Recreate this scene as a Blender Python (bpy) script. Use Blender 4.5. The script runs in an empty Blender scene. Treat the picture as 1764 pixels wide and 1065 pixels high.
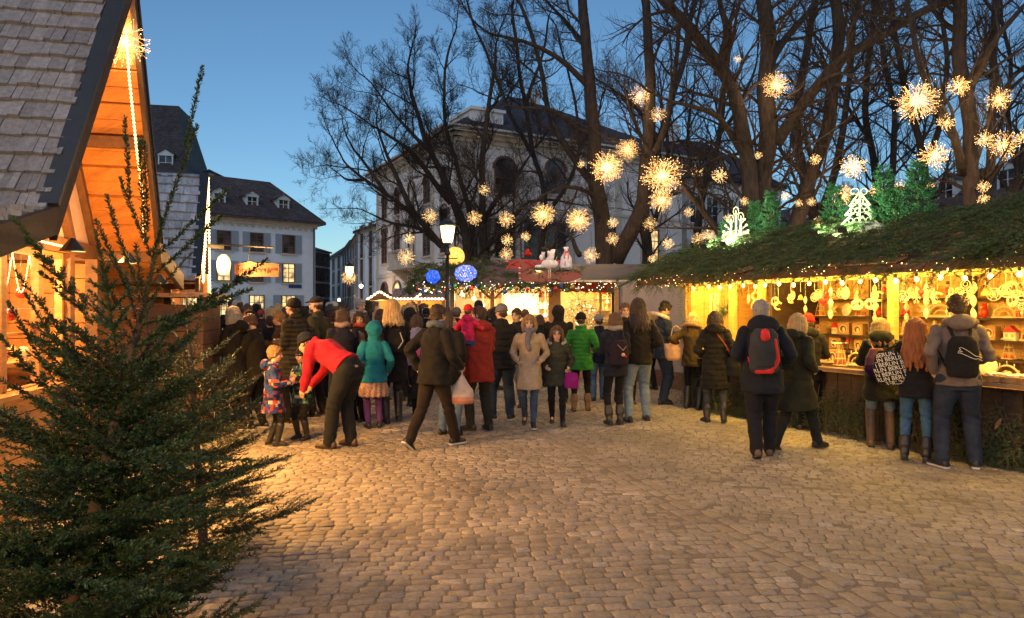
import bpy, bmesh, math, random
import numpy as np
from mathutils import Vector, Matrix, noise, Quaternion
from mathutils.bvhtree import BVHTree
PI = math.pi
rnd = random.Random(7)
S = bpy.context.scene
COL = S.collection
CH = 1.65; F = 1176.0; HZ = 532.0; CX = 882.0
def P(px, py, Y): return Vector(((px - CX) / F * Y, Y, CH - (py - HZ) / F * Y))
def G(px, py):
    Y = CH * F / (py - HZ); return Vector(((px - CX) / F * Y, Y, 0))
def V(*a): return Vector(a)

# ---------- objects ----------
def tag(o, label=None, cat=None, group=None, kind=None):
    if label: o['label'] = label
    if cat: o['category'] = cat
    if group: o['group'] = group
    if kind: o['kind'] = kind
    return o
def thing(name, label, cat, loc=(0, 0, 0), rz=0, group=None, kind=None):
    o = bpy.data.objects.new(name, None); COL.objects.link(o)
    o.empty_display_size = .1
    o.location = loc; o.rotation_euler = (0, 0, rz)
    return tag(o, label, cat, group, kind)
def link_mesh(name, me, parent=None):
    o = bpy.data.objects.new(name, me); COL.objects.link(o)
    if parent: o.parent = parent
    return o
def kids(o): return [c for c in COL.objects if c.parent == o]
def copy_tree(o, kd, parent=None):
    c = o.copy(); COL.objects.link(c)
    if parent: c.parent = parent
    for ch in kd.get(o.name, []): copy_tree(ch, kd, c)
    return c
def kid_map(root):
    kd = {}
    def rec(o):
        ks = kids(o); kd[o.name] = ks
        for k in ks: rec(k)
    rec(root); return kd

class MB:
    def __init__(s): s.v = []; s.f = []; s.mi = []; s.m = 0; s.sm = []; s.smooth = False
    def add(s, vs, fs):
        b = len(s.v); s.v.extend([tuple(x) for x in vs])
        for f in fs:
            s.f.append([i + b for i in f]); s.mi.append(s.m); s.sm.append(s.smooth)
        return s
    def box(s, c, d, R=None):
        hx, hy, hz = d[0] / 2, d[1] / 2, d[2] / 2
        vs = [Vector((x, y, z)) for x in (-hx, hx) for y in (-hy, hy) for z in (-hz, hz)]
        c = Vector(c)
        if R is not None: vs = [R @ v + c for v in vs]
        else: vs = [v + c for v in vs]
        return s.add(vs, [(0, 1, 3, 2), (4, 6, 7, 5), (0, 4, 5, 1), (2, 3, 7, 6), (0, 2, 6, 4), (1, 5, 7, 3)])
    def beam(s, a, b, w, h, up=V(0, 0, 1), taper=1):
        a = Vector(a); b = Vector(b); d = (b - a).normalized()
        x = d.cross(up)
        if x.length < 1e-4: x = d.cross(V(1, 0, 0))
        x.normalize(); z = x.cross(d)
        vs = []
        for p, k in ((a, 1), (b, taper)):
            for sx, sz in ((-1, -1), (1, -1), (1, 1), (-1, 1)): vs.append(p + x * sx * w / 2 * k + z * sz * h / 2 * k)
        return s.add(vs, [(3, 2, 1, 0), (4, 5, 6, 7), (0, 1, 5, 4), (1, 2, 6, 5), (2, 3, 7, 6), (3, 0, 4, 7)])
    def slab(s, pts, th):
        # planar polygon extruded by vector th
        pts = [Vector(p) for p in pts]; th = Vector(th); n = len(pts)
        vs = pts + [p + th for p in pts]
        fs = [tuple(range(n - 1, -1, -1)), tuple(range(n, 2 * n))]
        for i in range(n): j = (i + 1) % n; fs.append((i, j, j + n, i + n))
        return s.add(vs, fs)
    def tube(s, pts, rad, n=6, cap=True):
        pts = [Vector(p) for p in pts]; m = len(pts)
        if not hasattr(rad, '__len__'): rad = [rad] * m
        t = (pts[1] - pts[0]).normalized()
        u = t.cross(V(0, 0, 1))
        if u.length < .05: u = t.cross(V(1, 0, 0))
        u.normalize(); vs = []
        for i in range(m):
            if i == 0: t = pts[1] - pts[0]
            elif i == m - 1: t = pts[-1] - pts[-2]
            else: t = pts[i + 1] - pts[i - 1]
            t = t.normalized() if t.length > 1e-9 else V(0, 0, 1)
            u = u - t * u.dot(t)
            u = u.normalized() if u.length > 1e-6 else t.orthogonal().normalized()
            w = t.cross(u)
            for k in range(n):
                a = 2 * PI * k / n
                vs.append(pts[i] + (u * math.cos(a) + w * math.sin(a)) * rad[i])
        fs = []
        for i in range(m - 1):
            for k in range(n):
                k2 = (k + 1) % n
                fs.append((i * n + k, i * n + k2, (i + 1) * n + k2, (i + 1) * n + k))
        if cap and n > 2: fs.append(tuple(range(n - 1, -1, -1))); fs.append(tuple((m - 1) * n + k for k in range(n)))
        return s.add(vs, fs)
    def lathe(s, c, prof, n=16, ax=None, sx=1, sy=1):
        # prof: list of (r,z)
        c = Vector(c); vs = []
        for r, z in prof:
            for k in range(n):
                a = 2 * PI * k / n
                p = Vector((r * math.cos(a) * sx, r * math.sin(a) * sy, z))
                vs.append((ax @ p if ax is not None else p) + c)
        m = len(prof); fs = []
        for i in range(m - 1):
            for k in range(n):
                k2 = (k + 1) % n; fs.append((i * n + k, i * n + k2, (i + 1) * n + k2, (i + 1) * n + k))
        fs.append(tuple(range(n - 1, -1, -1))); fs.append(tuple((m - 1) * n + k for k in range(n)))
        return s.add(vs, fs)
    def ell(s, c, r, R=None, n=12, m=8):
        if not hasattr(r, '__len__'): r = (r, r, r)
        c = Vector(c); vs = [V(0, 0, -1)]
        for i in range(1, m):
            ph = -PI / 2 + PI * i / m
            for k in range(n):
                a = 2 * PI * k / n; vs.append(V(math.cos(ph) * math.cos(a), math.cos(ph) * math.sin(a), math.sin(ph)))
        vs.append(V(0, 0, 1)); L = len(vs) - 1
        out = []
        for v in vs:
            p = V(v.x * r[0], v.y * r[1], v.z * r[2])
            out.append((R @ p if R is not None else p) + c)
        fs = []
        for k in range(n):
            k2 = (k + 1) % n
            fs.append((0, 1 + k2, 1 + k))
            for i in range(m - 2): fs.append((1 + i * n + k, 1 + i * n + k2, 1 + (i + 1) * n + k2, 1 + (i + 1) * n + k))
            fs.append((1 + (m - 2) * n + k, 1 + (m - 2) * n + k2, L))
        return s.add(out, fs)
    def torus(s, c, R_, r, ax=None, n=24, m=6, a0=0, a1=2 * PI):
        c = Vector(c); full = abs(a1 - a0 - 2 * PI) < 1e-6; vs = []; N = n if full else n + 1
        for i in range(N):
            a = a0 + (a1 - a0) * i / n
            for k in range(m):
                b = 2 * PI * k / m
                p = V((R_ + r * math.cos(b)) * math.cos(a), (R_ + r * math.cos(b)) * math.sin(a), r * math.sin(b))
                vs.append((ax @ p if ax is not None else p) + c)
        fs = []
        for i in range(n):
            j = (i + 1) % N
            if not full and i == n: break
            for k in range(m):
                k2 = (k + 1) % m; fs.append((i * m + k, j * m + k, j * m + k2, i * m + k2))
        return s.add(vs, fs)
    def mesh(s, name, mats, smooth=False, autos=None):
        me = bpy.data.meshes.new(name); me.from_pydata(s.v, [], s.f)
        if not isinstance(mats, (list, tuple)): mats = [mats]
        for m in mats: me.materials.append(m)
        me.polygons.foreach_set('material_index', s.mi)
        if smooth: me.polygons.foreach_set('use_smooth', [True] * len(s.f))
        elif any(s.sm): me.polygons.foreach_set('use_smooth', s.sm)
        me.update(); return me
    def build(s, name, mats, parent=None, smooth=False, bevel=0):
        me = s.mesh(name, mats, smooth)
        if bevel:
            bm = bmesh.new(); bm.from_mesh(me)
            bmesh.ops.bevel(bm, geom=bm.edges[:], offset=bevel, segments=1, affect='EDGES', clamp_overlap=True)
            bm.to_mesh(me); bm.free()
        return link_mesh(name, me, parent)
def np_mesh(name, verts, faces, mats, smooth=False, mi=None, vcol=None):
    # faces: (n,k) int array, all same arity
    me = bpy.data.meshes.new(name); n, k = faces.shape
    me.vertices.add(len(verts)); me.vertices.foreach_set('co', np.asarray(verts, 'f').ravel())
    me.loops.add(n * k); me.loops.foreach_set('vertex_index', faces.astype('i').ravel())
    me.polygons.add(n); me.polygons.foreach_set('loop_start', np.arange(0, n * k, k, dtype='i'))
    if not isinstance(mats, (list, tuple)): mats = [mats]
    for m in mats: me.materials.append(m)
    if mi is not None: me.polygons.foreach_set('material_index', mi.astype('i'))
    me.polygons.foreach_set('use_smooth', np.full(n, smooth))
    me.update(calc_edges=True)
    if vcol is not None:
        a = me.attributes.new('rv', 'FLOAT', 'POINT'); a.data.foreach_set('value', vcol.astype('f'))
    me.validate()
    return me

# ---------- materials ----------
_M = {}
def srgb(h):
    if isinstance(h, str):
        h = h.lstrip('#'); h = [int(h[i:i + 2], 16) / 255 for i in (0, 2, 4)]
        return tuple(x / 12.92 if x < .04045 else ((x + .055) / 1.055) ** 2.4 for x in h)
    return tuple(h)
class NT:
    def __init__(s, name):
        s.m = bpy.data.materials.new(name); s.m.use_nodes = True
        s.t = s.m.node_tree; s.t.nodes.clear()
        s.out = s.n('ShaderNodeOutputMaterial')
    def n(s, typ, **k):
        x = s.t.nodes.new(typ)
        for a, b in k.items():
            if a.startswith('i_'):
                key = a[2:].replace('_', ' ')
                x.inputs[key].default_value = b
            else: setattr(x, a, b)
        return x
    def l(s, a, b): s.t.links.new(a, b)
    def surf(s, x): s.l(x, s.out.inputs['Surface'])
def c4(c): c = srgb(c); return (c[0], c[1], c[2], 1)
def mul(c, k): c = srgb(c); return tuple(min(1, x * k) for x in c)
def mat(name, col, rough=.7, var=.25, scale=8, bump=.2, bscale=None, stretch=None, metal=0, coord='Object', tint=None, sheen=0, spec=.5, bdist=.01, detail=4, clear=0):
    """generic procedural surface: base colour broken up by two noises, bump from a finer noise"""
    key = name
    if key in _M: return _M[key]
    t = NT(name); col = srgb(col)
    tc = t.n('ShaderNodeTexCoord'); mp = t.n('ShaderNodeMapping'); t.l(tc.outputs[coord], mp.inputs[0])
    if stretch: mp.inputs['Scale'].default_value = stretch
    n1 = t.n('ShaderNodeTexNoise', i_Scale=scale, i_Detail=detail, i_Roughness=.6); t.l(mp.outputs[0], n1.inputs[0])
    n2 = t.n('ShaderNodeTexNoise', i_Scale=scale * 5.3, i_Detail=3); t.l(mp.outputs[0], n2.inputs[0])
    mx = t.n('ShaderNodeMath', operation='MULTIPLY_ADD'); t.l(n2.outputs[0], mx.inputs[0]); mx.inputs[1].default_value = .45; t.l(n1.outputs[0], mx.inputs[2])
    cr = t.n('ShaderNodeValToRGB'); t.l(mx.outputs[0], cr.inputs[0])
    lo = [x * (1 - var) for x in col]; hi = [min(1, x * (1 + var)) for x in (srgb(tint) if tint else col)]
    cr.color_ramp.elements[0].position = .42; cr.color_ramp.elements[0].color = (*lo, 1)
    cr.color_ramp.elements[1].position = .98; cr.color_ramp.elements[1].color = (*hi, 1)
    b = t.n('ShaderNodeBsdfPrincipled', i_Roughness=rough, i_Metallic=metal)
    b.inputs['Specular IOR Level'].default_value = spec
    if sheen: b.inputs['Sheen Weight'].default_value = sheen
    if clear: b.inputs['Coat Weight'].default_value = clear
    t.l(cr.outputs[0], b.inputs['Base Color'])
    if bump:
        n3 = t.n('ShaderNodeTexNoise', i_Scale=bscale or scale * 6, i_Detail=5, i_Roughness=.65); t.l(mp.outputs[0], n3.inputs[0])
        bp = t.n('ShaderNodeBump', i_Strength=bump, i_Distance=bdist); t.l(n3.outputs[0], bp.inputs['Height']); t.l(bp.outputs[0], b.inputs['Normal'])
    t.surf(b.outputs[0]); _M[key] = t.m; return t.m
def emis(name, col, st, sample=False, base=None):
    if name in _M: return _M[name]
    t = NT(name); b = t.n('ShaderNodeBsdfPrincipled', i_Roughness=.4)
    b.inputs['Base Color'].default_value = c4(base or col)
    b.inputs['Emission Color'].default_value = c4(col); b.inputs['Emission Strength'].default_value = st
    t.surf(b.outputs[0])
    try: t.m.cycles.emission_sampling = 'AUTO' if sample else 'NONE'
    except Exception: pass
    _M[name] = t.m; return t.m
def fabric(name, col, rough=.85, scale=9, var=.3, bump=.35):
    return mat('fabric_' + name, col, rough, var, scale, bump, bscale=40, bdist=.012, sheen=.03, spec=.2)
def wood(name, col, stretch=(1, 1, 8), scale=5, rough=.65, var=.35, bump=.3):
    return mat('wood_' + name, col, rough, var, scale, bump, bscale=scale * 4, stretch=stretch)
def plight(name, loc, e, col, r=.05, parent=None, spot=None, dirn=None, blend=.5):
    d = bpy.data.lights.new(name, 'SPOT' if spot else 'POINT'); d.energy = e; d.color = srgb(col); d.shadow_soft_size = r
    if spot: d.spot_size = spot; d.spot_blend = blend
    o = bpy.data.objects.new(name, d); COL.objects.link(o); o.location = loc
    if dirn is not None: o.rotation_mode = 'QUATERNION'; o.rotation_quaternion = Vector(dirn).to_track_quat('-Z', 'Y')
    if parent: o.parent = parent
    return o
def set_spot(o, d): o.rotation_mode = 'QUATERNION'; o.rotation_quaternion = Vector(d).to_track_quat('-Z', 'Y')
def Rz(a): return Matrix.Rotation(a, 3, 'Z')
def frame3(x, y, z): return Matrix((x, y, z)).transposed()
def text_mesh(txt, size, depth=.003):
    cu = bpy.data.curves.new('t', 'FONT'); cu.body = txt; cu.size = size; cu.extrude = depth; cu.align_x = 'CENTER'; cu.align_y = 'CENTER'
    ob = bpy.data.objects.new('t', cu); COL.objects.link(ob)
    dg = bpy.context.evaluated_depsgraph_get(); me = bpy.data.meshes.new_from_object(ob.evaluated_get(dg))
    COL.objects.unlink(ob); bpy.data.objects.remove(ob)
    return me
WARM = (1, .52, .16); GOLD = (1, .62, .10); TUNG = (1, .7, .38)
# ---------- camera, render ----------
cam = bpy.data.cameras.new('camera'); camo = bpy.data.objects.new('camera', cam); COL.objects.link(camo)
camo.location = (0, 0, CH); camo.rotation_euler = (math.radians(90), 0, 0)
cam.sensor_width = 36; cam.lens = 36 * F / 1764; cam.clip_end = 2000; cam.clip_start = .05
cam.shift_y = (HZ - 532.5) / 1764
S.camera = camo
S.view_settings.view_transform = 'Standard'; S.view_settings.look = 'None'; S.view_settings.exposure = .5; S.view_settings.gamma = 1
S.cycles.use_denoising = True; S.cycles.denoiser = 'OPENIMAGEDENOISE'
S.cycles.max_bounces = 6; S.cycles.diffuse_bounces = 3; S.cycles.glossy_bounces = 2; S.cycles.transparent_max_bounces = 8
S.cycles.sample_clamp_indirect = 4; S.cycles.sample_clamp_direct = 0; S.cycles.use_light_tree = True
S.cycles.use_adaptive_sampling = True; S.cycles.adaptive_threshold = .02
# ---------- world: dusk sky ----------
SUN_EL = math.radians(6.5); SUN_ROT = math.radians(180)
w = bpy.data.worlds.new('World'); S.world = w; w.use_nodes = True; nt = w.node_tree; nt.nodes.clear()
sk = nt.nodes.new('ShaderNodeTexSky'); sk.sky_type = 'NISHITA'; sk.sun_disc = False
sk.sun_elevation = SUN_EL; sk.sun_rotation = SUN_ROT; sk.air_density = 1.0; sk.dust_density = 0; sk.ozone_density = 3.2; sk.altitude = 250
bg = nt.nodes.new('ShaderNodeBackground'); bg.inputs[1].default_value = SKY_STR = .13
wo = nt.nodes.new('ShaderNodeOutputWorld')
nt.links.new(sk.outputs[0], bg.inputs[0]); nt.links.new(bg.outputs[0], wo.inputs[0])
# very soft fill lamp added to lift the ambient level, standing in for afterglow
sd = bpy.data.lights.new('sun', 'SUN'); sd.energy = .5; sd.angle = math.radians(60); sd.color = (.9, .88, 1)
so = bpy.data.objects.new('sun', sd); COL.objects.link(so); so.rotation_euler = (math.radians(50), 0, math.radians(-25))

# ---------- ground ----------
def hgt(x, y):
    return .010 * math.sin(x * 1.3 + y * .4) + .008 * math.sin(y * 1.9 - x * .7) + .006 * math.sin(x * 3.1 + 1.3 * y)
def build_ground():
    rg = np.random.RandomState(3)
    ga = np.array([.51, 8.9]); gd = np.array([1.49, -5.08]); gd /= np.linalg.norm(gd); gn = np.array([-gd[1], gd[0]])  # gutter line, normal to the right
    if gn[0] < 0: gn = -gn
    C = []; W = []; H = []; A = []; Z = []; R = []
    def put(x, y, w_, h_, ang, z=0, r=None):
        C.append((x, y)); W.append(w_); H.append(h_); A.append(ang); Z.append(z); R.append(rg.rand() if r is None else r)
    # left field: courses roughly across the view, gently bowed
    row = 0; y = 2.6
    ang0 = math.radians(4)
    def side(x, y): return (x - ga[0]) * gn[0] + (y - ga[1]) * gn[1]
    while y < 19:
        rh = .084 * (1 + .1 * math.sin(row * 1.7)) + rg.uniform(-.008, .008)
        x = -9.5 - rg.rand() * .2
        while x < 8:
            ww = rg.uniform(.085, .17)
            yy = y + .10 * math.sin(x * .55 + .3) + math.tan(ang0) * x + .03 * math.sin(x * 2.1 + y)
            s_ = side(x + ww / 2, yy)
            if s_ < -.17 and abs(x) < 1.0 * yy + 2: put(x + ww / 2, yy, ww, rh, ang0 + .055 * math.cos(x * .55 + .3), 0)
            x += ww
        y += rh; row += 1
    # gutter: three long courses, laid lower
    t = -11.0
    for k in range(3):
        t = -11.0 + rg.rand() * .2
        while t < 6.2:
            ww = rg.uniform(.15, .24)
            p = ga + gd * (t + ww / 2) + gn * (-.115 + .115 * k)
            put(p[0], p[1], ww, .115, math.atan2(gd[1], gd[0]), -.001 if k == 1 else .0005, rg.rand() * .45)
            t += ww
    # right field: courses run off the gutter at an angle, fan-like
    ang = math.atan2(gd[1], gd[0]) + math.radians(62)
    d = np.array([math.cos(ang), math.sin(ang)]); e = np.array([-d[1], d[0]])
    v = -13.0
    while v < 13:
        rh = .090 + rg.uniform(-.01, .01)
        u = -14 - rg.rand() * .2
        while u < 14:
            ww = rg.uniform(.085, .155)
            bow = .28 * math.sin(u * .42 + .8) + .02 * math.sin(u * 3)
            p = ga + d * (u + ww / 2) + e * (v + bow)
            s_ = side(p[0], p[1])
            if s_ > .17 and 2.4 < p[1] < 19 and -2 < p[0] < 1.0 * p[1] + 2.2: put(p[0], p[1], ww, rh, ang + .12 * math.cos(u * .42 + .8), 0)
            u += ww
        v += rh
    C = np.array(C); W = np.array(W); H = np.array(H); A = np.array(A); Z = np.array(Z); R = np.array(R); n = len(C)
    K = 10; th = np.linspace(0, 2 * PI, K, endpoint=False) + PI / K
    ct, st = np.cos(th), np.sin(th)
    pw = .34
    ux = np.sign(ct) * np.abs(ct) ** pw; uy = np.sign(st) * np.abs(st) ** pw
    jw = 1 + rg.uniform(-.12, .12, (n, K)); 
    gap = .0035
    rings = [(1.0, -.014), (.98, -.0015), (.88, .0018)]
    dome = rg.uniform(.6, 1.4, n); tilt = rg.uniform(-.035, .035, (n, 2)); zoff = rg.uniform(-.0035, .0035, n) - .005 * (rg.rand(n) < .06) + Z
    V_ = np.zeros((n, 3 * K + 1, 3), 'f')
    ca, sa = np.cos(A), np.sin(A)
    gh = np.array([hgt(c[0], c[1]) for c in C])
    for ri, (sc, z) in enumerate(rings):
        lx = ux[None, :] * (W[:, None] / 2 - gap) * sc * jw; ly = uy[None, :] * (H[:, None] / 2 - gap) * sc * jw
        V_[:, ri * K:(ri + 1) * K, 0] = C[:, 0:1] + lx * ca[:, None] - ly * sa[:, None]
        V_[:, ri * K:(ri + 1) * K, 1] = C[:, 1:2] + lx * sa[:, None] + ly * ca[:, None]
        V_[:, ri * K:(ri + 1) * K, 2] = z * dome[:, None] + (zoff + gh)[:, None] + (lx * tilt[:, 0:1] + ly * tilt[:, 1:2]) * (0 if ri == 0 else 1)
    V_[:, 3 * K, 0] = C[:, 0]; V_[:, 3 * K, 1] = C[:, 1]; V_[:, 3 * K, 2] =   .0022 * dome + zoff + gh
    b = np.arange(K); b2 = (b + 1) % K
    fq = []
    for ri in range(2): fq.append(np.stack([ri * K + b, ri * K + b2, (ri + 1) * K + b2, (ri + 1) * K + b], 1))
    fq.append(np.stack([2 * K + b, 2 * K + b2, np.full(K, 3 * K), np.full(K, 3 * K)], 1))
    # triangles as separate arity: use degenerate-free approach: pair triangles into quads
    tri = np.stack([2 * K + np.arange(0, K, 2), 2 * K + np.arange(1, K + 1, 2) % K, 2 * K + np.arange(2, K + 2, 2) % K, np.full(K // 2, 3 * K)], 1)
    fq[-1] = tri
    fq = np.concatenate(fq); nf = len(fq)
    F_ = (fq[None] + (np.arange(n) * (3 * K + 1))[:, None, None]).reshape(-1, 4)
    rv = np.repeat(R, 3 * K + 1)
    # base sheet reaching the horizon: fine grid near, coarse far
    gx = np.concatenate([[-900, -200, -60, -25], np.arange(-16, 16.01, .5), [25, 60, 200, 900]])
    gy = np.concatenate([[-300, -60, -15], np.arange(-6, 22.01, .5), [30, 45, 80, 160, 400, 1500]])
    X, Y = np.meshgrid(gx, gy); 
    Zg = .010 * np.sin(X * 1.3 + Y * .4) + .008 * np.sin(Y * 1.9 - X * .7) + .006 * np.sin(X * 3.1 + 1.3 * Y)
    near = (np.abs(X) < 16.1) & (Y > -6.1) & (Y < 22.1)
    Zg = np.where(near, Zg - .0042, -.012)
    gv = np.stack([X, Y, Zg], -1).reshape(-1, 3); nx = len(gx); ny = len(gy)
    idx = np.arange(nx * ny).reshape(ny, nx)
    gf = np.stack([idx[:-1, :-1], idx[:-1, 1:], idx[1:, 1:], idx[1:, :-1]], -1).reshape(-1, 4)
    nv = V_.reshape(-1, 3)
    allv = np.concatenate([nv, gv]); allf = np.concatenate([F_, gf + len(nv)])
    mi = np.concatenate([np.zeros(len(F_)), np.ones(len(gf))])
    vc = np.concatenate([rv, np.full(len(gv), .5)])
    # stone material
    t = NT('sett_stone'); at = t.n('ShaderNodeAttribute', attribute_name='rv')
    cr = t.n('ShaderNodeValToRGB'); e = cr.color_ramp.elements
    e[0].position = 0; e[0].color = (.27, .22, .155, 1); e[1].position = 1; e[1].color = (.48, .40, .29, 1)
    for p_, c_ in ((.3, (.31, .26, .195)), (.6, (.36, .30, .215)), (.85, (.40, .335, .245)), (.97, (.33, .28, .24)), (.985, (.48, .42, .36))):
        x = e.new(p_); x.color = (*c_, 1)
    t.l(at.outputs['Fac'], cr.inputs[0])
    tc = t.n('ShaderNodeTexCoord')
    n1 = t.n('ShaderNodeTexNoise', i_Scale=.9, i_Detail=6, i_Roughness=.6); n2 = t.n('ShaderNodeTexNoise', i_Scale=38, i_Detail=5, i_Roughness=.7)
    t.l(tc.outputs['Object'], n1.inputs[0]); t.l(tc.outputs['Object'], n2.inputs[0])
    r1 = t.n('ShaderNodeMapRange', i_From_Min=.3, i_From_Max=.7, i_To_Min=.5, i_To_Max=1.2); t.l(n1.outputs[0], r1.inputs[0])
    r2 = t.n('ShaderNodeMapRange', i_From_Min=.3, i_From_Max=.72, i_To_Min=.6, i_To_Max=1.3); t.l(n2.outputs[0], r2.inputs[0])
    mm = t.n('ShaderNodeMath', operation='MULTIPLY'); t.l(r1.outputs[0], mm.inputs[0]); t.l(r2.outputs[0], mm.inputs[1])
    vm = t.n('ShaderNodeVectorMath', operation='SCALE'); t.l(cr.outputs[0], vm.inputs[0]); t.l(mm.outputs[0], vm.inputs['Scale'])
    # sand and grit drifting over the stones in patches
    n4 = t.n('ShaderNodeTexNoise', i_Scale=3.2, i_Detail=8, i_Roughness=.75); t.l(tc.outputs['Object'], n4.inputs[0])
    r4 = t.n('ShaderNodeMapRange', i_From_Min=.47, i_From_Max=.68, i_To_Min=0, i_To_Max=.75); t.l(n4.outputs[0], r4.inputs[0])
    mxc = t.n('ShaderNodeMix', data_type='RGBA'); t.l(r4.outputs[0], mxc.inputs['Factor']); t.l(vm.outputs[0], mxc.inputs[6]); mxc.inputs[7].default_value = (.27, .225, .185, 1)
    b_ = t.n('ShaderNodeBsdfPrincipled', i_Roughness=.62); t.l(mxc.outputs[2], b_.inputs['Base Color'])
    rr = t.n('ShaderNodeMapRange', i_From_Min=.3, i_From_Max=.7, i_To_Min=.5, i_To_Max=.8); t.l(n1.outputs[0], rr.inputs[0]); t.l(rr.outputs[0], b_.inputs['Roughness'])
    bp = t.n('ShaderNodeBump', i_Strength=.9, i_Distance=.008); t.l(n2.outputs[0], bp.inputs['Height']); t.l(bp.outputs[0], b_.inputs['Normal'])
    t.surf(b_.outputs[0]); stone = t.m
    # joint sand / far paving
    t = NT('joint_sand_and_far_setts'); tc = t.n('ShaderNodeTexCoord')
    br = t.n('ShaderNodeTexBrick', i_Scale=1.0); br.offset = .5
    br.inputs['Brick Width'].default_value = .17; br.inputs['Row Height'].default_value = .12; br.inputs['Mortar Size'].default_value = .008
    br.inputs['Color1'].default_value = (.23, .195, .17, 1); br.inputs['Color2'].default_value = (.3, .255, .215, 1); br.inputs['Mortar'].default_value = (.12, .10, .085, 1)
    t.l(tc.outputs['Object'], br.inputs[0])
    sx = t.n('ShaderNodeSeparateXYZ'); t.l(tc.outputs['Object'], sx.inputs[0])
    far = t.n('ShaderNodeMath', operation='GREATER_THAN'); far.inputs[1].default_value = 18.5; t.l(sx.outputs[1], far.inputs[0])
    n5 = t.n('ShaderNodeTexNoise', i_Scale=60, i_Detail=4); t.l(tc.outputs['Object'], n5.inputs[0])
    cs = t.n('ShaderNodeValToRGB'); cs.color_ramp.elements[0].position = .3; cs.color_ramp.elements[0].color = (.11, .09, .065, 1); cs.color_ramp.elements[1].position = .75; cs.color_ramp.elements[1].color = (.25, .205, .16, 1); t.l(n5.outputs[0], cs.inputs[0])
    mx = t.n('ShaderNodeMix', data_type='RGBA'); t.l(far.outputs[0], mx.inputs['Factor']); t.l(cs.outputs[0], mx.inputs[6]); t.l(br.outputs[0], mx.inputs[7])
    b_ = t.n('ShaderNodeBsdfPrincipled', i_Roughness=.9); t.l(mx.outputs[2], b_.inputs['Base Color']); t.surf(b_.outputs[0])
    me = np_mesh('ground', allv, allf, [stone, t.m], False, mi, vc)
    sm = np.zeros(len(me.polygons), bool); sm[:] = True
    me.polygons.foreach_set('use_smooth', sm)
    o = link_mesh('ground', me); tag(o, 'square paved with worn cobblestone setts and a shallow gutter course', None, None, 'structure')
    print('stones', n)
build_ground()
# ---------- buildings ----------
def tile_mat(name, col, sc=1.0, var=.35):
    if name in _M: return _M[name]
    t = NT(name); tc = t.n('ShaderNodeTexCoord'); br = t.n('ShaderNodeTexBrick', i_Scale=sc); br.offset = .5
    col = srgb(col)
    br.inputs['Brick Width'].default_value = .22; br.inputs['Row Height'].default_value = .2; br.inputs['Mortar Size'].default_value = .018
    br.inputs['Color1'].default_value = (*[x * (1 - var) for x in col], 1); br.inputs['Color2'].default_value = (*[x * (1 + var) for x in col], 1)
    br.inputs['Mortar'].default_value = (*[x * .35 for x in col], 1)
    t.l(tc.outputs['UV'], br.inputs[0])
    n = t.n('ShaderNodeTexNoise', i_Scale=.8, i_Detail=7, i_Roughness=.7); t.l(tc.outputs['Object'], n.inputs[0])
    mr = t.n('ShaderNodeMapRange', i_From_Min=.3, i_From_Max=.7, i_To_Min=.6, i_To_Max=1.4); t.l(n.outputs[0], mr.inputs[0])
    vm = t.n('ShaderNodeVectorMath', operation='SCALE'); t.l(br.outputs[0], vm.inputs[0]); t.l(mr.outputs[0], vm.inputs['Scale'])
    b = t.n('ShaderNodeBsdfPrincipled', i_Roughness=.75); t.l(vm.outputs[0], b.inputs['Base Color'])
    bp = t.n('ShaderNodeBump', i_Strength=.8, i_Distance=.04); t.l(br.outputs['Fac'], bp.inputs['Height']); bp.invert = True; t.l(bp.outputs[0], b.inputs['Normal'])
    t.surf(b.outputs[0]); _M[name] = t.m; return t.m
M_plw = mat('plaster_white', (.80, .79, .78), .9, .13, .6, .15, bscale=25)
M_plc = mat('plaster_cream', (.80, .68, .60), .9, .13, .5, .2, bscale=20, tint=(.84, .72, .63))
M_pls = mat('sandstone_trim', (.60, .49, .39), .85, .2, 3, .25)
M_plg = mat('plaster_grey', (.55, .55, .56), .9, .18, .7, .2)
M_roofbrown = tile_mat('roof_tiles_brown', (.115, .066, .052)); M_roofdark = tile_mat('roof_tiles_dark', (.062, .043, .042))
M_shut = mat('shutter_paint', (.34, .37, .40), .6, .1, 6, .3, bscale=30, stretch=(1, 1, 12))
M_shutd = mat('shutter_dark', (.07, .085, .09), .6, .2, 6, .3)
M_frame = mat('window_frame_brown', (.16, .075, .04), .55, .25, 12, .15)
M_framew = mat('window_frame_white', (.6, .6, .58), .5, .1, 12, .1)
def glass_mat(name, col, rough=.08):
    if name in _M: return _M[name]
    t = NT(name); b = t.n('ShaderNodeBsdfPrincipled', i_Roughness=rough); b.inputs['Base Color'].default_value = (*col, 1)
    tc = t.n('ShaderNodeTexCoord'); n = t.n('ShaderNodeTexNoise', i_Scale=1.3, i_Detail=2); t.l(tc.outputs['Object'], n.inputs[0])
    cr = t.n('ShaderNodeValToRGB'); cr.color_ramp.elements[0].position = .4; cr.color_ramp.elements[1].position = .62
    cr.color_ramp.elements[0].color = (*[x * .4 for x in col], 1); cr.color_ramp.elements[1].color = (*[min(1, x * 2.2) for x in col], 1)
    t.l(n.outputs[0], cr.inputs[0]); t.l(cr.outputs[0], b.inputs['Base Color'])
    bp = t.n('ShaderNodeBump', i_Strength=.15, i_Distance=.05); t.l(n.outputs[0], bp.inputs['Height']); t.l(bp.outputs[0], b.inputs['Normal'])
    t.surf(b.outputs[0]); _M[name] = t.m; return t.m
M_glass = glass_mat('pane_dark', (.06, .042, .035))
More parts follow.
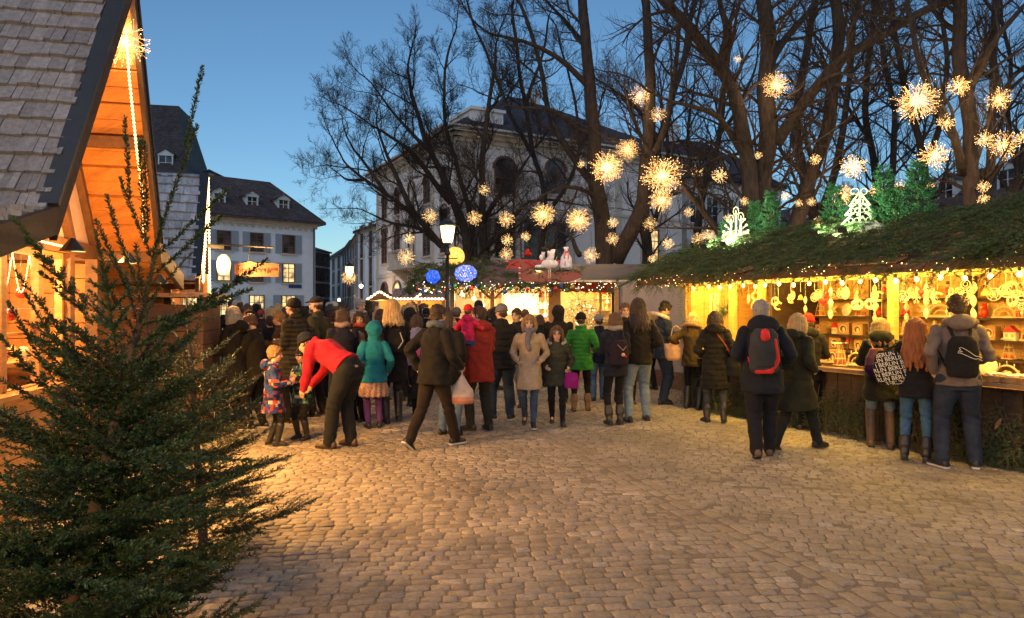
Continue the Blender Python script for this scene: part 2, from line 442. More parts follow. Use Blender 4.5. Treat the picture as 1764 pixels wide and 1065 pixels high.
def litmat(name, col, st, sc=2.5):
    if name in _M: return _M[name]
    t = NT(name); tc = t.n('ShaderNodeTexCoord'); n = t.n('ShaderNodeTexNoise', i_Scale=sc, i_Detail=3); t.l(tc.outputs['Object'], n.inputs[0])
    cr = t.n('ShaderNodeValToRGB'); e = cr.color_ramp.elements; col = srgb(col)
    e[0].position = .36; e[0].color = (*[x * .22 for x in col], 1); e[1].position = .6; e[1].color = (*col, 1)
    t.l(n.outputs[0], cr.inputs[0])
    b = t.n('ShaderNodeBsdfPrincipled', i_Roughness=.25); b.inputs['Base Color'].default_value = (.1, .06, .03, 1)
    t.l(cr.outputs[0], b.inputs['Emission Color']); b.inputs['Emission Strength'].default_value = st
    t.surf(b.outputs[0]); t.m.cycles.emission_sampling = 'NONE'; _M[name] = t.m; return t.m
M_lit = litmat('pane_lit', (1, .68, .30), 1.1)

def add_uv(me):
    uv = me.uv_layers.new(name='UVMap')
    for p in me.polygons:
        n = p.normal; u = V(-n.y, n.x, 0)
        if u.length < .05: u = V(1, 0, 0)
        u.normalize(); w_ = n.cross(u)
        for li in p.loop_indices:
            c = me.vertices[me.loops[li].vertex_index].co; uv.data[li].uv = (c.dot(u), c.dot(w_))
class Fac:
    """a facade plane: s metres to the right (seen from the street), z up, d out towards the viewer"""
    def __init__(s, p0, p1):
        s.p0 = V(p0[0], p0[1], 0); s.L = (V(p1[0], p1[1], 0) - s.p0).length
        s.u = (V(p1[0], p1[1], 0) - s.p0).normalized(); s.n = s.u.cross(V(0, 0, 1)); s.R = frame3(s.u, s.n, V(0, 0, 1))
    def p(s, a, z, d=0): return s.p0 + s.u * a + s.n * d + V(0, 0, z)
    def box(s, mb, a0, a1, z0, z1, d0, d1): mb.box(s.p((a0 + a1) / 2, (z0 + z1) / 2, (d0 + d1) / 2), (a1 - a0, abs(d1 - d0), z1 - z0), s.R)
    def s_at(s, px):
        k = (px - CX) / F; # X = kY
        return -(s.p0.x - k * s.p0.y) / (s.u.x - k * s.u.y)
    def z_at(s, px, py):
        q = s.p(s.s_at(px), 0); return CH - (py - HZ) / F * q.y
def window(fc, parent, a, z, w_, h, lit=False, shut=None, arch=False, fm=None, trim=None, bars=(2, 3), recess=.02):
    fm = fm or M_frame; m = MB(); x0, x1 = a - w_ / 2, a + w_ / 2
    # frame ring and glazing bars
    t_ = .06 if w_ > .7 else .045
    if arch:
        N = 12; out = []; inn = []
        for i in range(N + 1):
            th = PI * i / N
            out.append(fc.p(a - math.cos(th) * (w_ / 2 + .1), z + h - w_ / 2 + math.sin(th) * (w_ / 2 + .1), 0)); inn.append(fc.p(a - math.cos(th) * w_ / 2, z + h - w_ / 2 + math.sin(th) * w_ / 2, 0))
        for i in range(N): m.slab([inn[i], out[i], out[i + 1], inn[i + 1]], fc.n * .1)
        hh = h - w_ / 2
    else:
        hh = h; fc.box(m, x0 - .0, x1, z + h - t_, z + h, .0, .07)
    fc.box(m, x0, x0 + t_, z, z + hh, 0, .07); fc.box(m, x1 - t_, x1, z, z + hh, 0, .07); fc.box(m, x0 + t_, x1 - t_, z, z + t_, 0, .068)
    for i in range(1, bars[0]): q = x0 + w_ * i / bars[0]; fc.box(m, q - .022, q + .022, z + t_, z + hh - (t_ if not arch else 0), 0, .055)
    for i in range(1, bars[1]): q = z + hh * i / bars[1]; fc.box(m, x0 + t_, x1 - t_, q - .018, q + .018, 0, .05)
    o = m.build('window', fm, parent)
    g = MB()
    if arch:
        pts = [fc.p(x0 + .02, z + .02, .012), fc.p(x1 - .02, z + .02, .012)] + [fc.p(a + math.cos(PI * i / 12) * (w_ / 2 - .01), z + h - w_ / 2 + math.sin(PI * i / 12) * (w_ / 2 - .01), .012) for i in range(13)]
        g.add(pts, [tuple(range(len(pts)))])
    else: g.add([fc.p(x0 + .02, z + .02, .012), fc.p(x1 - .02, z + .02, .012), fc.p(x1 - .02, z + h - .02, .012), fc.p(x0 + .02, z + h - .02, .012)], [(0, 1, 2, 3)])
    g.build('pane', M_lit if lit else M_glass, o)
    sl = MB(); fc.box(sl, x0 - .12, x1 + .12, z - .11, z - .01, 0, .13)
    if trim:
        fc.box(sl, x0 - .14, x0 - .005, z, z + hh, 0, .045); fc.box(sl, x1 + .005, x1 + .14, z, z + hh, 0, .045)
        if not arch: fc.box(sl, x0 - .2, x1 + .2, z + h + .005, z + h + .14, 0, .09)
    sl.build('sill', trim or M_pls, o)
    if shut:
        for sg in (-1, 1):
            q = MB(); c0 = x0 - .03 - w_ * .52 if sg < 0 else x1 + .03; c1 = c0 + w_ * .52
            fc.box(q, c0, c1, z - .02, z + h + .02, .015, .055)
            k = int(h / .11)
            for i in range(k):
                zz = z + .05 + (h - .1) * (i + .5) / k
                fc.box(q, c0 + .05, c1 - .05, zz - .025, zz + .02, .055, .07)
            q.build('shutter', shut, parent)
    return o
def roof_poly(name, pts_list, m, parent, th=.18):
    """pts_list: planar polygons of the roof's outside, each given thickness downwards"""
    mb = MB()
    for pts in pts_list: mb.slab(pts, V(0, 0, -th))
    me = mb.mesh(name, m); add_uv(me); return link_mesh(name, me, parent)
def hip_roof(parent, fc, depth, z0, zr, inL, inR, mt, ov=.5, L=None, ridge_back=.5):
    L = L or fc.L; a, b, c, d = fc.p(-ov, z0, ov), fc.p(L + ov, z0, ov), fc.p(L + ov, z0, -depth - ov), fc.p(-ov, z0, -depth - ov)
    r0 = fc.p(inL, zr, -depth * ridge_back); r1 = fc.p(L - inR, zr, -depth * ridge_back)
    return roof_poly('roof', [[a, b, r1, r0], [b, c, r1], [c, d, r0, r1], [d, a, r0]], mt, parent)
def body(parent, fc, depth, h, mt, L=None, name='wall', z0=-.1):
    m = MB(); L = L or fc.L; m.slab([fc.p(0, z0, 0), fc.p(L, z0, 0), fc.p(L, z0, -depth), fc.p(0, z0, -depth)], V(0, 0, h - z0)); return m.build(name, mt, parent)
def cornice(parent, fc, z, mt, L=None, steps=((.12, .18), (.24, .14), (.36, .1)), name='cornice', dent=True):
    m = MB(); L = L or fc.L; zz = z
    for i, (d, hh) in enumerate(steps): fc.box(m, -.0 - d * .9, L + d * .9, zz + .001 * i, zz + hh, 0, d); zz += hh
    if dent:
        k = int(L / .45)
        for i in range(k): q = (i + .5) * L / k; fc.box(m, q - .09, q + .09, z - .16, z - .002, 0, .11)
    return m.build(name, mt, parent)
def dormer(parent, fc, a, z, w_, h, dep, back, roofm, wallm, lit=False, arch=False):
    """gabled dormer whose face stands 'back' metres behind the facade plane"""
    m = MB(); t = .1
    fc.box(m, a - w_ / 2, a - w_ / 2 + t, z, z + h, -back - dep, -back); fc.box(m, a + w_ / 2 - t, a + w_ / 2, z, z + h, -back - dep, -back)
    fc.box(m, a - w_ / 2 - .06, a + w_ / 2 + .06, z + h - .1, z + h + .02, -back - dep, -back + .05)
    m.slab([fc.p(a - w_ / 2 - .08, z + h + .02, -back + .05), fc.p(a + w_ / 2 + .08, z + h + .02, -back + .05), fc.p(a, z + h + w_ * .36, -back + .05)], -fc.n * .12)
    fc.box(m, a - w_ / 2, a + w_ / 2, z - .08, z + .02, -back - dep, -back + .04)
    o = m.build('dormer', wallm, parent)
    g = MB(); fc.box(g, a - w_ / 2 + t, a + w_ / 2 - t, z + .02, z + h - .1, -back - .3, -back - .08); g.build('pane', M_lit if lit else M_glass, o)
    b = MB(); fc.box(b, a - .025, a + .025, z + .02, z + h - .1, -back - .079, -back - .04); fc.box(b, a - w_ / 2 + t, a + w_ / 2 - t, z + h * .5 - .02, z + h * .5 + .02, -back - .079, -back - .045); b.build('frame', M_framew, o)
    e = w_ / 2 + .16; zt = z + h + w_ * .36 + .06; z1 = z + h + .0
    roof_poly('roof', [[fc.p(a - e, z1, -back + .14), fc.p(a, zt, -back + .14), fc.p(a, zt, -back - dep), fc.p(a - e, z1, -back - dep)], [fc.p(a, zt, -back + .14), fc.p(a + e, z1, -back + .14), fc.p(a + e, z1, -back - dep), fc.p(a, zt, -back - dep)]], roofm, o, .06)
    return o
def chimney(parent, p, w_, h, mt):
    m = MB(); m.box(p + V(0, 0, h / 2), (w_, w_ * .8, h)); m.box(p + V(0, 0, h + .05), (w_ * 1.2, w_, .1))
    for i in (-1, 1): m.tube([p + V(i * w_ * .25, 0, h + .1), p + V(i * w_ * .25, 0, h + .45)], .11, 8)
    return m.build('chimney', mt, parent)

# --- white shuttered house
def white_house():
    r = V(-13.66, 47.4); u = V(.766, .643); L = 13.5
    l = r - u * L; fc = Fac(l, r)
    t = thing('shuttered_house', 'white three storey house with grey shutters and brown hipped tile roof behind the hanging board', 'house', fc.p(L / 2, 0, -5))
    t_ = t; inv = lambda o: o
    W = body(t, fc, 10, 7.3, M_plw); cornice(t, fc, 7.15, M_pls)
    hip_roof(t, fc, 10, 7.62, 11.0, 3, 1.3, M_roofbrown, .55)
    S3 = [fc.s_at(x) for x in (385.5, 442, 497)]; d = S3[1] - S3[0]; S4 = [S3[0] - d] + S3
    zt = fc.z_at(442, 434); zt1 = fc.z_at(442, 401)
    for i, s_ in enumerate(S4):
        window(fc, t, s_, zt, .86, zt1 - zt, False, M_shut)
        z2 = fc.z_at(385, 483) - .05
        window(fc, t, s_, z2, .86, 1.3, i in (1, 3), M_shut, bars=(2, 4))
        window(fc, t, s_, 1.1, 1.0, 1.45, True, M_shut if i != 2 else None, bars=(3, 3))
    for px in (378, 436, 491):
        s_ = fc.s_at(px); dormer(t, fc, s_ + .3, 8.42, .8, .8, 1.6, 1.0, M_roofbrown, M_framew)
    m = MB(); m.tube([fc.p(L - .15, 0, .12), fc.p(L - .15, 7.2, .12)], .05, 8); m.build('drainpipe', M_shutd, t)
    m = MB(); fc.box(m, L - 1.9, L - 1.0, 3.05, 3.3, .02, .05); m.build('street_sign', mat('enamel_blue', (.03, .06, .18), .4, .1), t)
    return t
def fix(t):
    """children were modelled in world coordinates: make them local to their empty"""
    bpy.context.view_layer.update()
    M = t.matrix_world.inverted()
    for c in kids(t):
        if c.type == 'MESH': c.data.transform(M)
        else: c.matrix_basis = M @ c.matrix_basis
        for g in kids(c):
            if g.type == 'MESH': g.data.transform(M)
            else: g.matrix_basis = M @ g.matrix_basis
    return t
fix(white_house())
def steep_house():
    fc = Fac((-33.7, 52), (-25.6, 53.5)); 
    t = thing('steep_roofed_house', 'tall house end with very steep dark tile roof rising behind the gabled stall', 'house', fc.p(5, 0, -4))
    body(t, fc, 8, 11.2, M_plw); L = fc.L
    z0, zr = 11.3, CH + (HZ - 186) / F * 56
    roof_poly('roof', [[fc.p(-.4, z0, .4), fc.p(L + .5, z0, .5), fc.p(L - 1.1, zr, -2.2), fc.p(0, zr, -2.2)], [fc.p(L + .5, z0, .5), fc.p(L + .5, z0, -8.4), fc.p(L - 1.1, zr, -5.5), fc.p(L - 1.1, zr, -2.2)], [fc.p(L - 1.1, zr, -2.2), fc.p(L - 1.1, zr, -5.5), fc.p(0, zr, -5.5), fc.p(0, zr, -2.2)]], M_roofdark, t)
    dormer(t, fc, fc.s_at(284), CH + (HZ - 292) / F * 53, 1.1, 1.25, 1.5, .15, M_roofdark, M_framew)
    cornice(t, fc, 10.85, M_pls, dent=False)
    for s_ in (1.5, 4, 6.5): window(fc, t, s_, 6.5, 1, 1.5, False, M_shut)
    fix(t)
    # low dark roof between the two
    fc = Fac((-27.5, 56), (-22.8, 57.5)); t = thing('gabled_house', 'small dark gabled roof peeping over the ridge of the shuttered house', 'house', fc.p(2, 0, -3))
    body(t, fc, 6, 11.9, M_plg); z0 = 11.9; zr = 12.4
    m = MB(); m.slab([fc.p(0, z0, 0), fc.p(fc.L, z0, 0), fc.p(fc.L / 2, zr + .75, 0)], fc.n * -.2); m.build('gable_wall', M_plg, t)
    roof_poly('roof', [[fc.p(-.3, z0, .3), fc.p(fc.L / 2, zr + .8, .3), fc.p(fc.L / 2, zr + .8, -6), fc.p(-.3, z0, -6)], [fc.p(fc.L / 2, zr + .8, .3), fc.p(fc.L + .3, z0, .3), fc.p(fc.L + .3, z0, -6), fc.p(fc.L / 2, zr + .8, -6)]], M_roofdark, t); fix(t)
steep_house()
def simple_house(nm, lab, p0, p1, dep, h, zr, wm, rm, cols, rows, ww, wh, shut, lit=(), rb=.5, z1=1.2, ovl=.3, gable=False, chim=0, fm=None, arch=False, trim=None, dm=()):
    fc = Fac(p0, p1); L = fc.L; t = thing(nm, lab, 'house', fc.p(L / 2, 0, -dep / 2)); body(t, fc, dep, h, wm)
    cornice(t, fc, h - .3, M_pls, dent=False, steps=((.1, .14), (.22, .14)))
    if gable:
        a, b = fc.p(-ovl, h, ovl), fc.p(L + ovl, h, ovl); c, d = fc.p(L + ovl, h, -dep - ovl), fc.p(-ovl, h, -dep - ovl); r0, r1 = fc.p(-ovl, zr, -dep * rb), fc.p(L + ovl, zr, -dep * rb)
        roof_poly('roof', [[a, b, r1, r0], [c, d, r0, r1]], rm, t)
        m = MB(); m.slab([fc.p(0, h, 0), fc.p(0, h, -dep), fc.p(0, zr - .25, -dep * rb)], fc.u * .2); m.slab([fc.p(L - .2, h, 0), fc.p(L - .2, h, -dep), fc.p(L - .2, zr - .25, -dep * rb)], fc.u * .2); m.build('gable_wall', wm, t)
    else: hip_roof(t, fc, dep, h, zr, min(3, L * .3), min(3, L * .3), rm, ovl)
    k = 0
    for r_ in range(rows):
        for c_ in range(cols):
            window(fc, t, L * (c_ + .5) / cols, z1 + r_ * (h - z1) / rows, ww, wh, k in lit, shut, arch=arch, bars=(2, 3), fm=fm, trim=trim); k += 1
    for i in range(chim): chimney(t, fc.p(L * (.3 + .4 * i), zr - .9, -dep * .45), .7, 1.5, M_plg)
    for d_ in dm: dormer(t, fc, d_, h + (1.75 if L > 20 else .35), 1.15 if L > 20 else .8, 1.25 if L > 20 else .9, 2.2, 2.0 if L > 20 else .9, rm, M_framew)
    return fix(t)
def px2(px, Y): return ((px - CX) / F * Y, Y)
def zz(py, Y): return CH - (py - HZ) / F * Y
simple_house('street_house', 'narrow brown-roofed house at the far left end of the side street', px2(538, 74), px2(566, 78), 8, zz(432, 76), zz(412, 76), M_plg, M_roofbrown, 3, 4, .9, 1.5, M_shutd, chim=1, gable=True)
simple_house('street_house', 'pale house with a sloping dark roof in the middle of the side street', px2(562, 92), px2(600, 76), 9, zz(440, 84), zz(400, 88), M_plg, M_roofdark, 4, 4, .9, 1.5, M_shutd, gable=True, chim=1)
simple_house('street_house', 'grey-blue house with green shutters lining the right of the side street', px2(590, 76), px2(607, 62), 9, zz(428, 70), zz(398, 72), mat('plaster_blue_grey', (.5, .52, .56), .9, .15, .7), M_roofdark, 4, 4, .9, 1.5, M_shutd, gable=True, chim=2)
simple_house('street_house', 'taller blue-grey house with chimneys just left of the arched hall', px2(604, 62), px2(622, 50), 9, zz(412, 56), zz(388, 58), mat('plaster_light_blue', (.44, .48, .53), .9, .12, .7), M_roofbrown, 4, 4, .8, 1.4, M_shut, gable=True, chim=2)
simple_house('side_wing', 'white low wing with paired brown windows at the left end of the arched hall', px2(617, 47), px2(648, 43.5), 6, zz(392, 45), zz(374, 46), M_plw, M_roofbrown, 2, 3, .55, 2.2, M_framew, z1=1.2)

def hall():
    C0 = (-2.5, 32); Lf = (-8.5, 43); Rt = (9.6, 38.6)
    fl = Fac(Lf, C0); fr = Fac(C0, Rt); H = 9.75
    t = thing('arched_hall', 'large cream hall with arched windows, heavy cornice and dark hipped roof', 'hall', fr.p(6, 0, -6))
    m = MB(); D = V(Lf[0] + Rt[0] - C0[0], Lf[1] + Rt[1] - C0[1], -.1)
    m.slab([V(*Lf, -.1), V(*C0, -.1), V(*Rt, -.1), D], V(0, 0, H + .1)); m.build('wall', M_plc, t)
    for fc in (fl, fr):
        cornice(t, fc, H - .25, M_pls, steps=((.15, .2), (.35, .18), (.6, .16), (.7, .1)))
        q = MB(); fc.box(q, 0, fc.L, 3.55, 3.75, 0, .1); fc.box(q, 0, fc.L, 6.55, 6.7, 0, .08); fc.box(q, 0, fc.L, 0, .7, 0, .12)
        for a in np.arange(.25, fc.L, 3.02): fc.box(q, a - .22, a + .22, .7, H - .3, .002, .06)
        q.build('string_course', M_pls, t)
    a, b, c, d = fl.p(-.6, H + .35, .6), fl.p(fl.L + .0, H + .35, 0) + (fl.n + fr.n) * .6, fr.p(fr.L + .6, H + .35, .6), V(D.x, D.y, H + .35)
    ap = V(-.2, 41, zz(166, 41)); ap2 = ap + fr.u * 1.2
    roof_poly('roof', [[a, b, ap], [b, c, ap2, ap], [c, d, ap2], [d, a, ap, ap2]], M_roofdark, t)
    for i, s_ in enumerate(np.linspace(1.6, fl.L - 1.6, 5)):
        window(fl, t, s_, 4.4, 1.0, 2.3, False, None, True, trim=M_pls, bars=(2, 4)); window(fl, t, s_, 7.1, .9, 1.5, False, None, True, trim=M_pls)
        window(fl, t, s_, 1.0, 1.2, 2.2, i in (1, 2, 3), None, True, trim=M_pls)
    for i, px in enumerate((826, 869, 913, 957, 1045, 1120)):
        s_ = fr.s_at(px); z = fr.z_at(px, 338)
        if i in (1, 3, 5): window(fr, t, s_, z + (.1 if i else 0), 1.15, 1.75, False, None, True, trim=M_pls)
        window(fr, t, s_, 4.1, 1.15, 1.9, i == 5, None, False, trim=M_pls); window(fr, t, s_, 1.0, 1.15, 2.1, i in (2, 4), None, True, trim=M_pls)
    # balcony on the left face
    q = MB(); s_ = fl.s_at(716)
    fl.box(q, s_ - 1.6, s_ + 1.6, 3.75, 3.93, .11, 1.1)
    for k in range(14): z_ = s_ - 1.5 + k * 3.0 / 13; q.tube([fl.p(z_, 3.93, 1.0), fl.p(z_, 4.7, 1.0)], .035, 6)
    fl.box(q, s_ - 1.6, s_ + 1.6, 4.7, 4.8, .94, 1.08)
    for k in (-1.2, 1.2): q.slab([fl.p(s_ + k - .12, 3.75, .11), fl.p(s_ + k - .12, 3.75, .95), fl.p(s_ + k - .12, 3.1, .11)], fl.u * .24)
    q.build('balcony', M_pls, t)
    # attic blocks behind the left parapet
    for px, w_ in ((722, 2.2), (765, 2.6)):
        q = MB(); s_ = fl.s_at(px); fl.box(q, s_ - w_ / 2, s_ + w_ / 2, H + .4, H + 1.5, -2.6, -.9); fl.box(q, s_ - w_ / 2 - .1, s_ + w_ / 2 + .1, H + 1.5, H + 1.65, -2.7, -.8); q.build('attic_block', M_plc, t)
    chimney(t, ap + V(1.5, .4, -1.6), .8, 1.7, M_plg)
    return fix(t)
hall()
simple_house('mansard_house', 'pale stone house with dark steep roof right of the arched hall, seen through the trees', (10.5, 41), (17.5, 44.5), 9, 9.6, 13.2, M_plc, M_roofdark, 6, 3, 1.0, 1.7, None, lit=(), z1=1.2, fm=M_framew, trim=M_pls, dm=(1.5, 3.8, 6.2), chim=1)
simple_house('slate_roofed_row', 'long low building with dark tile roof and white dormers behind the big spruce-roofed stall', (18.0, 61.4), (29, 24.6), 9, 6.4, 10.2, M_plc, M_roofbrown, 14, 2, 1.0, 1.6, M_shut, z1=1.2, gable=True, trim=M_pls, ovl=.5, chim=2, rb=.5, dm=(4, 8.5, 13, 17.5, 21.7, 25.5, 29.3, 33.5))
# ---------- gabled wooden stalls with shake roofs ----------
M_shake = None
def shake_mat(name, base, warm=0):
    if name in _M: return _M[name]
    t = NT(name); at = t.n('ShaderNodeAttribute', attribute_name='rv'); tc = t.n('ShaderNodeTexCoord')
    cr = t.n('ShaderNodeValToRGB'); e = cr.color_ramp.elements; b = srgb(base)
    e[0].color = (*[x * .75 for x in b], 1); e[1].color = (*[min(1, x * 1.2) for x in b], 1); t.l(at.outputs['Fac'], cr.inputs[0])
    mp = t.n('ShaderNodeMapping'); mp.inputs['Scale'].default_value = (14, 14, 2.5); t.l(tc.outputs['Object'], mp.inputs[0])
    n = t.n('ShaderNodeTexNoise', i_Scale=2.2, i_Detail=7, i_Roughness=.7); t.l(mp.outputs[0], n.inputs[0])
    mr = t.n('ShaderNodeMapRange', i_From_Min=.3, i_From_Max=.7, i_To_Min=.62, i_To_Max=1.25); t.l(n.outputs[0], mr.inputs[0])
    vm = t.n('ShaderNodeVectorMath', operation='SCALE'); t.l(cr.outputs[0], vm.inputs[0]); t.l(mr.outputs[0], vm.inputs['Scale'])
    bb = t.n('ShaderNodeBsdfPrincipled', i_Roughness=.8); t.l(vm.outputs[0], bb.inputs['Base Color'])
    bp = t.n('ShaderNodeBump', i_Strength=.5, i_Distance=.01); t.l(n.outputs[0], bp.inputs['Height']); t.l(bp.outputs[0], bb.inputs['Normal'])
    t.surf(bb.outputs[0]); _M[name] = t.m; return t.m
M_shake = shake_mat('shake_weathered', (.25, .245, .25))
M_shakel = shake_mat('shake_pale', (.5, .49, .49))
M_board = wood('soffit', (.40, .16, .035), (1, 8, 1), 3, .6, .4)
M_beam = wood('beam_dark', (.055, .03, .02), (2, 2, 2), 6, .7, .4)
M_beam2 = wood('beam_brown', (.12, .06, .032), (2, 2, 2), 6, .7, .4)
M_pine = wood('pine', (.42, .22, .085), (1, 1, 6), 5, .55, .3)
M_plpink = mat('plaster_panel', (.62, .48, .40), .9, .15, 2, .2)
M_dkmetal = mat('painted_metal_dark', (.03, .035, .04), .45, .2, 9, .15, metal=.3)
M_rope = emis('rope_light', (1, .60, .22), 3)
M_ropew = emis('rope_light_pale', (1, .70, .34), 3.2)
def shakes(name, O, A, U, mt, parent, row=.165, th=.026, wmin=.045, wmax=.11, seed=1):
    """rows of split shakes on the plane O + a*A + b*U (A along the eave, U up the slope)"""
    rg = random.Random(seed); la, lu = A.length, U.length; a_, u_ = A.normalized(), U.normalized(); n_ = a_.cross(u_)
    if n_.z < 0: n_ = -n_
    vs, fs, rv = [], [], []
    rows = int(lu / row)
    for r in range(rows + 1):
        x = -rg.random() * .1; wob = rg.uniform(-.008, .008)
        while x < la:
            w_ = rg.uniform(wmin, wmax); x1 = min(x + w_ - .003, la); x0 = max(x, 0)
            if x1 - x0 > .02:
                b0 = r * row - .025 + wob + rg.uniform(-.009, .009); b1 = min(b0 + row * 1.6, lu + .03); t0 = th * rg.uniform(.8, 1.5)
                c = rg.random(); bb = len(vs)
                for xx in (x0, x1):
                    q = O + a_ * xx
                    sk = rg.uniform(-.005, .005)
                    vs += [q + u_ * (b0 + sk) + n_ * .012, q + u_ * (b0 + sk) + n_ * (.012 + t0 + .018), q + u_ * b1 + n_ * (.014), q + u_ * b1 + n_ * .004]
                rv += [c] * 8
                fs += [(bb, bb + 4, bb + 5, bb + 1), (bb + 1, bb + 5, bb + 6, bb + 2), (bb, bb + 1, bb + 2, bb + 3), (bb + 4, bb + 7, bb + 6, bb + 5), (bb + 3, bb + 2, bb + 6, bb + 7)]
            x += w_
    return link_mesh(name, np_mesh(name, np.array([tuple(v) for v in vs]), np.array(fs), mt, False, None, np.array(rv)), parent)

STAR = {}
def star_mesh(kind, nr, seed, bulb=.011, wire=.0022):
    """radiating wire burst of unit radius: wires fork near their ends and carry tiny lamps"""
    rg = random.Random(seed); w_ = MB(); b_ = MB()
    for i in range(nr):
        z = 1 - 2 * (i + .5) / nr; a = i * 2.39996 + rg.uniform(-.3, .3); r = math.sqrt(1 - z * z); d = V(r * math.cos(a), r * math.sin(a), z)
        L = rg.uniform(.62, .95); k = d * L * .62
        w_.tube([d * .03, k], wire * 1.3, 3, False)
        for j in range(rg.choice((2, 3, 3))):
            e = (d + V(rg.uniform(-1, 1), rg.uniform(-1, 1), rg.uniform(-1, 1)) * .33).normalized() * L * rg.uniform(.9, 1.1)
            w_.tube([k, e], wire, 3, False); b_.ell(e, bulb * rg.uniform(.7, 1.3), None, 5, 4)
            if rg.random() < .6: b_.ell(k.lerp(e, .45), bulb * .8, None, 5, 4)
        b_.ell(d * L * rg.uniform(.2, .5), bulb * 1.0, None, 5, 4)
    c = MB(); c.ell((0, 0, 0), .045, None, 8, 6)
    STAR[kind] = (w_.mesh('wire_rays', emis('star_wire', (1, .55, .20), 1.4)), b_.mesh('lamp_tips', emis('star_lamp', (1, .66, .26), 4.5)), c.mesh('core', emis('star_core', (1, .7, .32), 3)))
star_mesh('big', 80, 5, .0095); star_mesh('mid', 46, 6, .013, .0034); star_mesh('small', 28, 8, .020, .006)
def star(loc, rad, label, light=0, cord=None, group='wire starburst lights'):
    kind = 'big' if rad > .34 else 'mid' if rad > .2 else 'small'
    t = thing('starburst_light', label, 'light', loc, rnd.uniform(0, 6), group)
    for me, nm in zip(STAR[kind], ('wire_rays', 'lamp_tips', 'core')):
        o = link_mesh(nm, me, t); o.scale = (rad, rad, rad)
        if nm == 'lamp_tips': o['kind'] = 'stuff'
    if cord:
        m = MB(); m.tube([V(0, 0, 0), V(.02, .01, cord * .5), V(0, 0, cord)], .004, 4); m.build('cord', M_dkmetal, t)
    if light: plight('lamp', (0, 0, 0), light, (1, .62, .28), rad * .5, t)
    return t

def ropelight(pts, parent, r=.012, name='rope_light', m1=None, step=.035):
    """clear tube with evenly spaced little lamps"""
    mb = MB(); pts = [Vector(p) for p in pts]
    for i in range(len(pts) - 1):
        L = (pts[i + 1] - pts[i]).length; k = max(1, int(L / step))
        for j in range(k):
            q = pts[i].lerp(pts[i + 1], (j + .5) / k); mb.ell(q, r, None, 6, 4)
    mb.tube(pts, r * .45, 5)
    return mb.build(name, m1 or M_rope, parent)

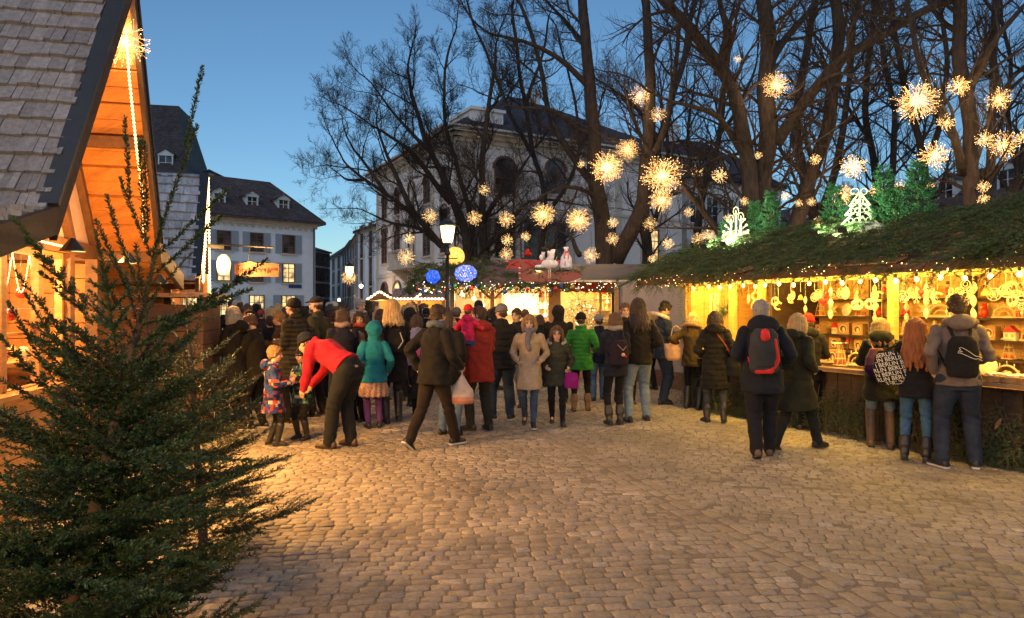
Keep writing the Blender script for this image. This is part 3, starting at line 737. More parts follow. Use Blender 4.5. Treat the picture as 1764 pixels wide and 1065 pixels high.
def chalet(A, B, ze, za, back, kw, kd, over, label, shm, prow=.1, seed=1, front=True, interior=True, rowh=.165):
    A = V(A[0], A[1], 0); B = V(B[0], B[1], 0); u = (B - A).normalized(); W = (B - A).length; n = V(u.y, -u.x, 0)
    if n.x < 0: n = -n
    M0 = (A + B) / 2; hw = W / 2
    t = thing('gabled_stall', label, 'market stall', M0 - n * (back / 2))
    def q(a, z, d=0): return M0 + u * a + n * d + V(0, 0, z)
    for sg, nm in ((-1, 'near'), (1, 'far')):
        e = sg * hw; ek = sg * (hw + kw)
        # boarding under the shakes
        sof = MB(); th = .03
        nb = 17
        p0, p1 = q(e, ze, 0), q(0, za, prow)
        for k in range(nb):
            f0, f1 = k / nb, (k + 1) / nb - .006
            d0 = prow * f0; d1 = prow * f1
            a0, z0, a1, z1 = e * (1 - f0), ze + (za - ze) * f0, e * (1 - f1), ze + (za - ze) * f1
            dz = -.012 if k % 2 else 0
            sof.slab([q(a0, z0, d0), q(a0, z0, -back), q(a1, z1, -back), q(a1, z1, d1)], V(0, 0, -.03) + V(0, 0, dz) - u * sg * .02)
        for k in range(5):
            f0, f1 = k / 5, (k + 1) / 5 - .01
            sof.slab([q(ek + (e - ek) * f0, ze - kd + kd * f0), q(ek + (e - ek) * f0, ze - kd + kd * f0, -back), q(ek + (e - ek) * f1, ze - kd + kd * f1, -back), q(ek + (e - ek) * f1, ze - kd + kd * f1)], V(0, 0, -.03))
        sof.build('soffit_boards', M_board, t)
        O = q(e, ze + .01, -back); Aa = n * back; U = q(0, za + .01, -back) - O
        shakes('roof_shakes', O, Aa, U, shm, t, rowh, seed=seed + sg)
        O = q(ek, ze - kd + .01, -back); U = q(e, ze + .01, -back) - O
        shakes('roof_shakes', O, Aa, U, shm, t, rowh, seed=seed + 3 + sg)
        # barge board
        bb = MB()
        dd = .045
        def bl(a0, z0, d0, a1, z1, d1, h=.15):
            bb.slab([q(a0, z0 + .05, d0), q(a1, z1 + .05, d1), q(a1, z1 - h, d1), q(a0, z0 - h, d0)], n * dd)
        bl(e, ze, .0, 0, za, prow, .17); bl(ek, ze - kd, .0, e, ze, .0, .13)
        bb.build('barge_board', M_beam, t)
        mt = MB(); mt.slab([q(e, ze + .055, -.06), q(0, za + .055, prow - .06), q(0, za + .055, prow + .06), q(e, ze + .055, .06)], V(0, 0, .02) + u * sg * .02); mt.build('edge_flashing', M_dkmetal, t)
        # purlins under the overhang
        for f in (0.0, .46):
            a = e * (1 - f) - sg * .06; z = ze + (za - ze) * f - .09
            m = MB(); m.beam(q(a, z, -back), q(a, z, -.02 + prow * f), .07, .1); m.build('purlin', M_beam2, t)
    # gable wall set back
    wl = MB(); wl.slab([q(-hw + .02, ze - .02, -over), q(hw - .02, ze - .02, -over), q(0, za - .12, -over)], -n * .05); wl.build('gable_panel', M_plpink, t)
    fr = MB(); o_ = -over + .03
    fr.beam(q(-hw, ze - .06, o_), q(hw, ze - .06, o_), .1, .13)
    fr.beam(q(0, ze, o_), q(0, za - .2, o_), .09, .09); fr.beam(q(-hw * .5, ze, o_), q(-.05, ze + (za - ze) * .5, o_), .075, .08); fr.beam(q(hw * .5, ze, o_), q(.05, ze + (za - ze) * .5, o_), .075, .08)
    fr.beam(q(-hw * .98, ze, o_), q(0, za - .15, o_), .075, .12); fr.beam(q(hw * .98, ze, o_), q(0, za - .15, o_), .075, .12)
    fr.build('gable_frame', M_beam2, t)
    for a in (-hw + .08, hw - .08, hw * .42):
        p = MB(); p.box(q(a, (ze - .12) / 2, o_), (.11, .11, ze - .12), frame3(u, n, V(0, 0, 1))); p.build('post', M_beam2, t)
    lw = MB(); Rm = frame3(u, n, V(0, 0, 1))
    for k in range(6): lw.box(q(0, .08 + k * .165, -over), (W - .3, .05, .155), Rm)
    lw.build('counter_boards', M_pine, t)
    # back and side walls
    sw = MB()
    for k in range(14): sw.box(q(hw * .98, .08 + k * .15, -over - (back - over) / 2), (.04, back - over, .142), Rm); sw.box(q(-hw * .98, .08 + k * .15, -over - (back - over) / 2), (.04, back - over, .142), Rm); sw.box(q(0, .08 + k * .15, -back + .1), (W - .1, .04, .142), Rm)
    sw.build('side_boards', M_board, t)
    return t, q, u, n, hw

c1, q1, u1, n1, hw1 = chalet((-3.05, 4.5), (-3.69, 7.1), 2.27, 4.5, 3.2, 1.0, .27, .6, 'near gabled wooden stall with weathered shake roof, orange-lit soffit and rope light', M_shake)
# shop window of the near stall
w1 = MB(); Rm1 = frame3(u1, n1, V(0, 0, 1))
for a0, a1 in ((-1.24, -.62), (-.58, .02), (.06, .5)):
    for z in (1.0, 2.12): w1.box(q1((a0 + a1) / 2, z, -.6), (a1 - a0, .06, .06), Rm1)
    for a in (a0, a1): w1.box(q1(a, 1.56, -.6), (.05, .06, 1.06), Rm1)
w1.box(q1(-.35, 1.0, -.55), (2.0, .2, .035), Rm1)
w1.build('window_frame', M_pine, c1)
bk = MB(); bk.box(q1(-.3, 1.5, -1.25), (2.2, .03, 1.6), Rm1); bk.box(q1(-.3, 1.2, -.95), (2.2, .5, .03), Rm1); bk.box(q1(-.3, 1.42, -1.1), (2.2, .25, .025), Rm1)
bk.build('display_shelf', M_pine, c1)
for i in range(11):
    m = MB(); a = -1.1 + i * .17; m.ell(q1(a, 1.27, -.95 + .08 * (i % 3)), (.05, .05, .06), None, 10, 8); m.lathe(q1(a, 1.22, -.95 + .08 * (i % 3)), [(.04, 0), (.035, .01), (.01, .02)], 8)
    m.build('display_figure', mat('figure_%d' % (i % 3), ((.5, .3, .12), (.45, .1, .06), (.55, .45, .3))[i % 3], .5), c1, True)
ropelight([q1(.18, 4.25, .02), q1(.28, 3.7, .03), q1(.55, 3.1, .02), q1(.75, 2.7, .02), q1(.86, 2.3, .0)], c1, .014)
ropelight([q1(-1.28, 2.15, -.5), q1(-.9, 2.27, -.52), q1(-.3, 2.2, -.52), q1(.4, 2.2, -.52)], c1, .011)
for k in range(5):
    a = -1.1 + k * .3; pts = [q1(a + .3 * j / 8, 2.1 - .32 * math.sin(PI * j / 8), -.68) for j in range(9)]; ropelight(pts, c1, .006, 'bead_garland', M_rope, .03)
M_redball = mat('bauble_red', (.5, .03, .02), .18, .1, 4, 0, clear=.6); M_goldball = mat('bauble_gold', (.7, .4, .1), .2, .1, 4, 0, metal=.6); M_bluball = mat('bauble_blue', (.02, .06, .4), .18, .1, 4, 0, clear=.6)
k = 0
for a, z, mt_, r in ((-.95, 1.83, M_redball, .05), (-.8, 1.72, M_redball, .055), (-.62, 1.86, M_goldball, .05), (-.5, 1.62, M_goldball, .055), (-.35, 1.7, M_redball, .055), (-.15, 1.6, M_redball, .05), (-1.05, 1.6, M_goldball, .05), (.05, 1.78, M_redball, .045)):
    m = MB(); m.ell(V(0, 0, 0), r, None, 14, 10); o = m.build('bauble', mt_, None, True); o.location = q1(a, z, -.72); k += 1
    tag(o, ('red', 'gold')[mt_ is M_goldball] + ' bauble hanging in the near stall window, number %d from the left edge' % k, 'bauble', 'baubles in the near stall window')
    m = MB(); m.tube([V(0, 0, r), V(0, 0, 2.1 - z)], .0025, 4); m.build('thread', M_dkmetal, o)
plight('window_lamp', q1(-.75, 2.0, -.95), 90, WARM, .05, c1); plight('window_lamp', q1(.1, 2.0, -.95), 80, WARM, .05, c1)
plight('gable_lamp', q1(-.1, 2.75, -.42), 30, (1, .42, .09), .05, c1)
plight('gable_lamp', q1(.25, 2.1, -.1), 38, (1, .42, .09), .05, c1)
for a, e in ((-1.0, 240), (.3, 310), (1.35, 300)):  # spots under the eave, added to throw golden light on the paving
    p = q1(a, 2.06 if abs(a) < 1.2 else 1.92, .02); m = MB(); m.lathe(p, [(.015, .09), (.03, .07), (.085, .0), (.08, -.004)], 12); m.build('lamp_shade', M_dkmetal, c1)
    plight('shaded_lamp', p + V(0, 0, -.03), e, (1, .50, .12), .05, c1, math.radians(150), n1 * .75 + V(0, 0, -.62), .5)
fix(c1)
star(q1(.12, 3.96, .03), .24, 'starburst light of fine wires in the peak of the near gabled stall', 16)

c2, q2, u2, n2, hw2 = chalet((-4.25, 9.2), (-5.0, 11.1), 2.05, 3.6, 3.2, .3, .05, .4, 'second gabled stall with pale shake roof and rope-lit edge behind the cut spruce', M_shakel, .05, 9)
ropelight([q2(-hw2, 2.0, .08), q2(-hw2 * .5, 2.75, .09), q2(0, 3.62, .1), q2(hw2 * .5, 2.8, .09), q2(hw2, 2.0, .08), q2(hw2, 1.75, .08)], c2, .02, 'rope_light', M_ropew, .06)
m = MB(); a = q2(-.2, 2.55, .02); m.beam(q2(-.2, 2.62, -.5), a + n2 * .3, .05, .05); m.build('lamp_bracket', M_dkmetal, c2)
lm = MB(); lp = q2(-.35, 2.28, .32); lm.lathe(lp, [(.03, .16), (.07, .12), (.10, .04), (.085, -.08), (.04, -.14)], 14); lm.build('lamp_globe', emis('lamp_globe_hot', (1, .74, .34), 1.3), c2, True)
plight('lamp', lp + V(.0, -.16, -.0), 170, (1, .50, .15), .08, c2)
m = MB(); m.box(q2(-.6, 1.75, .1), (.5, .06, .75), frame3(u2, n2, V(0, 0, 1))); m.build('lit_panel', mat('panel_cream', (.6, .42, .22), .7, .1, 4), c2)
plight('inside_lamp', q2(.2, 1.9, -.8), 30, WARM, .06, c2)
fix(c2)
# wooden counter hut in front of it
t = thing('counter_hut', 'brown boarded counter hut at the right of the second gabled stall', 'hut', (-4.1, 8.9, 0)); m = MB()
Rm = Rz(.15)
for k in range(10): m.box(V(-4.3, 8.95, .09 + k * .17), (.7, .8, .162), Rm)
m.build('boards', M_beam2, t); m = MB(); m.box(V(-4.3, 8.95, 1.82), (.85, .95, .05), Rm); m.build('top_board', M_pine, t); fix(t)
# hanging board on its pole
t = thing('hanging_sign', 'wavy-topped orange wooden board hanging on two cords from a pole', 'sign', P(442, 464, 10.2))
m = MB(); a, b = P(340, 421, 10.4), P(472, 427, 10.2); m.tube([a, a.lerp(b, .5) + V(0, 0, .01), b], .016, 8); m.build('pole', M_dkmetal, t)
m = MB()
for x0, x1 in ((431, 427), (458, 461)): m.tube([P(x0, 426, 10.2), P(x1, 454, 10.2)], .005, 5)
m.build('cords', M_dkmetal, t)
top = [(404, 455), (412, 453.5), (420, 453), (426, 451.5), (431, 450), (437, 452), (444, 453.5), (452, 452.5), (462, 453.8), (472, 453.5), (480, 455)]
pts = [P(x, y, 10.17) for x, y in top] + [P(480.5, 466, 10.17), P(479.5, 477, 10.17), P(455, 476.5, 10.17), (P(430, 477, 10.17)), P(405, 476, 10.17), P(403.5, 466, 10.17)]
m = MB(); m.slab(pts, V(0, .05, 0)); m.build('board', wood('sign_board', (.22, .085, .02), (3, 1, 14), 4, .5, .35), t)
m = MB(); rr = random.Random(4)
for k in range(26):
    x = 410 + k * 2.6 + rr.random(); y = 461 + rr.random() * 3; a = P(x, y, 10.165); b = P(x + rr.uniform(-1, 1.6), y + rr.uniform(3, 8), 10.165); m.beam(a, b, .006, .008)
m.build('worn_carving', M_beam2, t)
fix(t)
# ---------- needles, boughs, spruces ----------
def unit(a): return a / np.maximum(np.linalg.norm(a, axis=-1, keepdims=True), 1e-9)
def needle_mat(name, c0, c1, rough=.55):
    if name in _M: return _M[name]
    t = NT(name); at = t.n('ShaderNodeAttribute', attribute_name='rv'); cr = t.n('ShaderNodeValToRGB')
    cr.color_ramp.elements[0].color = (*srgb(c0), 1); cr.color_ramp.elements[1].color = (*srgb(c1), 1)
    t.l(at.outputs['Fac'], cr.inputs[0]); b = t.n('ShaderNodeBsdfPrincipled', i_Roughness=rough); t.l(cr.outputs[0], b.inputs['Base Color'])
    t.surf(b.outputs[0]); _M[name] = t.m; return t.m
M_needle = needle_mat('needles_spruce', (.012, .032, .009), (.045, .095, .022))
M_needle2 = needle_mat('needles_bough', (.022, .055, .014), (.075, .15, .035))
M_needle3 = needle_mat('needles_thuja', (.025, .13, .06), (.08, .32, .13))
M_bark = mat('bark_spruce', (.10, .06, .035), .9, .4, 30, .5)
M_twigb = mat('twig_brown', (.075, .045, .025), .85, .3, 30, .3)
def needles(P0, D, L, spacing=.006, nl=.018, nw=.0016, ang=50, flat=.0, seed=1, taper=.5, stem=.0025, mats=None, dens=None):
    """P0,D,L: twig starts, unit directions, lengths. returns verts, quads, rv, material index (0 needles, 1 stems)"""
    rg = np.random.RandomState(seed); n = len(P0); P0 = np.asarray(P0, float); D = unit(np.asarray(D, float)); L = np.asarray(L, float)
    cnt = np.maximum((L / spacing).astype(int), 3); idx = np.repeat(np.arange(n), cnt); N = len(idx)
    start = np.concatenate([[0], np.cumsum(cnt)[:-1]]); k = np.arange(N) - start[idx]; t = (k + rg.rand(N)) / cnt[idx]
    ref = np.where(np.abs(D[:, 2:3]) < .9, np.array([[0, 0, 1.]]), np.array([[1., 0, 0]]))
    S_ = unit(np.cross(D, ref)); U_ = np.cross(S_, D)
    phi = rg.rand(N) * 2 * PI
    if flat > 0: 
        f = rg.rand(N) < flat; phi = np.where(f, np.where(rg.rand(N) < .5, 0, PI) + rg.normal(0, .35, N), phi)
    a = np.radians(ang + rg.normal(0, 9, N)) * (1 - .45 * t ** 3)
    nd = D[idx] * np.cos(a)[:, None] + (S_[idx] * np.cos(phi)[:, None] + U_[idx] * np.sin(phi)[:, None]) * np.sin(a)[:, None]
    base = P0[idx] + D[idx] * (L[idx] * t)[:, None]
    nl_ = nl * rg.uniform(.75, 1.15, N) * (1 - taper * np.clip(t - .75, 0, 1) * 2)
    tip = base + nd * nl_[:, None]; mid = base + nd * (nl_ * .55)[:, None]
    wv = unit(np.cross(nd, rg.normal(size=(N, 3)))) * (nw * .5)
    v = np.stack([base, mid - wv, tip, mid + wv], 1).reshape(-1, 3); q = np.arange(4 * N).reshape(N, 4)
    rvn = np.repeat(np.clip(rg.rand(N) * .7 + rg.rand(n)[idx] * .3, 0, 1), 4)
    # stems: three sided
    th = np.array([0, 2 * PI / 3, 4 * PI / 3]); off = (S_[:, None] * np.cos(th)[None, :, None] + U_[:, None] * np.sin(th)[None, :, None])
    s0 = P0[:, None] + off * stem; s1 = (P0 + D * L[:, None])[:, None] + off * stem * .35
    sv = np.concatenate([s0, s1], 1).reshape(-1, 3); b = np.arange(n)[:, None] * 6 + 4 * N
    sq = np.concatenate([b + np.array([[0, 1, 4, 3]]), b + np.array([[1, 2, 5, 4]]), b + np.array([[2, 0, 3, 5]])], 0)
    V_ = np.concatenate([v, sv]); Q = np.concatenate([q, sq]); mi = np.concatenate([np.zeros(N), np.ones(len(sq))])
    return V_, Q, np.concatenate([rvn, np.full(len(sv), .5)]), mi
def needle_obj(name, P0, D, L, mts, parent=None, **k):
    V_, Q, rv, mi = needles(P0, D, L, **k); return link_mesh(name, np_mesh(name, V_, Q, mts, False, mi, rv), parent)

def bough_twigs(p, d, up, L, rg, step=.05, sub=.5, droop=.25, lvl=2, out=None):
    """a flat spruce branch: list of (start, dir, len) twigs with alternating side shoots"""
    if out is None: out = []
    n = max(3, int(L / step)); q = Vector(p); dd = Vector(d).normalized(); side = dd.cross(up).normalized()
    seg = L / n
    for i in range(n):
        f = i / n
        out.append((q.copy(), dd.copy(), seg * 1.05))
        if lvl > 0 and i > 0 and rg.random() < .95:
            for sg in ((-1, 1) if rg.random() < .75 else (rg.choice((-1, 1)),)):
                sl = L * sub * (1 - f * .75) * rg.uniform(.6, 1.05)
                if sl > .03:
                    sd = (dd * rg.uniform(.6, .85) + side * sg * rg.uniform(.6, .85) + up * rg.uniform(-.15, .2)).normalized()
                    if lvl == 1 or sl < .09: out.append((q.copy(), sd, sl))
                    else: bough_twigs(q, sd, up, sl, rg, step * 1.15, .5, droop * .6, lvl - 1, out)
        q = q + dd * seg
        dd = (dd + V(0, 0, -droop * seg) + V(rg.uniform(-1, 1), rg.uniform(-1, 1), rg.uniform(-1, 1)) * .04).normalized()
        side = dd.cross(up).normalized()
    out.append((q.copy(), dd.copy(), seg * 1.3))
    return out
def cut_spruce(name, label, base, top, rbot, nwh, seed, nl=.021, spacing=.0023, bend=None, thin=1.0, group=None, spec=None, nw=.0056, maxrad=1.0):
    rg = random.Random(seed); base = Vector(base); top = Vector(top); t = thing(name, label, 'conifer', base, 0, group)
    H = (top - base).length; ax = lambda f: base.lerp(top, f) + (bend(f) if bend else V(0, 0, 0))
    m = MB(); N = 14
    m.tube([ax(i / N) for i in range(N + 1)], [.042 * H / 2.6 * (1 - i / N) ** .85 + .006 for i in range(N + 1)], 8); m.build('trunk', M_bark, t, True)
    tw = []; br = MB()
    for w_ in range(nwh):
        f = .06 + .88 * (w_ / nwh) ** .92
        nb = rg.choice((5, 6, 7)) if f < .8 else 4; a0 = rg.random() * 6
        for k in range(nb):
            a = a0 + k * 2 * PI / nb + rg.uniform(-.3, .3); ff = f + rg.uniform(-.02, .02)
            if ff > .70 and rg.random() < .45: continue
            L = rbot * (1 - ff) ** .8 * rg.uniform(.8, 1.12) + .10
            el = math.radians(2 + 58 * ff ** 1.3 + rg.uniform(-8, 8))
            d = V(math.cos(a) * math.cos(el), math.sin(a) * math.cos(el), math.sin(el)); up = V(0, 0, 1) if abs(d.z) < .9 else V(math.cos(a), math.sin(a), 0)
            p = ax(max(0, ff))
            # sweep up near the tips
            o = bough_twigs(p, d, up, L, rg, .046, .5 * thin, -.45 * (1 - ff) , (2 if L > .3 else 1) if ff < .72 else 0 if L < .3 else 1); tw += o
    if spec:
        for (p, d, L, lv, dr) in spec: tw += 2 * bough_twigs(p, Vector(d).normalized(), V(0, 0, 1) if abs(Vector(d).normalized().z) < .85 else V(0, -1, 0), L, rg, .06, .42, dr, lv)
    tp = ax(1.0); k = 8
    dirs = (ax(1) - ax(.93)).normalized()
    for i in range(k): tw.append((ax(.93 + .07 * i / k), (ax(.93 + .07 * (i + 1) / k) - ax(.93 + .07 * i / k)).normalized(), H * .07 / k * 1.1))
    P0 = np.array([tuple(a[0]) for a in tw]); D = np.array([tuple(a[1]) for a in tw]); L = np.array([a[2] for a in tw])
    print(name, 'twigs', len(tw), 'len', L.sum())
    needle_obj('crown', P0, D, L, [M_needle, M_twigb], t, spacing=spacing, nl=nl, nw=nw, ang=52, seed=seed, stem=.0034, flat=.25)
    return fix(t)
# foreground cut spruce: leaning trunk, long bare shoots on top
tb = P(70, 1290, 2.65); tb.z = 0; tt = P(268, 440, 2.72)
spec = []
J = P(262, 442, 2.72)
def shoot(x0, y0, x1, y1, Y, lv=0, dr=-.1, dy=0):
    a = P(x0, y0, Y); b = P(x1, y1, Y + dy); spec.append((a, b - a, (b - a).length, lv, dr))
shoot(262, 446, 318, 250, 2.72); shoot(318, 255, 343, 150, 2.72)      # leader
shoot(262, 445, 222, 340, 2.70); shoot(224, 345, 218, 245, 2.68); shoot(252, 420, 236, 280, 2.6, dy=-.1); shoot(255, 400, 252, 282, 2.85)
shoot(268, 440, 372, 350, 2.75, 0); shoot(268, 470, 356, 395, 2.6, 0); shoot(230, 520, 182, 415, 2.7); shoot(240, 500, 192, 372, 2.6)
shoot(245, 560, 398, 520, 2.5, 1); shoot(230, 600, 436, 475, 2.55, 1, -.02); shoot(160, 560, 50, 405, 2.5, 1); shoot(130, 600, 55, 500, 2.6, 1)
shoot(100, 690, 10, 590, 2.5, 1); shoot(90, 650, 37, 560, 2.6, 1); shoot(125, 640, 66, 540, 2.45, 1); shoot(200, 600, 178, 440, 2.5, 1)
shoot(260, 880, 405, 830, 2.3, 1, -.1); shoot(230, 890, 380, 872, 2.35, 1, .05); shoot(220, 800, 370, 735, 2.45, 2, -.05); shoot(180, 930, 330, 960, 2.2, 2, .1)
shoot(130, 1000, 265, 1020, 2.1, 2, .1); shoot(200, 780, 390, 790, 2.3, 2, -.1)
cut_spruce('cut_spruce', 'large dark cut spruce in the left foreground with bare upright leader', tb, tt, .68, 20, 11, spec=spec, nl=.020)
pb = P(352, 840, 4.6); pb.z = 0
cut_spruce('cut_spruce', 'smaller greener cut spruce standing behind the large one near the queue', pb, pb + V(-.12, 0, 1.72), .62, 13, 21, nw=.005, spacing=.0034)
# ---------- main goods stall on the right ----------
SF = Fac((2.98, 11.7), (6.46, 4.6)); RZ = math.atan2(SF.u.y, SF.u.x)
st = thing('goods_stall', 'long market stall roofed with spruce boughs, glowing yellow with wooden goods', 'market stall', SF.p(4, 0, -1))
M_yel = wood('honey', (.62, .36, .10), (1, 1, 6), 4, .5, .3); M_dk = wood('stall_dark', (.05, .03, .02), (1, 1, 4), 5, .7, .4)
def sbox(nm, mt, L_, parent=None):
    m = MB()
    for a in L_: SF.box(m, *a)
    return m.build(nm, mt, parent or st)
L = SF.L
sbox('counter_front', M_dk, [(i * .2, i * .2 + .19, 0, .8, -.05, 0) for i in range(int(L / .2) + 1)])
sbox('counter_top', wood('counter_top', (.13, .075, .04), (1, 1, 1)), [(0, L, .82, .86, -.7, .03)])
sbox('front_ledge', wood('ledge', (.22, .14, .09), (1, 1, 1)), [(.02, L, .845, .885, .035, .26)])
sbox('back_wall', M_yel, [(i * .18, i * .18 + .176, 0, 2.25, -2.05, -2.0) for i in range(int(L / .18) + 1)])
sbox('end_wall', M_yel, [(-.04, 0, .04, 2.25, -2.0 + i * .2, -1.81 + i * .2) for i in range(10)])
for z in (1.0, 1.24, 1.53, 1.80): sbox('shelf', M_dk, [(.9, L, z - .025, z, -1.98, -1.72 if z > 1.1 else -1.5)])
for s_ in (.06, 1.02, SF.s_at(1306), SF.s_at(1487) + .35, 6.6): sbox('post', M_yel, [(s_ - .045, s_ + .045, .887, 2.2, -.12, -.03)])
for s_ in (2.2, 3.6, 5.0, 6.4): sbox('shelf_upright', M_dk, [(s_ - .02, s_ + .02, .9, 2.1, -1.99, -1.72)])
sbox('front_beam', M_yel, [(-.3, L, 2.03, 2.12, -.1, .0)])
sbox('partition', M_dk, [(1.0, 1.05, .86, 2.1, -2.0, -.9)])
# cupboard-like display case with glass on the counter
g = MB(); SF.box(g, 2.75, 4.9, .862, .885, -.6, -.02); g.build('display_tray', M_dk, st)
# roof
ze, zr, de, dr, db = 2.14, 2.78, .62, -1.25, -2.6; s0, s1 = -.5, L + .3
rf = MB()
for k in range(9):
    f0, f1 = k / 9, (k + 1) / 9 - .01
    rf.slab([SF.p(s0, ze + (zr - ze) * f0, de + (dr - de) * f0), SF.p(s1, ze + (zr - ze) * f0, de + (dr - de) * f0), SF.p(s1, ze + (zr - ze) * f1, de + (dr - de) * f1), SF.p(s0, ze + (zr - ze) * f1, de + (dr - de) * f1)], V(0, 0, -.03))
rf.slab([SF.p(s0, zr, dr), SF.p(s1, zr, dr), SF.p(s1, ze, db), SF.p(s0, ze, db)], V(0, 0, -.03))
SF.box(rf, s0, s1, ze - .09, ze + .01, de, de + .03)
rf.build('roof', M_beam2, st)
gm = MB(); gm.slab([SF.p(-.02, ze - .02, 0), SF.p(-.02, zr - .08, dr), SF.p(-.02, ze - .02, -2.0)], SF.u * -.04); gm.build('gable', M_beam2, st)
for i in range(7):
    a = s0 + .4 + i * 1.15; q = MB(); q.slab([SF.p(a, ze + .02, de + .02), SF.p(a + .9, ze + .02, de + .02), SF.p(a + .88, ze + .09, de - .22), SF.p(a + .03, ze + .09, de - .22)], V(0, 0, .015)); q.build('eave_board', M_pine if i % 2 else M_beam2, st)
# spruce boughs on the roof, hanging over eave and gable, and on the counter front
rg = random.Random(12); tw = []
def rp(s_, f):  # point on front slope
    return SF.p(s_, ze + (zr - ze) * f + .03, de + (dr - de) * f)
sl = (rp(0, 0) - rp(0, 1)).normalized(); nr = SF.u.cross(-sl).normalized(); nr = nr if nr.z > 0 else -nr
for i in range(900):
    s_ = rg.uniform(s0, s1); f = rg.random() ** (.9 if i < 560 else 2.2)
    thick = .03 + .11 * (.5 + .5 * math.sin(s_ * 2.3 + f * 4)) * rg.random() + .1 * f
    if f < .1 and math.sin(s_ * 3.1 + 1) > .35: continue
    d = (sl * rg.uniform(.5, 1) + SF.u * rg.uniform(-.8, .8) + nr * rg.uniform(.0, .38)).normalized()
    tw += bough_twigs(rp(s_, f) + nr * thick, d, nr, rg.uniform(.35, .7), rg, .085, .45, .9, 1)
for i in range(200):  # ridge and back
    s_ = rg.uniform(s0, s1); a = rg.uniform(-1, 1)
    tw += bough_twigs(SF.p(s_, zr + rg.uniform(.02, .14), dr + rg.uniform(-.3, .15)), (SF.u * a + V(0, 0, rg.uniform(-.2, .25)) + SF.n * rg.uniform(-.5, .6)).normalized(), V(0, 0, 1), rg.uniform(.3, .5), rg, .07, .5, .4, 1)
for i in range(90):  # left end drape
    f = rg.random(); p = rp(s0 + rg.uniform(-.1, .12), f) + nr * rg.uniform(0, .12)
    tw += bough_twigs(p, (V(0, 0, rg.uniform(-.9, -.1)) - SF.u * rg.uniform(.1, .6) + SF.n * rg.uniform(-.3, .5)).normalized(), V(0, 0, 1), rg.uniform(.2, .38), rg, .06, .5, .6, 1)
P0 = np.array([tuple(a[0]) for a in tw]); D = np.array([tuple(a[1]) for a in tw]); Ls = np.array([a[2] for a in tw])
o = needle_obj('spruce_boughs', P0, D, Ls, [M_needle2, M_twigb], None, spacing=.0058, nl=.028, nw=.0075, ang=50, seed=4, stem=.003, flat=.5)
tag(o, 'thick layer of cut spruce boughs covering the long stall roof', 'boughs', None, 'stuff')
tw = []
for i in range(300):  # fringe under the eave
    s_ = rg.uniform(s0, s1); tw += bough_twigs(SF.p(s_, ze - rg.uniform(0, .06), de - .02 + rg.uniform(-.04, .04)), (SF.u * rg.uniform(-1, 1) + V(0, 0, rg.uniform(-.5, -.05)) + SF.n * rg.uniform(-.1, .3)).normalized(), V(0, 0, 1), rg.uniform(.14, .3), rg, .05, .4, .5, 1)
P0 = np.array([tuple(a[0]) for a in tw]); D = np.array([tuple(a[1]) for a in tw]); Ls = np.array([a[2] for a in tw])
needle_obj('eave_garland', P0, D, Ls, [M_needle2, M_twigb], st, spacing=.005, nl=.02, nw=.005, ang=55, seed=5, stem=.002)
tw = []; m = MB()
for i in range(300):
    s_ = rg.uniform(0.1, L); z = rg.uniform(.3, .72) if i % 3 else rg.uniform(.1, .4)
    p = SF.p(s_, z, .04 + rg.uniform(0, .1)); d = (SF.u * rg.uniform(-.8, .8) + V(0, 0, rg.uniform(-1, -.3)) + SF.n * rg.uniform(.0, .28)).normalized()
    tw += [x for x in bough_twigs(p, d, SF.n, rg.uniform(.35, .6), rg, .06, .5, .15, 1) if x[0].z > .02]
for i in range(26):
    s_ = rg.uniform(.3, L); a = SF.p(s_, rg.uniform(.02, .1), .16); b = SF.p(s_ + rg.uniform(-.5, .5), rg.uniform(.6, .82), .08); m = MB(); m.tube([a, a.lerp(b, .5) + SF.n * .03, b], [.009, .007, .003], 5); m.build('stick', M_twigb, st)
P0 = np.array([tuple(a[0]) for a in tw]); D = np.array([tuple(a[1]) for a in tw]); Ls = np.array([a[2] for a in tw])
o = needle_obj('spruce_skirt', P0, D, Ls, [M_needle2, M_twigb], None, spacing=.0062, nl=.024, nw=.0052, ang=48, seed=6, stem=.003, flat=.5)
tag(o, 'cut spruce branches leaning against the dark counter front of the long stall', 'boughs', None, 'stuff')
# pine cones in the skirt
for i in range(7):
    c = MB(); R = frame3(V(1, 0, 0), V(0, 1, 0), V(0, 0, 1)) @ Matrix.Rotation(rg.uniform(-.6, .6), 3, 'Y')
    for k in range(7): c.lathe((0, 0, 0), [(.008 + .017 * math.sin(PI * (k + .3) / 7.4), -.06 + k * .018), (.002 + .014 * math.sin(PI * (k + .6) / 7.4), -.045 + k * .018)], 8, R)
    o = c.build('spruce_cone', mat('cone_brown', (.26, .13, .07), .7, .3, 20, .3)); o.location = SF.p(5.0 + i * .33 + rg.random() * .1, rg.uniform(.28, .6), .19)
    tag(o, 'brown spruce cone caught in the branches below the counter, number %d from the left' % (i + 1), 'cone', 'cones in the spruce skirt')
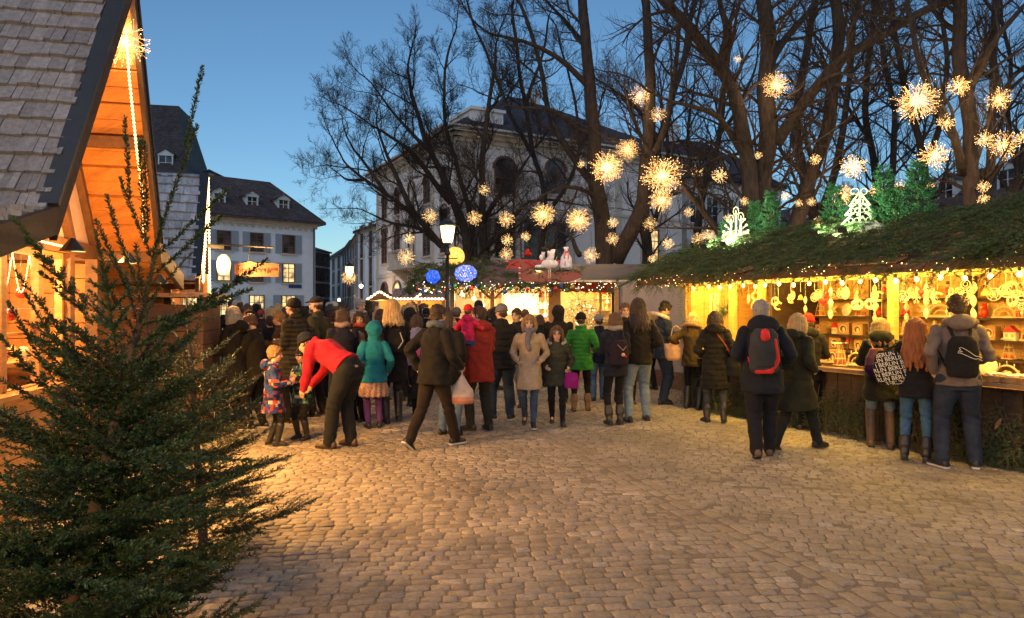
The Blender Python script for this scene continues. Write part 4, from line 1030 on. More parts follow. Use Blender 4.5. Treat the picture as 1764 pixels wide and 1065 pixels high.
# bulb string
bx = [1194, 1221, 1240, 1258, 1280, 1301, 1318, 1342, 1367, 1394, 1422, 1451, 1482, 1508, 1543, 1579, 1620, 1662, 1706, 1756, 1815, 1880]
BF = Fac(tuple(SF.p(0, 0, .3))[:2], tuple(SF.p(L, 0, .3))[:2])
tb_ = thing('bulb_string', 'string of warm round bulbs hung along the front of the long goods stall', 'string lights', BF.p(3, 2, 0))
m = MB(); M_bulb = emis('bulb_hot', (1, .66, .22), 5)
prev = None; cab = MB()
for i, x in enumerate(bx):
    p = BF.p(BF.s_at(x), 1.985 + .012 * math.sin(i * 2.1), 0)
    b = MB(); b.ell(p, (.026, .026, .032), None, 10, 8); b.build('bulb', M_bulb, tb_, True)
    cab.lathe(p, [(.012, .03), (.014, .045), (.014, .075), (.006, .08)], 8)
    if prev: cab.tube([prev + V(0, 0, .08), prev.lerp(p, .5) + V(0, 0, .055), p + V(0, 0, .08)], .004, 4)
    prev = p
    if i % 2 == 0: plight('bulb_light', p + V(0, 0, 0), 120, (1, .62, .09), .03, tb_)
cab.build('cable', M_dkmetal, tb_); fix(tb_)
# fairy lights in the eave greenery
m = MB()
for i in range(230): p = SF.p(rg.uniform(s0, s1), ze + rg.uniform(-.14, .06), de + rg.uniform(-.04, .1)); m.ell(p, .0045 + .003 * (i % 4 == 0), None, 5, 4)
o = m.build('fairy_lights', emis('fairy', (1, .62, .2), 5), st); o['kind'] = 'stuff'
# hidden-from-front lamp tubes of the interior (mounted behind the front beam)
for s_ in (.55, 1.6, 2.8, 4.0, 5.2, 6.4):
    q = MB(); SF.box(q, s_ - .25, s_ + .25, 2.06, 2.10, -.2, -.14); q.build('lamp_tube', emis('tube', (1, .64, .22), 3), st); plight('counter_light', SF.p(s_, 2.0, -.45), 34, (1, .55, .10), .12, st)
fix(st)
# ---- goods
GM = {'pale': mat('wood_pale', (.72, .52, .26), .5, .15, 8, .1), 'honey': mat('wood_honey2', (.60, .34, .10), .5, .2, 8, .1), 'white': mat('paint_cream', (.78, .7, .5), .5, .08, 8, .05),
      'red': mat('paint_red', (.55, .03, .02), .4, .15, 8, .05), 'dark': mat('wood_brown2', (.12, .06, .03), .5, .2, 8, .1), 'green': mat('paint_green', (.04, .25, .10), .5, .2, 8, .1), 'card': mat('card_brown', (.38, .22, .09), .7, .15, 8, .05),
      'teal': mat('paint_teal', (.05, .35, .3), .5, .2, 8, .05)}
RX = Matrix.Rotation(PI / 2, 3, 'X')
def g_box(m, r): w_ = r.uniform(.15, .2); m.m = 0; m.box((0, 0, w_ / 2), (w_, .12, w_)); m.m = 1; m.lathe((0, -.0605, w_ / 2), [(w_ * .3, 0), (w_ * .3, .003)], 18, RX); m.m = 2; m.torus((0, -.063, w_ / 2), w_ * .32, .006, RX, 18, 5); m.ell((.01, -.066, w_ * .42), (w_ * .12, .004, w_ * .2), None, 8, 6); return ('card', 'dark', 'pale')
def g_arch(m, r):
    m.m = 0; m.torus((0, 0, .02), .13, .012, RX, 16, 6, 0, PI); m.box((0, 0, .012), (.3, .05, .024)); m.torus((0, 0, .02), .07, .008, RX, 12, 5, 0, PI); m.m = 1
    for k in range(5): a = PI * (k + .5) / 5; m.lathe((math.cos(a) * .13, 0, .03 + math.sin(a) * .13), [(.006, 0), (.006, .035), (.001, .045)], 6)
    return ('pale', 'white', 'pale')
def g_pyr(m, r):
    m.m = 0
    for k, w_ in enumerate((.1, .075, .05)): m.lathe((0, 0, .005 + k * .085), [(w_, 0), (w_, .008)], 16)
    for k in range(4): a = k * PI / 2 + .4; m.tube([V(.09 * math.cos(a), .09 * math.sin(a), 0), V(.02 * math.cos(a), .02 * math.sin(a), .3)], .004, 5)
    m.m = 1
    for k in range(8): a = k * PI / 4; R = Matrix.Rotation(a, 3, 'Z'); m.slab([R @ V(.01, -.01, .3), R @ V(.1, -.018, .31), R @ V(.1, .018, .295), R @ V(.01, .01, .3)], V(0, 0, .003))
    m.m = 2
    for k in range(5): a = k * 1.26; m.lathe((.055 * math.cos(a), .055 * math.sin(a), .013), [(.011, 0), (.006, .03), (.009, .04), (.002, .052)], 6)
    return ('pale', 'white', 'red')
def g_angel(m, r): m.m = 0; m.lathe((0, 0, 0), [(.05, 0), (.045, .02), (.02, .12), (.012, .13)], 14); m.m = 1; m.ell((0, 0, .15), .025, None, 10, 8); m.m = 2; m.slab([(-.01, .015, .12), (-.09, .02, .15), (-.07, .02, .09), (-.01, .015, .07)], (0, .004, 0)); m.slab([(.01, .015, .12), (.09, .02, .15), (.07, .02, .09), (.01, .015, .07)], (0, .004, 0)); m.torus((0, 0, .185), .022, .003, None, 12, 4); return ('white', 'pale', 'honey')
def g_nut(m, r): m.m = 0; m.lathe((0, 0, 0), [(.035, 0), (.035, .015), (.022, .02), (.022, .09)], 10); m.m = 1; m.lathe((0, 0, .09), [(.03, 0), (.032, .06), (.02, .07)], 10); m.m = 2; m.ell((0, 0, .185), .024, None, 10, 8); m.m = 0; m.lathe((0, 0, .2), [(.026, 0), (.026, .045), (.02, .05)], 10); return ('dark', 'red', 'pale')
def g_star(m, r):
    m.m = 0; pts = []; 
    for k in range(12): a = k * PI / 6 + PI / 2; q = .1 if k % 2 == 0 else .045; pts.append((math.cos(a) * q, 0, .11 + math.sin(a) * q))
    m.slab(pts, (0, .015, 0)); m.box((0, 0.005, .005), (.07, .04, .01)); return ('pale', 'pale', 'pale')
def g_bowl(m, r): m.m = 0; m.lathe((0, 0, 0), [(.05, 0), (.06, .01), (.12, .07), (.115, .072), (.05, .016)], 18); m.m = 1; [m.ell((r.uniform(-.07, .07), r.uniform(-.05, .05), .065), r.uniform(.02, .03), None, 8, 6) for _ in range(7)]; return ('honey', 'pale', 'red')
def g_tree(m, r):
    m.m = 0
    for k in range(4): m.lathe((0, 0, .03 + k * .05), [(.075 - k * .016, 0), (.02, .06)], 12)
    m.m = 1; m.lathe((0, 0, 0), [(.03, 0), (.012, .005), (.012, .04)], 8); return ('pale', 'dark', 'pale')
def g_house(m, r):
    m.m = 0; m.box((0, 0, .05), (.12, .08, .1)); m.m = 1; m.slab([(-.075, -.05, .095), (0, -.05, .17), (.075, -.05, .095)], (0, .1, 0)); m.m = 2
    for x in (-.03, .03): m.box((x, -.041, .055), (.025, .004, .035))
    return ('white', 'red', 'honey')
def g_bear(m, r): m.m = 0; m.ell((0, 0, .06), (.045, .04, .06), None, 12, 8); m.ell((0, -.01, .14), .035, None, 12, 8); [m.ell((s_ * .025, -.005, .17), .013, None, 8, 6) for s_ in (-1, 1)]; [m.ell((s_ * .04, -.04, .02), (.02, .03, .018), None, 8, 6) for s_ in (-1, 1)]; m.m = 1; m.ell((0, -.04, .13), .014, None, 8, 6); return ('red', 'pale', 'pale')
def g_plate(m, r): m.m = 0; R = Matrix.Rotation(PI / 2 - .2, 3, 'X'); m.lathe((0, .0, .095), [(.03, .012), (.09, 0), (.095, .004), (.03, .018)], 20, R); m.m = 1; m.torus((0, -.008, .095), .06, .004, R, 18, 4); m.ell((0, -.008, .1), (.03, .005, .035), None, 8, 6); return ('white', 'dark', 'pale')
def g_basket(m, r):
    m.m = 0
    for k in range(5): m.torus((0, 0, .01 + k * .014), .09 + k * .006, .009, Matrix.Diagonal((1.25, .8, 1)), 20, 5)
    m.lathe((0, 0, .0), [(.09, 0), (.1, .01)], 16, None, 1.2, .8); m.m = 1; [m.ell((r.uniform(-.09, .09), r.uniform(-.05, .05), .075 + r.uniform(0, .02)), (.028, .022, .018), None, 8, 6) for _ in range(16)]; return ('card', 'white', 'pale')
def g_tray(m, r):
    m.m = 0; m.box((0, 0, .01), (.3, .2, .02)); m.m = 1
    for i in range(6):
        for j in range(4): m.lathe((-.12 + i * .048, -.075 + j * .05, .02), [(.014, 0), (.017, .01), (.006, .022)], 7)
    return ('dark', 'pale', 'white')
# hanging
def h_lens(m, r):
    m.m = 0
    for k in range(3): m.lathe((0, 0, -.07 - k * .13), [(.002, -.06), (.022, -.03), (.03, 0), (.022, .03), (.002, .06)], 4, Matrix.Rotation(.5 * k, 3, 'Z'))
    return ('white', 'pale', 'pale')
def h_ring(m, r):
    m.m = 0; m.torus((0, 0, -.08), .07, .006, RX, 20, 5); m.torus((0, 0, -.08), .04, .005, RX, 16, 5)
    for k in range(6): a = k * PI / 3; m.tube([V(math.cos(a) * .04, 0, -.08 + math.sin(a) * .04), V(math.cos(a) * .07, 0, -.08 + math.sin(a) * .07)], .005, 4)
    m.ell((0, 0, -.08), (.02, .006, .028), None, 8, 6); return ('white', 'pale', 'pale')
def h_fil(m, r):
    m.m = 0
    for (x, z, q) in ((0, -.07, .05), (-.06, -.15, .045), (.06, -.15, .045), (0, -.2, .06), (0, -.3, .035)): m.torus((x, 0, z), q, .0055, RX, 16, 4); m.torus((x, 0, z), q * .5, .004, RX, 12, 4)
    for s_ in (-1, 1): m.lathe((s_ * .09, 0, -.28), [(.001, -.03), (.012, 0), (.001, .03)], 6)
    m.lathe((0, 0, -.38), [(.001, -.03), (.014, 0), (.001, .03)], 6); return ('white', 'pale', 'pale')
def h_flake(m, r):
    m.m = 0
    for k in range(6):
        a = k * PI / 3; d = V(math.cos(a), 0, math.sin(a)); e = V(-math.sin(a), 0, math.cos(a)); c = V(0, 0, -.08)
        m.beam(c, c + d * .08, .006, .008, V(0, 1, 0)); m.beam(c + d * .045, c + d * .065 + e * .022, .005, .007, V(0, 1, 0)); m.beam(c + d * .045, c + d * .065 - e * .022, .005, .007, V(0, 1, 0))
    return ('white', 'pale', 'pale')
def h_bell(m, r): m.m = 0; m.lathe((0, 0, -.1), [(.04, 0), (.03, .015), (.02, .05), (.008, .065)], 12); m.m = 1; m.ell((0, 0, -.105), .01, None, 8, 6); return ('honey', 'red', 'pale')
def h_moon(m, r): m.m = 0; m.torus((0, 0, -.09), .055, .016, RX, 18, 6, .6, 5.2); m.m = 1; m.ell((.012, 0, -.09), (.012, .005, .02), None, 8, 6); return ('pale', 'dark', 'pale')
def h_candle(m, r): m.m = 0; m.lathe((0, 0, -.34), [(.018, 0), (.018, .3), (.003, .32)], 10); return ('white', 'white', 'white')
def h_disc(m, r): m.m = 0; m.lathe((0, .004, -.09), [(.075, 0), (.075, .006)], 22, RX); m.m = 1; m.ell((-.02, -.008, -.09), (.02, .004, .03), None, 8, 6); m.ell((.025, -.008, -.08), (.016, .004, .022), None, 8, 6); return ('white', 'dark', 'pale')
def h_heart(m, r): m.m = 0; m.ell((-.025, 0, -.06), (.032, .014, .03), None, 10, 6); m.ell((.025, 0, -.06), (.032, .014, .03), None, 10, 6); m.lathe((0, 0, -.11), [(.002, -.02), (.045, .035)], 10, None, 1, .3); return ('red', 'red', 'red')
IT = {'lantern_box': (g_box, 'carton with a round printed window'), 'candle_arch': (g_arch, 'carved candle arch'), 'carousel_pyramid': (g_pyr, 'tiered wooden pyramid'), 'angel_figure': (g_angel, 'cream angel figure'), 'soldier_figure': (g_nut, 'red painted soldier figure'), 'wooden_star': (g_star, 'pale six-pointed wooden star'),
      'fruit_bowl': (g_bowl, 'wooden bowl of balls'), 'wooden_tree': (g_tree, 'small turned wooden fir tree'), 'model_house': (g_house, 'tiny red-roofed house'), 'toy_bear': (g_bear, 'small red toy bear'), 'painted_plate': (g_plate, 'cream round plate leaning upright'), 'basket': (g_basket, 'wicker basket heaped with pale trinkets'), 'trinket_tray': (g_tray, 'dark tray of little turned trinkets'),
      'lens_chain': (h_lens, 'chain of pale lens-shaped ornaments hanging'), 'ring_ornament': (h_ring, 'cut-out ring ornament hanging'), 'filigree_ornament': (h_fil, 'large filigree ornament of linked rings hanging'), 'snowflake_ornament': (h_flake, 'pale wooden snowflake hanging'), 'bell_ornament': (h_bell, 'honey-coloured wooden bell hanging'), 'moon_ornament': (h_moon, 'crescent moon ornament hanging'), 'hanging_candle': (h_candle, 'long cream candle hanging'), 'disc_ornament': (h_disc, 'round cream disc with dark figures hanging'), 'heart_ornament': (h_heart, 'red heart hanging')}
GC = {}; placed = []
def good(kind, s_, z, d, rz=0, sc=1, var=0, where='', cord=0):
    k = (kind, var)
    if k not in GC:
        m = MB(); r = random.Random(var * 7 + len(kind)); ms = IT[kind][0](m, r); GC[k] = m.mesh(kind, [GM[x] for x in ms])
    o = link_mesh(kind, GC[k]); o.location = SF.p(s_, z, d); o.rotation_euler = (0, 0, RZ + rz); o.scale = (sc,) * 3
    placed.append((o, kind, s_, where))
    if cord:
        c = MB(); c.tube([V(0, 0, 0), V(0, 0, cord / sc)], .0022, 4); c.build('cord', GM['white'], o)
    return o
r = random.Random(3)
row = {1.80: ['lantern_box', 'angel_figure', 'model_house', 'painted_plate', 'wooden_tree', 'soldier_figure'], 1.53: ['painted_plate', 'candle_arch', 'carousel_pyramid', 'toy_bear', 'lantern_box', 'wooden_star', 'angel_figure'], 1.24: ['lantern_box', 'lantern_box', 'candle_arch', 'model_house', 'wooden_tree', 'fruit_bowl'], 1.0: ['basket', 'lantern_box', 'carousel_pyramid', 'fruit_bowl', 'soldier_figure']}
nm = {1.80: 'on the top shelf', 1.53: 'on the second shelf', 1.24: 'on the third shelf', 1.0: 'on the lowest shelf'}
for z, ks in row.items():
    s_ = 1.25
    while s_ < L - .3:
        k = r.choice(ks); good(k, s_, z, -1.83 + r.uniform(-.03, .05), r.uniform(-.3, .3), r.uniform(.85, 1.15), r.randint(0, 1), nm[z]); s_ += r.uniform(.19, .3)
s_ = 1.25
while s_ < L - .3:  # counter display, two rows
    k = r.choice(['trinket_tray', 'basket', 'fruit_bowl', 'trinket_tray', 'carousel_pyramid', 'wooden_tree', 'candle_arch']); good(k, s_, .887, -.17, r.uniform(-.1, .1), 1, r.randint(0, 1), 'at the front of the counter')
    if r.random() < .85: good(r.choice(['lantern_box', 'painted_plate', 'carousel_pyramid', 'fruit_bowl', 'angel_figure', 'candle_arch', 'model_house', 'wooden_star']), s_ + .05, .887, -.42, r.uniform(-.3, .3), 1.1, r.randint(0, 1), 'at the back of the counter')
    s_ += r.uniform(.3, .38)
for i, px in enumerate((1706, 1735, 1766)): good('basket', SF.s_at(px) + .12, .887, .15, 0, .95, i % 2, 'on the front ledge')
s_ = 1.15; ks = ['ring_ornament', 'lens_chain', 'snowflake_ornament', 'bell_ornament', 'moon_ornament', 'disc_ornament', 'heart_ornament', 'filigree_ornament']
while s_ < L - .2:
    k = r.choice(ks if s_ > 3.0 else ks[:7]); 
    if s_ > 5.05: k = r.choice(('filigree_ornament', 'lens_chain', 'ring_ornament', 'filigree_ornament'))
    dr_ = r.uniform(.05, .26) if k not in ('filigree_ornament', 'lens_chain') else r.uniform(.02, .12)
    good(k, s_, 2.03 - dr_, -.1 - r.uniform(0, .25), r.uniform(-.6, .6), r.uniform(.85, 1.2), 0, 'below the front beam', dr_ + .02); s_ += r.uniform(.1, .17)
s_ = 1.3
while s_ < L - .3:  # second hanging row deeper in
    k = r.choice(ks); dr_ = r.uniform(.1, .3); good(k, s_, 2.08 - dr_, -.95 - r.uniform(0, .3), r.uniform(-.6, .6), 1.1, 0, 'over the middle of the stall', dr_ + .05); s_ += r.uniform(.2, .34)
for i, s_ in enumerate((.33, .42, .5)): good('hanging_candle', s_, 1.93, -.25, 0, 1, 0, 'at the left end of the stall', .13)
good('painted_plate', .35, 1.35, -1.9, 0, 1.6, 0, 'on the left end wall'); good('bell_ornament', .72, 1.95, -.3, 0, 1.3, 0, 'at the left end of the stall', .12)
ordw = ['first', 'second', 'third', 'fourth', 'fifth', 'sixth', 'seventh', 'eighth', 'ninth', 'tenth', 'eleventh', 'twelfth', 'thirteenth', 'fourteenth', 'fifteenth', 'sixteenth', 'seventeenth', 'eighteenth']
from collections import defaultdict
dd = defaultdict(list)
for o, k, s_, wh in placed: dd[(k, wh)].append((s_, o))
for (k, wh), L_ in dd.items():
    L_.sort(key=lambda a: a[0]); n = len(L_)
    for i, (s_, o) in enumerate(L_):
        lab = IT[k][1] + ' ' + wh
        if n > 1: lab += ', ' + (ordw[i] if i < len(ordw) else 'number %d' % (i + 1)) + ' from left'
        tag(o, lab, k.replace('_', ' '), 'goods ' + wh if n > 1 else None)
# coloured baubles and red-white gifts on the counter
for i, (px, mt_, c) in enumerate(((1441, M_bluball, 'blue'), (1452, M_redball, 'red'))):
    s_ = SF.s_at(px) - .1; m = MB(); m.ell(V(0, 0, 0), .07, None, 18, 12); m.lathe(V(0, 0, .066), [(.015, 0), (.015, .02), (.004, .022)], 10); o = m.build('large_bauble', mt_, None, True); o.location = SF.p(s_ + i * .01, 1.36, -.9)
    tag(o, 'large glossy %s bauble hanging over the counter' % c, 'bauble'); m = MB(); m.tube([V(0, 0, .08), V(0, 0, .7)], .002, 4); m.build('thread', GM['white'], o)
for i in range(5):
    s_ = SF.s_at(1445 + i * 6) + .05; m = MB(); m.m = 0; m.box((0, 0, .05), (.13, .1, .1)); m.m = 1; m.box((0, 0, .0501), (.134, .025, .104)); m.box((0, 0, .0502), (.025, .104, .1045)); o = m.build('gift_box', [GM['red'] if i % 2 == 0 else GM['white'], GM['white'] if i % 2 == 0 else GM['red']])
    o.location = SF.p(s_, .99 if i < 4 else 1.09, -.62 + .05 * i); o.rotation_euler = (0, 0, RZ + i * .5); tag(o, ('red' if i % 2 == 0 else 'white') + ' gift box with ribbon behind the trays, %s of the pile from the left' % ordw[i], 'gift box', 'pile of gift boxes')
m = MB(); SF.box(m, SF.s_at(1430), SF.s_at(1430) + 1.0, .887, .985, -.75, -.5); o = m.build('gift_stand', M_dk); tag(o, 'low dark stand under the red and white gift boxes', 'stand')
# wreath bush at the left
tw = []
c = SF.p(.72, 1.62, -.22)
for i in range(150):
    a = rg.random() * 2 * PI; z = rg.uniform(-1, 1); rr_ = math.sqrt(1 - z * z); d = V(rr_ * math.cos(a), rr_ * math.sin(a), z); tw.append((c + d * .04, d, rg.uniform(.10, .17)))
o = needle_obj('evergreen_ball', [tuple(a[0]) for a in tw], [tuple(a[1]) for a in tw], [a[2] for a in tw], [M_needle3, M_twigb], None, spacing=.007, nl=.02, nw=.005, ang=55, seed=8)
tag(o, 'bright green evergreen ball hanging at the left end of the long stall', 'greenery'); m = MB(); m.tube([c, c + V(0, 0, .45)], .003, 4); m.build('cord', GM['white'], o)
tw = []
for i in range(260):
    z = rg.uniform(.75, 2.05); a = rg.random() * 6.28; p = SF.p(-.06, z, -.0) + V(math.cos(a) * .03, math.sin(a) * .03, 0); tw.append((p, V(math.cos(a), math.sin(a), rg.uniform(-.5, .4)), rg.uniform(.05, .1)))
o = needle_obj('garland', [tuple(a[0]) for a in tw], [tuple(a[1]) for a in tw], [a[2] for a in tw], [M_needle3, M_twigb], None, spacing=.008, nl=.02, nw=.004, ang=55, seed=9); tag(o, 'upright green garland wound down the left corner post of the long stall', 'garland')

# ---- roof decorations: little thujas, white candle and fir ornaments, green floodlights
def thuja(p, h, w_, label, seed):
    rg = random.Random(seed); tw = []
    t = thing('thuja', label, 'conifer', p, 0, 'small evergreens on the stall roof'); m = MB(); m.tube([V(0, 0, -.15), V(0, 0, h * .8)], [.02, .006], 6); m.build('trunk', M_bark, t)
    for i in range(int(420 * h * (.6 + w_))):
        f = rg.random() ** 1.15; a = rg.random() * 2 * PI; rr_ = w_ * (1 - f) ** .75 * (.75 + .35 * math.sin(a * 3 + f * 9 + seed)) * rg.uniform(.45, 1)
        q = V(math.cos(a) * rr_ * .75, math.sin(a) * rr_ * .75, .06 + f * h * .93); d = V(math.cos(a) * .8, math.sin(a) * .8, rg.uniform(.1, .9))
        tw.append((q, d, rg.uniform(.07, .13)))
        for s_ in (-1, 1): tw.append((q + d * .03, d + V(-math.sin(a), math.cos(a), 0) * s_ * .7, rg.uniform(.05, .09)))
    needle_obj('crown', [tuple(a[0]) for a in tw], [tuple(a[1]) for a in tw], [a[2] for a in tw], [M_needle3, M_twigb], t, spacing=.006, nl=.02, nw=.013, ang=38, seed=seed, flat=.6)
    return t
RD = Fac(tuple(SF.p(0, 0, -1.2))[:2], tuple(SF.p(L, 0, -1.2))[:2])
def onroof(px, d=0): return RD.p(RD.s_at(px), 2.8, d)
def hpx(px, py): return RD.z_at(px, py) - 2.8
for i, (px, top, w_, lab) in enumerate(((1258, 385, .3, 'low broad evergreen at the left of the candle ornament on the roof'), (1292, 352, .16, 'dark slender evergreen directly behind the candle ornament'), (1333, 335, .24, 'pointed evergreen at the right of the candle ornament on the roof'), (1440, 325, .26, 'bushy evergreen at the left of the fir-shaped ornament on the roof'), (1482, 345, .28, 'lower evergreen touching the left side of the fir-shaped ornament'), (1526, 290, .24, 'tall slim evergreen just right of the fir-shaped ornament'), (1573, 282, .34, 'tallest dark evergreen at the right end of the lit roof group'), (1545, 330, .3, 'bright bushy evergreen in front of the tallest one on the roof'))):
    thuja(onroof(px, -.1 if i in (1, 6) else .05), hpx(px, top), w_, lab, 30 + i)
M_orn = mat('ornament_cream', (.80, .76, .55), .5, .06, 6, .05)
def place_orn(m, nm_, px, py_base, lab):
    o = m.build(nm_, M_orn); o.scale = (.7,) * 3 if 'fir' in nm_ else (1, 1, 1); o.location = onroof(px, .3) + V(0, 0, -.02); o.rotation_euler = (0, 0, -.35); tag(o, lab, 'ornament'); return o
m = MB()
for x, h in ((-.08, .36), (0, .5), (.08, .40)):
    m.beam(V(x, 0, .12), V(x, 0, h), .045, .03); m.torus((x, 0, h + .07), .055, .009, Matrix.Rotation(PI / 2, 3, 'X') @ Matrix.Diagonal((.8, 1.25, 1)), 16, 5); m.ell((x, 0, h + .05), (.014, .01, .04), None, 8, 6)
for k in range(12):
    a = PI * k / 11; c = V(math.cos(a) * .2, .01, .12 + .08 * math.sin(a)); m.torus(c, .035, .009, RX, 10, 4); m.tube([V(0, .01, .12), c], .008, 4)
for s_ in (-1, 1):
    for k in range(3): m.tube([V(s_ * .06, .01, .14 + k * .08), V(s_ * (.2 - k * .03), .01, .22 + k * .1)], .01, 4); m.ell((s_ * (.2 - k * .03), .01, .22 + k * .1), (.025, .01, .025), None, 8, 6)
m.m = 0; o1 = place_orn(m, 'candle_ornament', 1290, 440, 'cream cut-out ornament of three candles on the roof'); m = MB(); m.ell((0, 0, .0), (.27, .12, .13), None, 20, 12); mm_ = m.build('snow_mound', M_orn, o1, True)
m = MB(); pr = Matrix.Rotation(PI / 2, 3, 'X')
for k, (w0, w1, z0, z1) in enumerate(((.34, .12, .1, .34), (.27, .09, .3, .52), (.19, .03, .48, .72))):
    for (a, b) in ((V(-w0, 0, z0), V(-w1, 0, z1)), (V(w0, 0, z0), V(w1, 0, z1)), (V(-w0, 0, z0), V(-w0 * .35, 0, z0 + .03)), (V(w0, 0, z0), V(w0 * .35, 0, z0 + .03))): m.beam(a, b, .03, .04, V(0, 1, 0))
    for x in (-.6, -.2, .2, .6): m.torus((x * w0 * .8, 0, z0 + .09), .045, .009, pr, 12, 4)
m.torus((-.09, 0, .78), .075, .012, pr @ Matrix.Diagonal((1, .8, 1)), 14, 4); m.torus((.08, 0, .77), .06, .012, pr, 14, 4); m.beam(V(0, 0, .05), V(0, 0, .76), .03, .04, V(0, 1, 0))
for k in range(14): z = .12 + k * .045; w_ = .34 * (1 - (z - .1) / .75); m.ell((rg.uniform(-w_, w_), 0, z), (.025, .012, .025), None, 8, 6)
o2 = place_orn(m, 'fir_ornament', 1505, 430, 'cream cut-out ornament shaped like a fir tree with bow on the roof'); m = MB(); m.ell((.08, 0, .0), (.42, .14, .16), None, 20, 12); m.ell((-.3, .03, -.05), (.22, .12, .11), None, 16, 10); m.build('snow_mound', M_orn, o2, True)
for i, (px, tgt, e) in enumerate(((1283, (-.1, .35), 30), (1480, (.1, .5), 26), (1530, (-.1, .6), 26), (1318, (.1, .5), 30))):
    p = onroof(px, .95) + V(0, 0, -.08); q = onroof(px + (8, 8, -8, 14)[i], .0) + V(0, 0, .3); t = thing('floodlight', 'small floodlight on the roof boughs aimed at the %s' % ('candle ornament', 'fir ornament from its left', 'fir ornament from its right', 'pointed evergreen')[i], 'floodlight', p, 0, 'roof floodlights')
    m = MB(); R = (q - p).to_track_quat('-Z', 'Y').to_matrix(); m.box((0, 0, 0), (.12, .08, .03), R); m.build('housing', M_dkmetal, t)
    m = MB(); m.box(R @ V(0, 0, -.017), (.1, .06, .002), R); m.build('lens', emis('flood', (.75, 1, .6), 6), t)
    l = plight('beam', (q - p).normalized() * .04, e * 2.0, (.75, 1, .55), .04, t, math.radians(110), q - p, .8)
# garland string lights etc: two paper stars on door etc. kept simple
# ---------- middle stalls, lamps, far stall ----------
def lamppost(x, y, h, label, e=120, name='street_lamp'):
    t = thing(name, label, 'street lamp', (x, y, 0), .3, 'lantern street lamps'); k = h / 3.5
    m = MB(); m.lathe((0, 0, 0), [(.16, 0), (.16, .12), (.12, .16), (.11, .5), (.075, .56), (.07, .7), (.05, .74), (.043, 1.6 * k), (.06, 1.62 * k), (.06, 1.66 * k), (.038, 1.7 * k), (.034, h - .72), (.06, h - .7), (.065, h - .66), (.045, h - .62), (.03, h - .5)], 14)
    m.build('pole', M_dkmetal, t, True)
    m = MB(); m.tube([V(-.22, 0, h - .78), V(.22, 0, h - .78)], .012, 6); m.lathe((0, 0, h - .5), [(.03, 0), (.1, .02), (.1, .05)], 6)
    for a in range(6): c = V(math.cos(a * PI / 3), math.sin(a * PI / 3), 0); m.tube([c * .095 + V(0, 0, h - .46), c * .17 + V(0, 0, h - .09)], .007, 4)
    m.build('lantern_frame', M_dkmetal, t)
    m = MB(); m.lathe((0, 0, h - .09), [(.19, 0), (.185, .03), (.12, .09), (.07, .11), (.07, .14), (.02, .17), (.015, .23)], 6); m.build('lantern_cap', M_dkmetal, t)
    g = NT('lantern_glass') if 'lantern_glass' not in _M else None
    if g:
        b = g.n('ShaderNodeBsdfPrincipled', i_Roughness=.3); b.inputs['Base Color'].default_value = (1, .9, .75, 1); b.inputs['Emission Color'].default_value = (1, .62, .3, 1); b.inputs['Emission Strength'].default_value = 1.2; tr = g.n('ShaderNodeBsdfTransparent'); mx = g.n('ShaderNodeMixShader'); mx.inputs[0].default_value = .35
        g.l(tr.outputs[0], mx.inputs[1]); g.l(b.outputs[0], mx.inputs[2]); g.surf(mx.outputs[0]); g.m.cycles.emission_sampling = 'NONE'; _M['lantern_glass'] = g.m
    m = MB(); vs = []; 
    for z, r_ in ((h - .45, .09), (h - .09, .165)):
        for a in range(6): vs.append(V(math.cos(a * PI / 3) * r_, math.sin(a * PI / 3) * r_, z))
    m.add(vs, [(a, (a + 1) % 6, 6 + (a + 1) % 6, 6 + a) for a in range(6)]); m.build('lantern_glass', _M['lantern_glass'], t)
    m = MB(); m.ell((0, 0, h - .2), (.04, .04, .075), None, 10, 8); m.build('mantle', emis('mantle_hot', (1, .80, .46), 12), t, True)
    plight('flame', (0, 0, h - .25), e, (1, .54, .17), .06, t)
    return t
LA = P(771, 392, 14.6); lamppost(LA.x, 14.6, LA.z + .12, 'tall iron street lamp with glowing six-sided lantern in front of the bough-roofed centre stall', 170)
LB = P(602, 460, 27); lamppost(LB.x, 27, LB.z + .1, 'farther iron street lamp at the mouth of the side street', 200)
lamppost(-.6, -3.8, 3.9, 'iron street lamp on the near side of the square', 2500)  # out of view, added for the golden light on the ground
lamppost(6.5, -4.6, 3.9, 'iron street lamp at the near right of the square', 1300)  # second lamp added out of view to warm the paving
for i, (px, py, Y) in enumerate(((622, 493, 40), (584, 517, 55))):
    t = thing('wall_lamp', ('small white lamp glowing at the corner of the low white wing', 'tiny lamp glowing low in the side street')[i], 'lamp', P(px, py, Y)); m = MB(); m.ell((0, 0, 0), .11, None, 10, 8); m.build('globe', emis('wall_globe', (1, .8, .55), 14), t, True); m = MB(); m.tube([V(0, 0, .1), V(0, 0, .3), V(0, .35, .3)], .02, 6); m.build('arm', M_dkmetal, t); plight('lamp', (0, -.2, 0), 60, TUNG, .1, t)
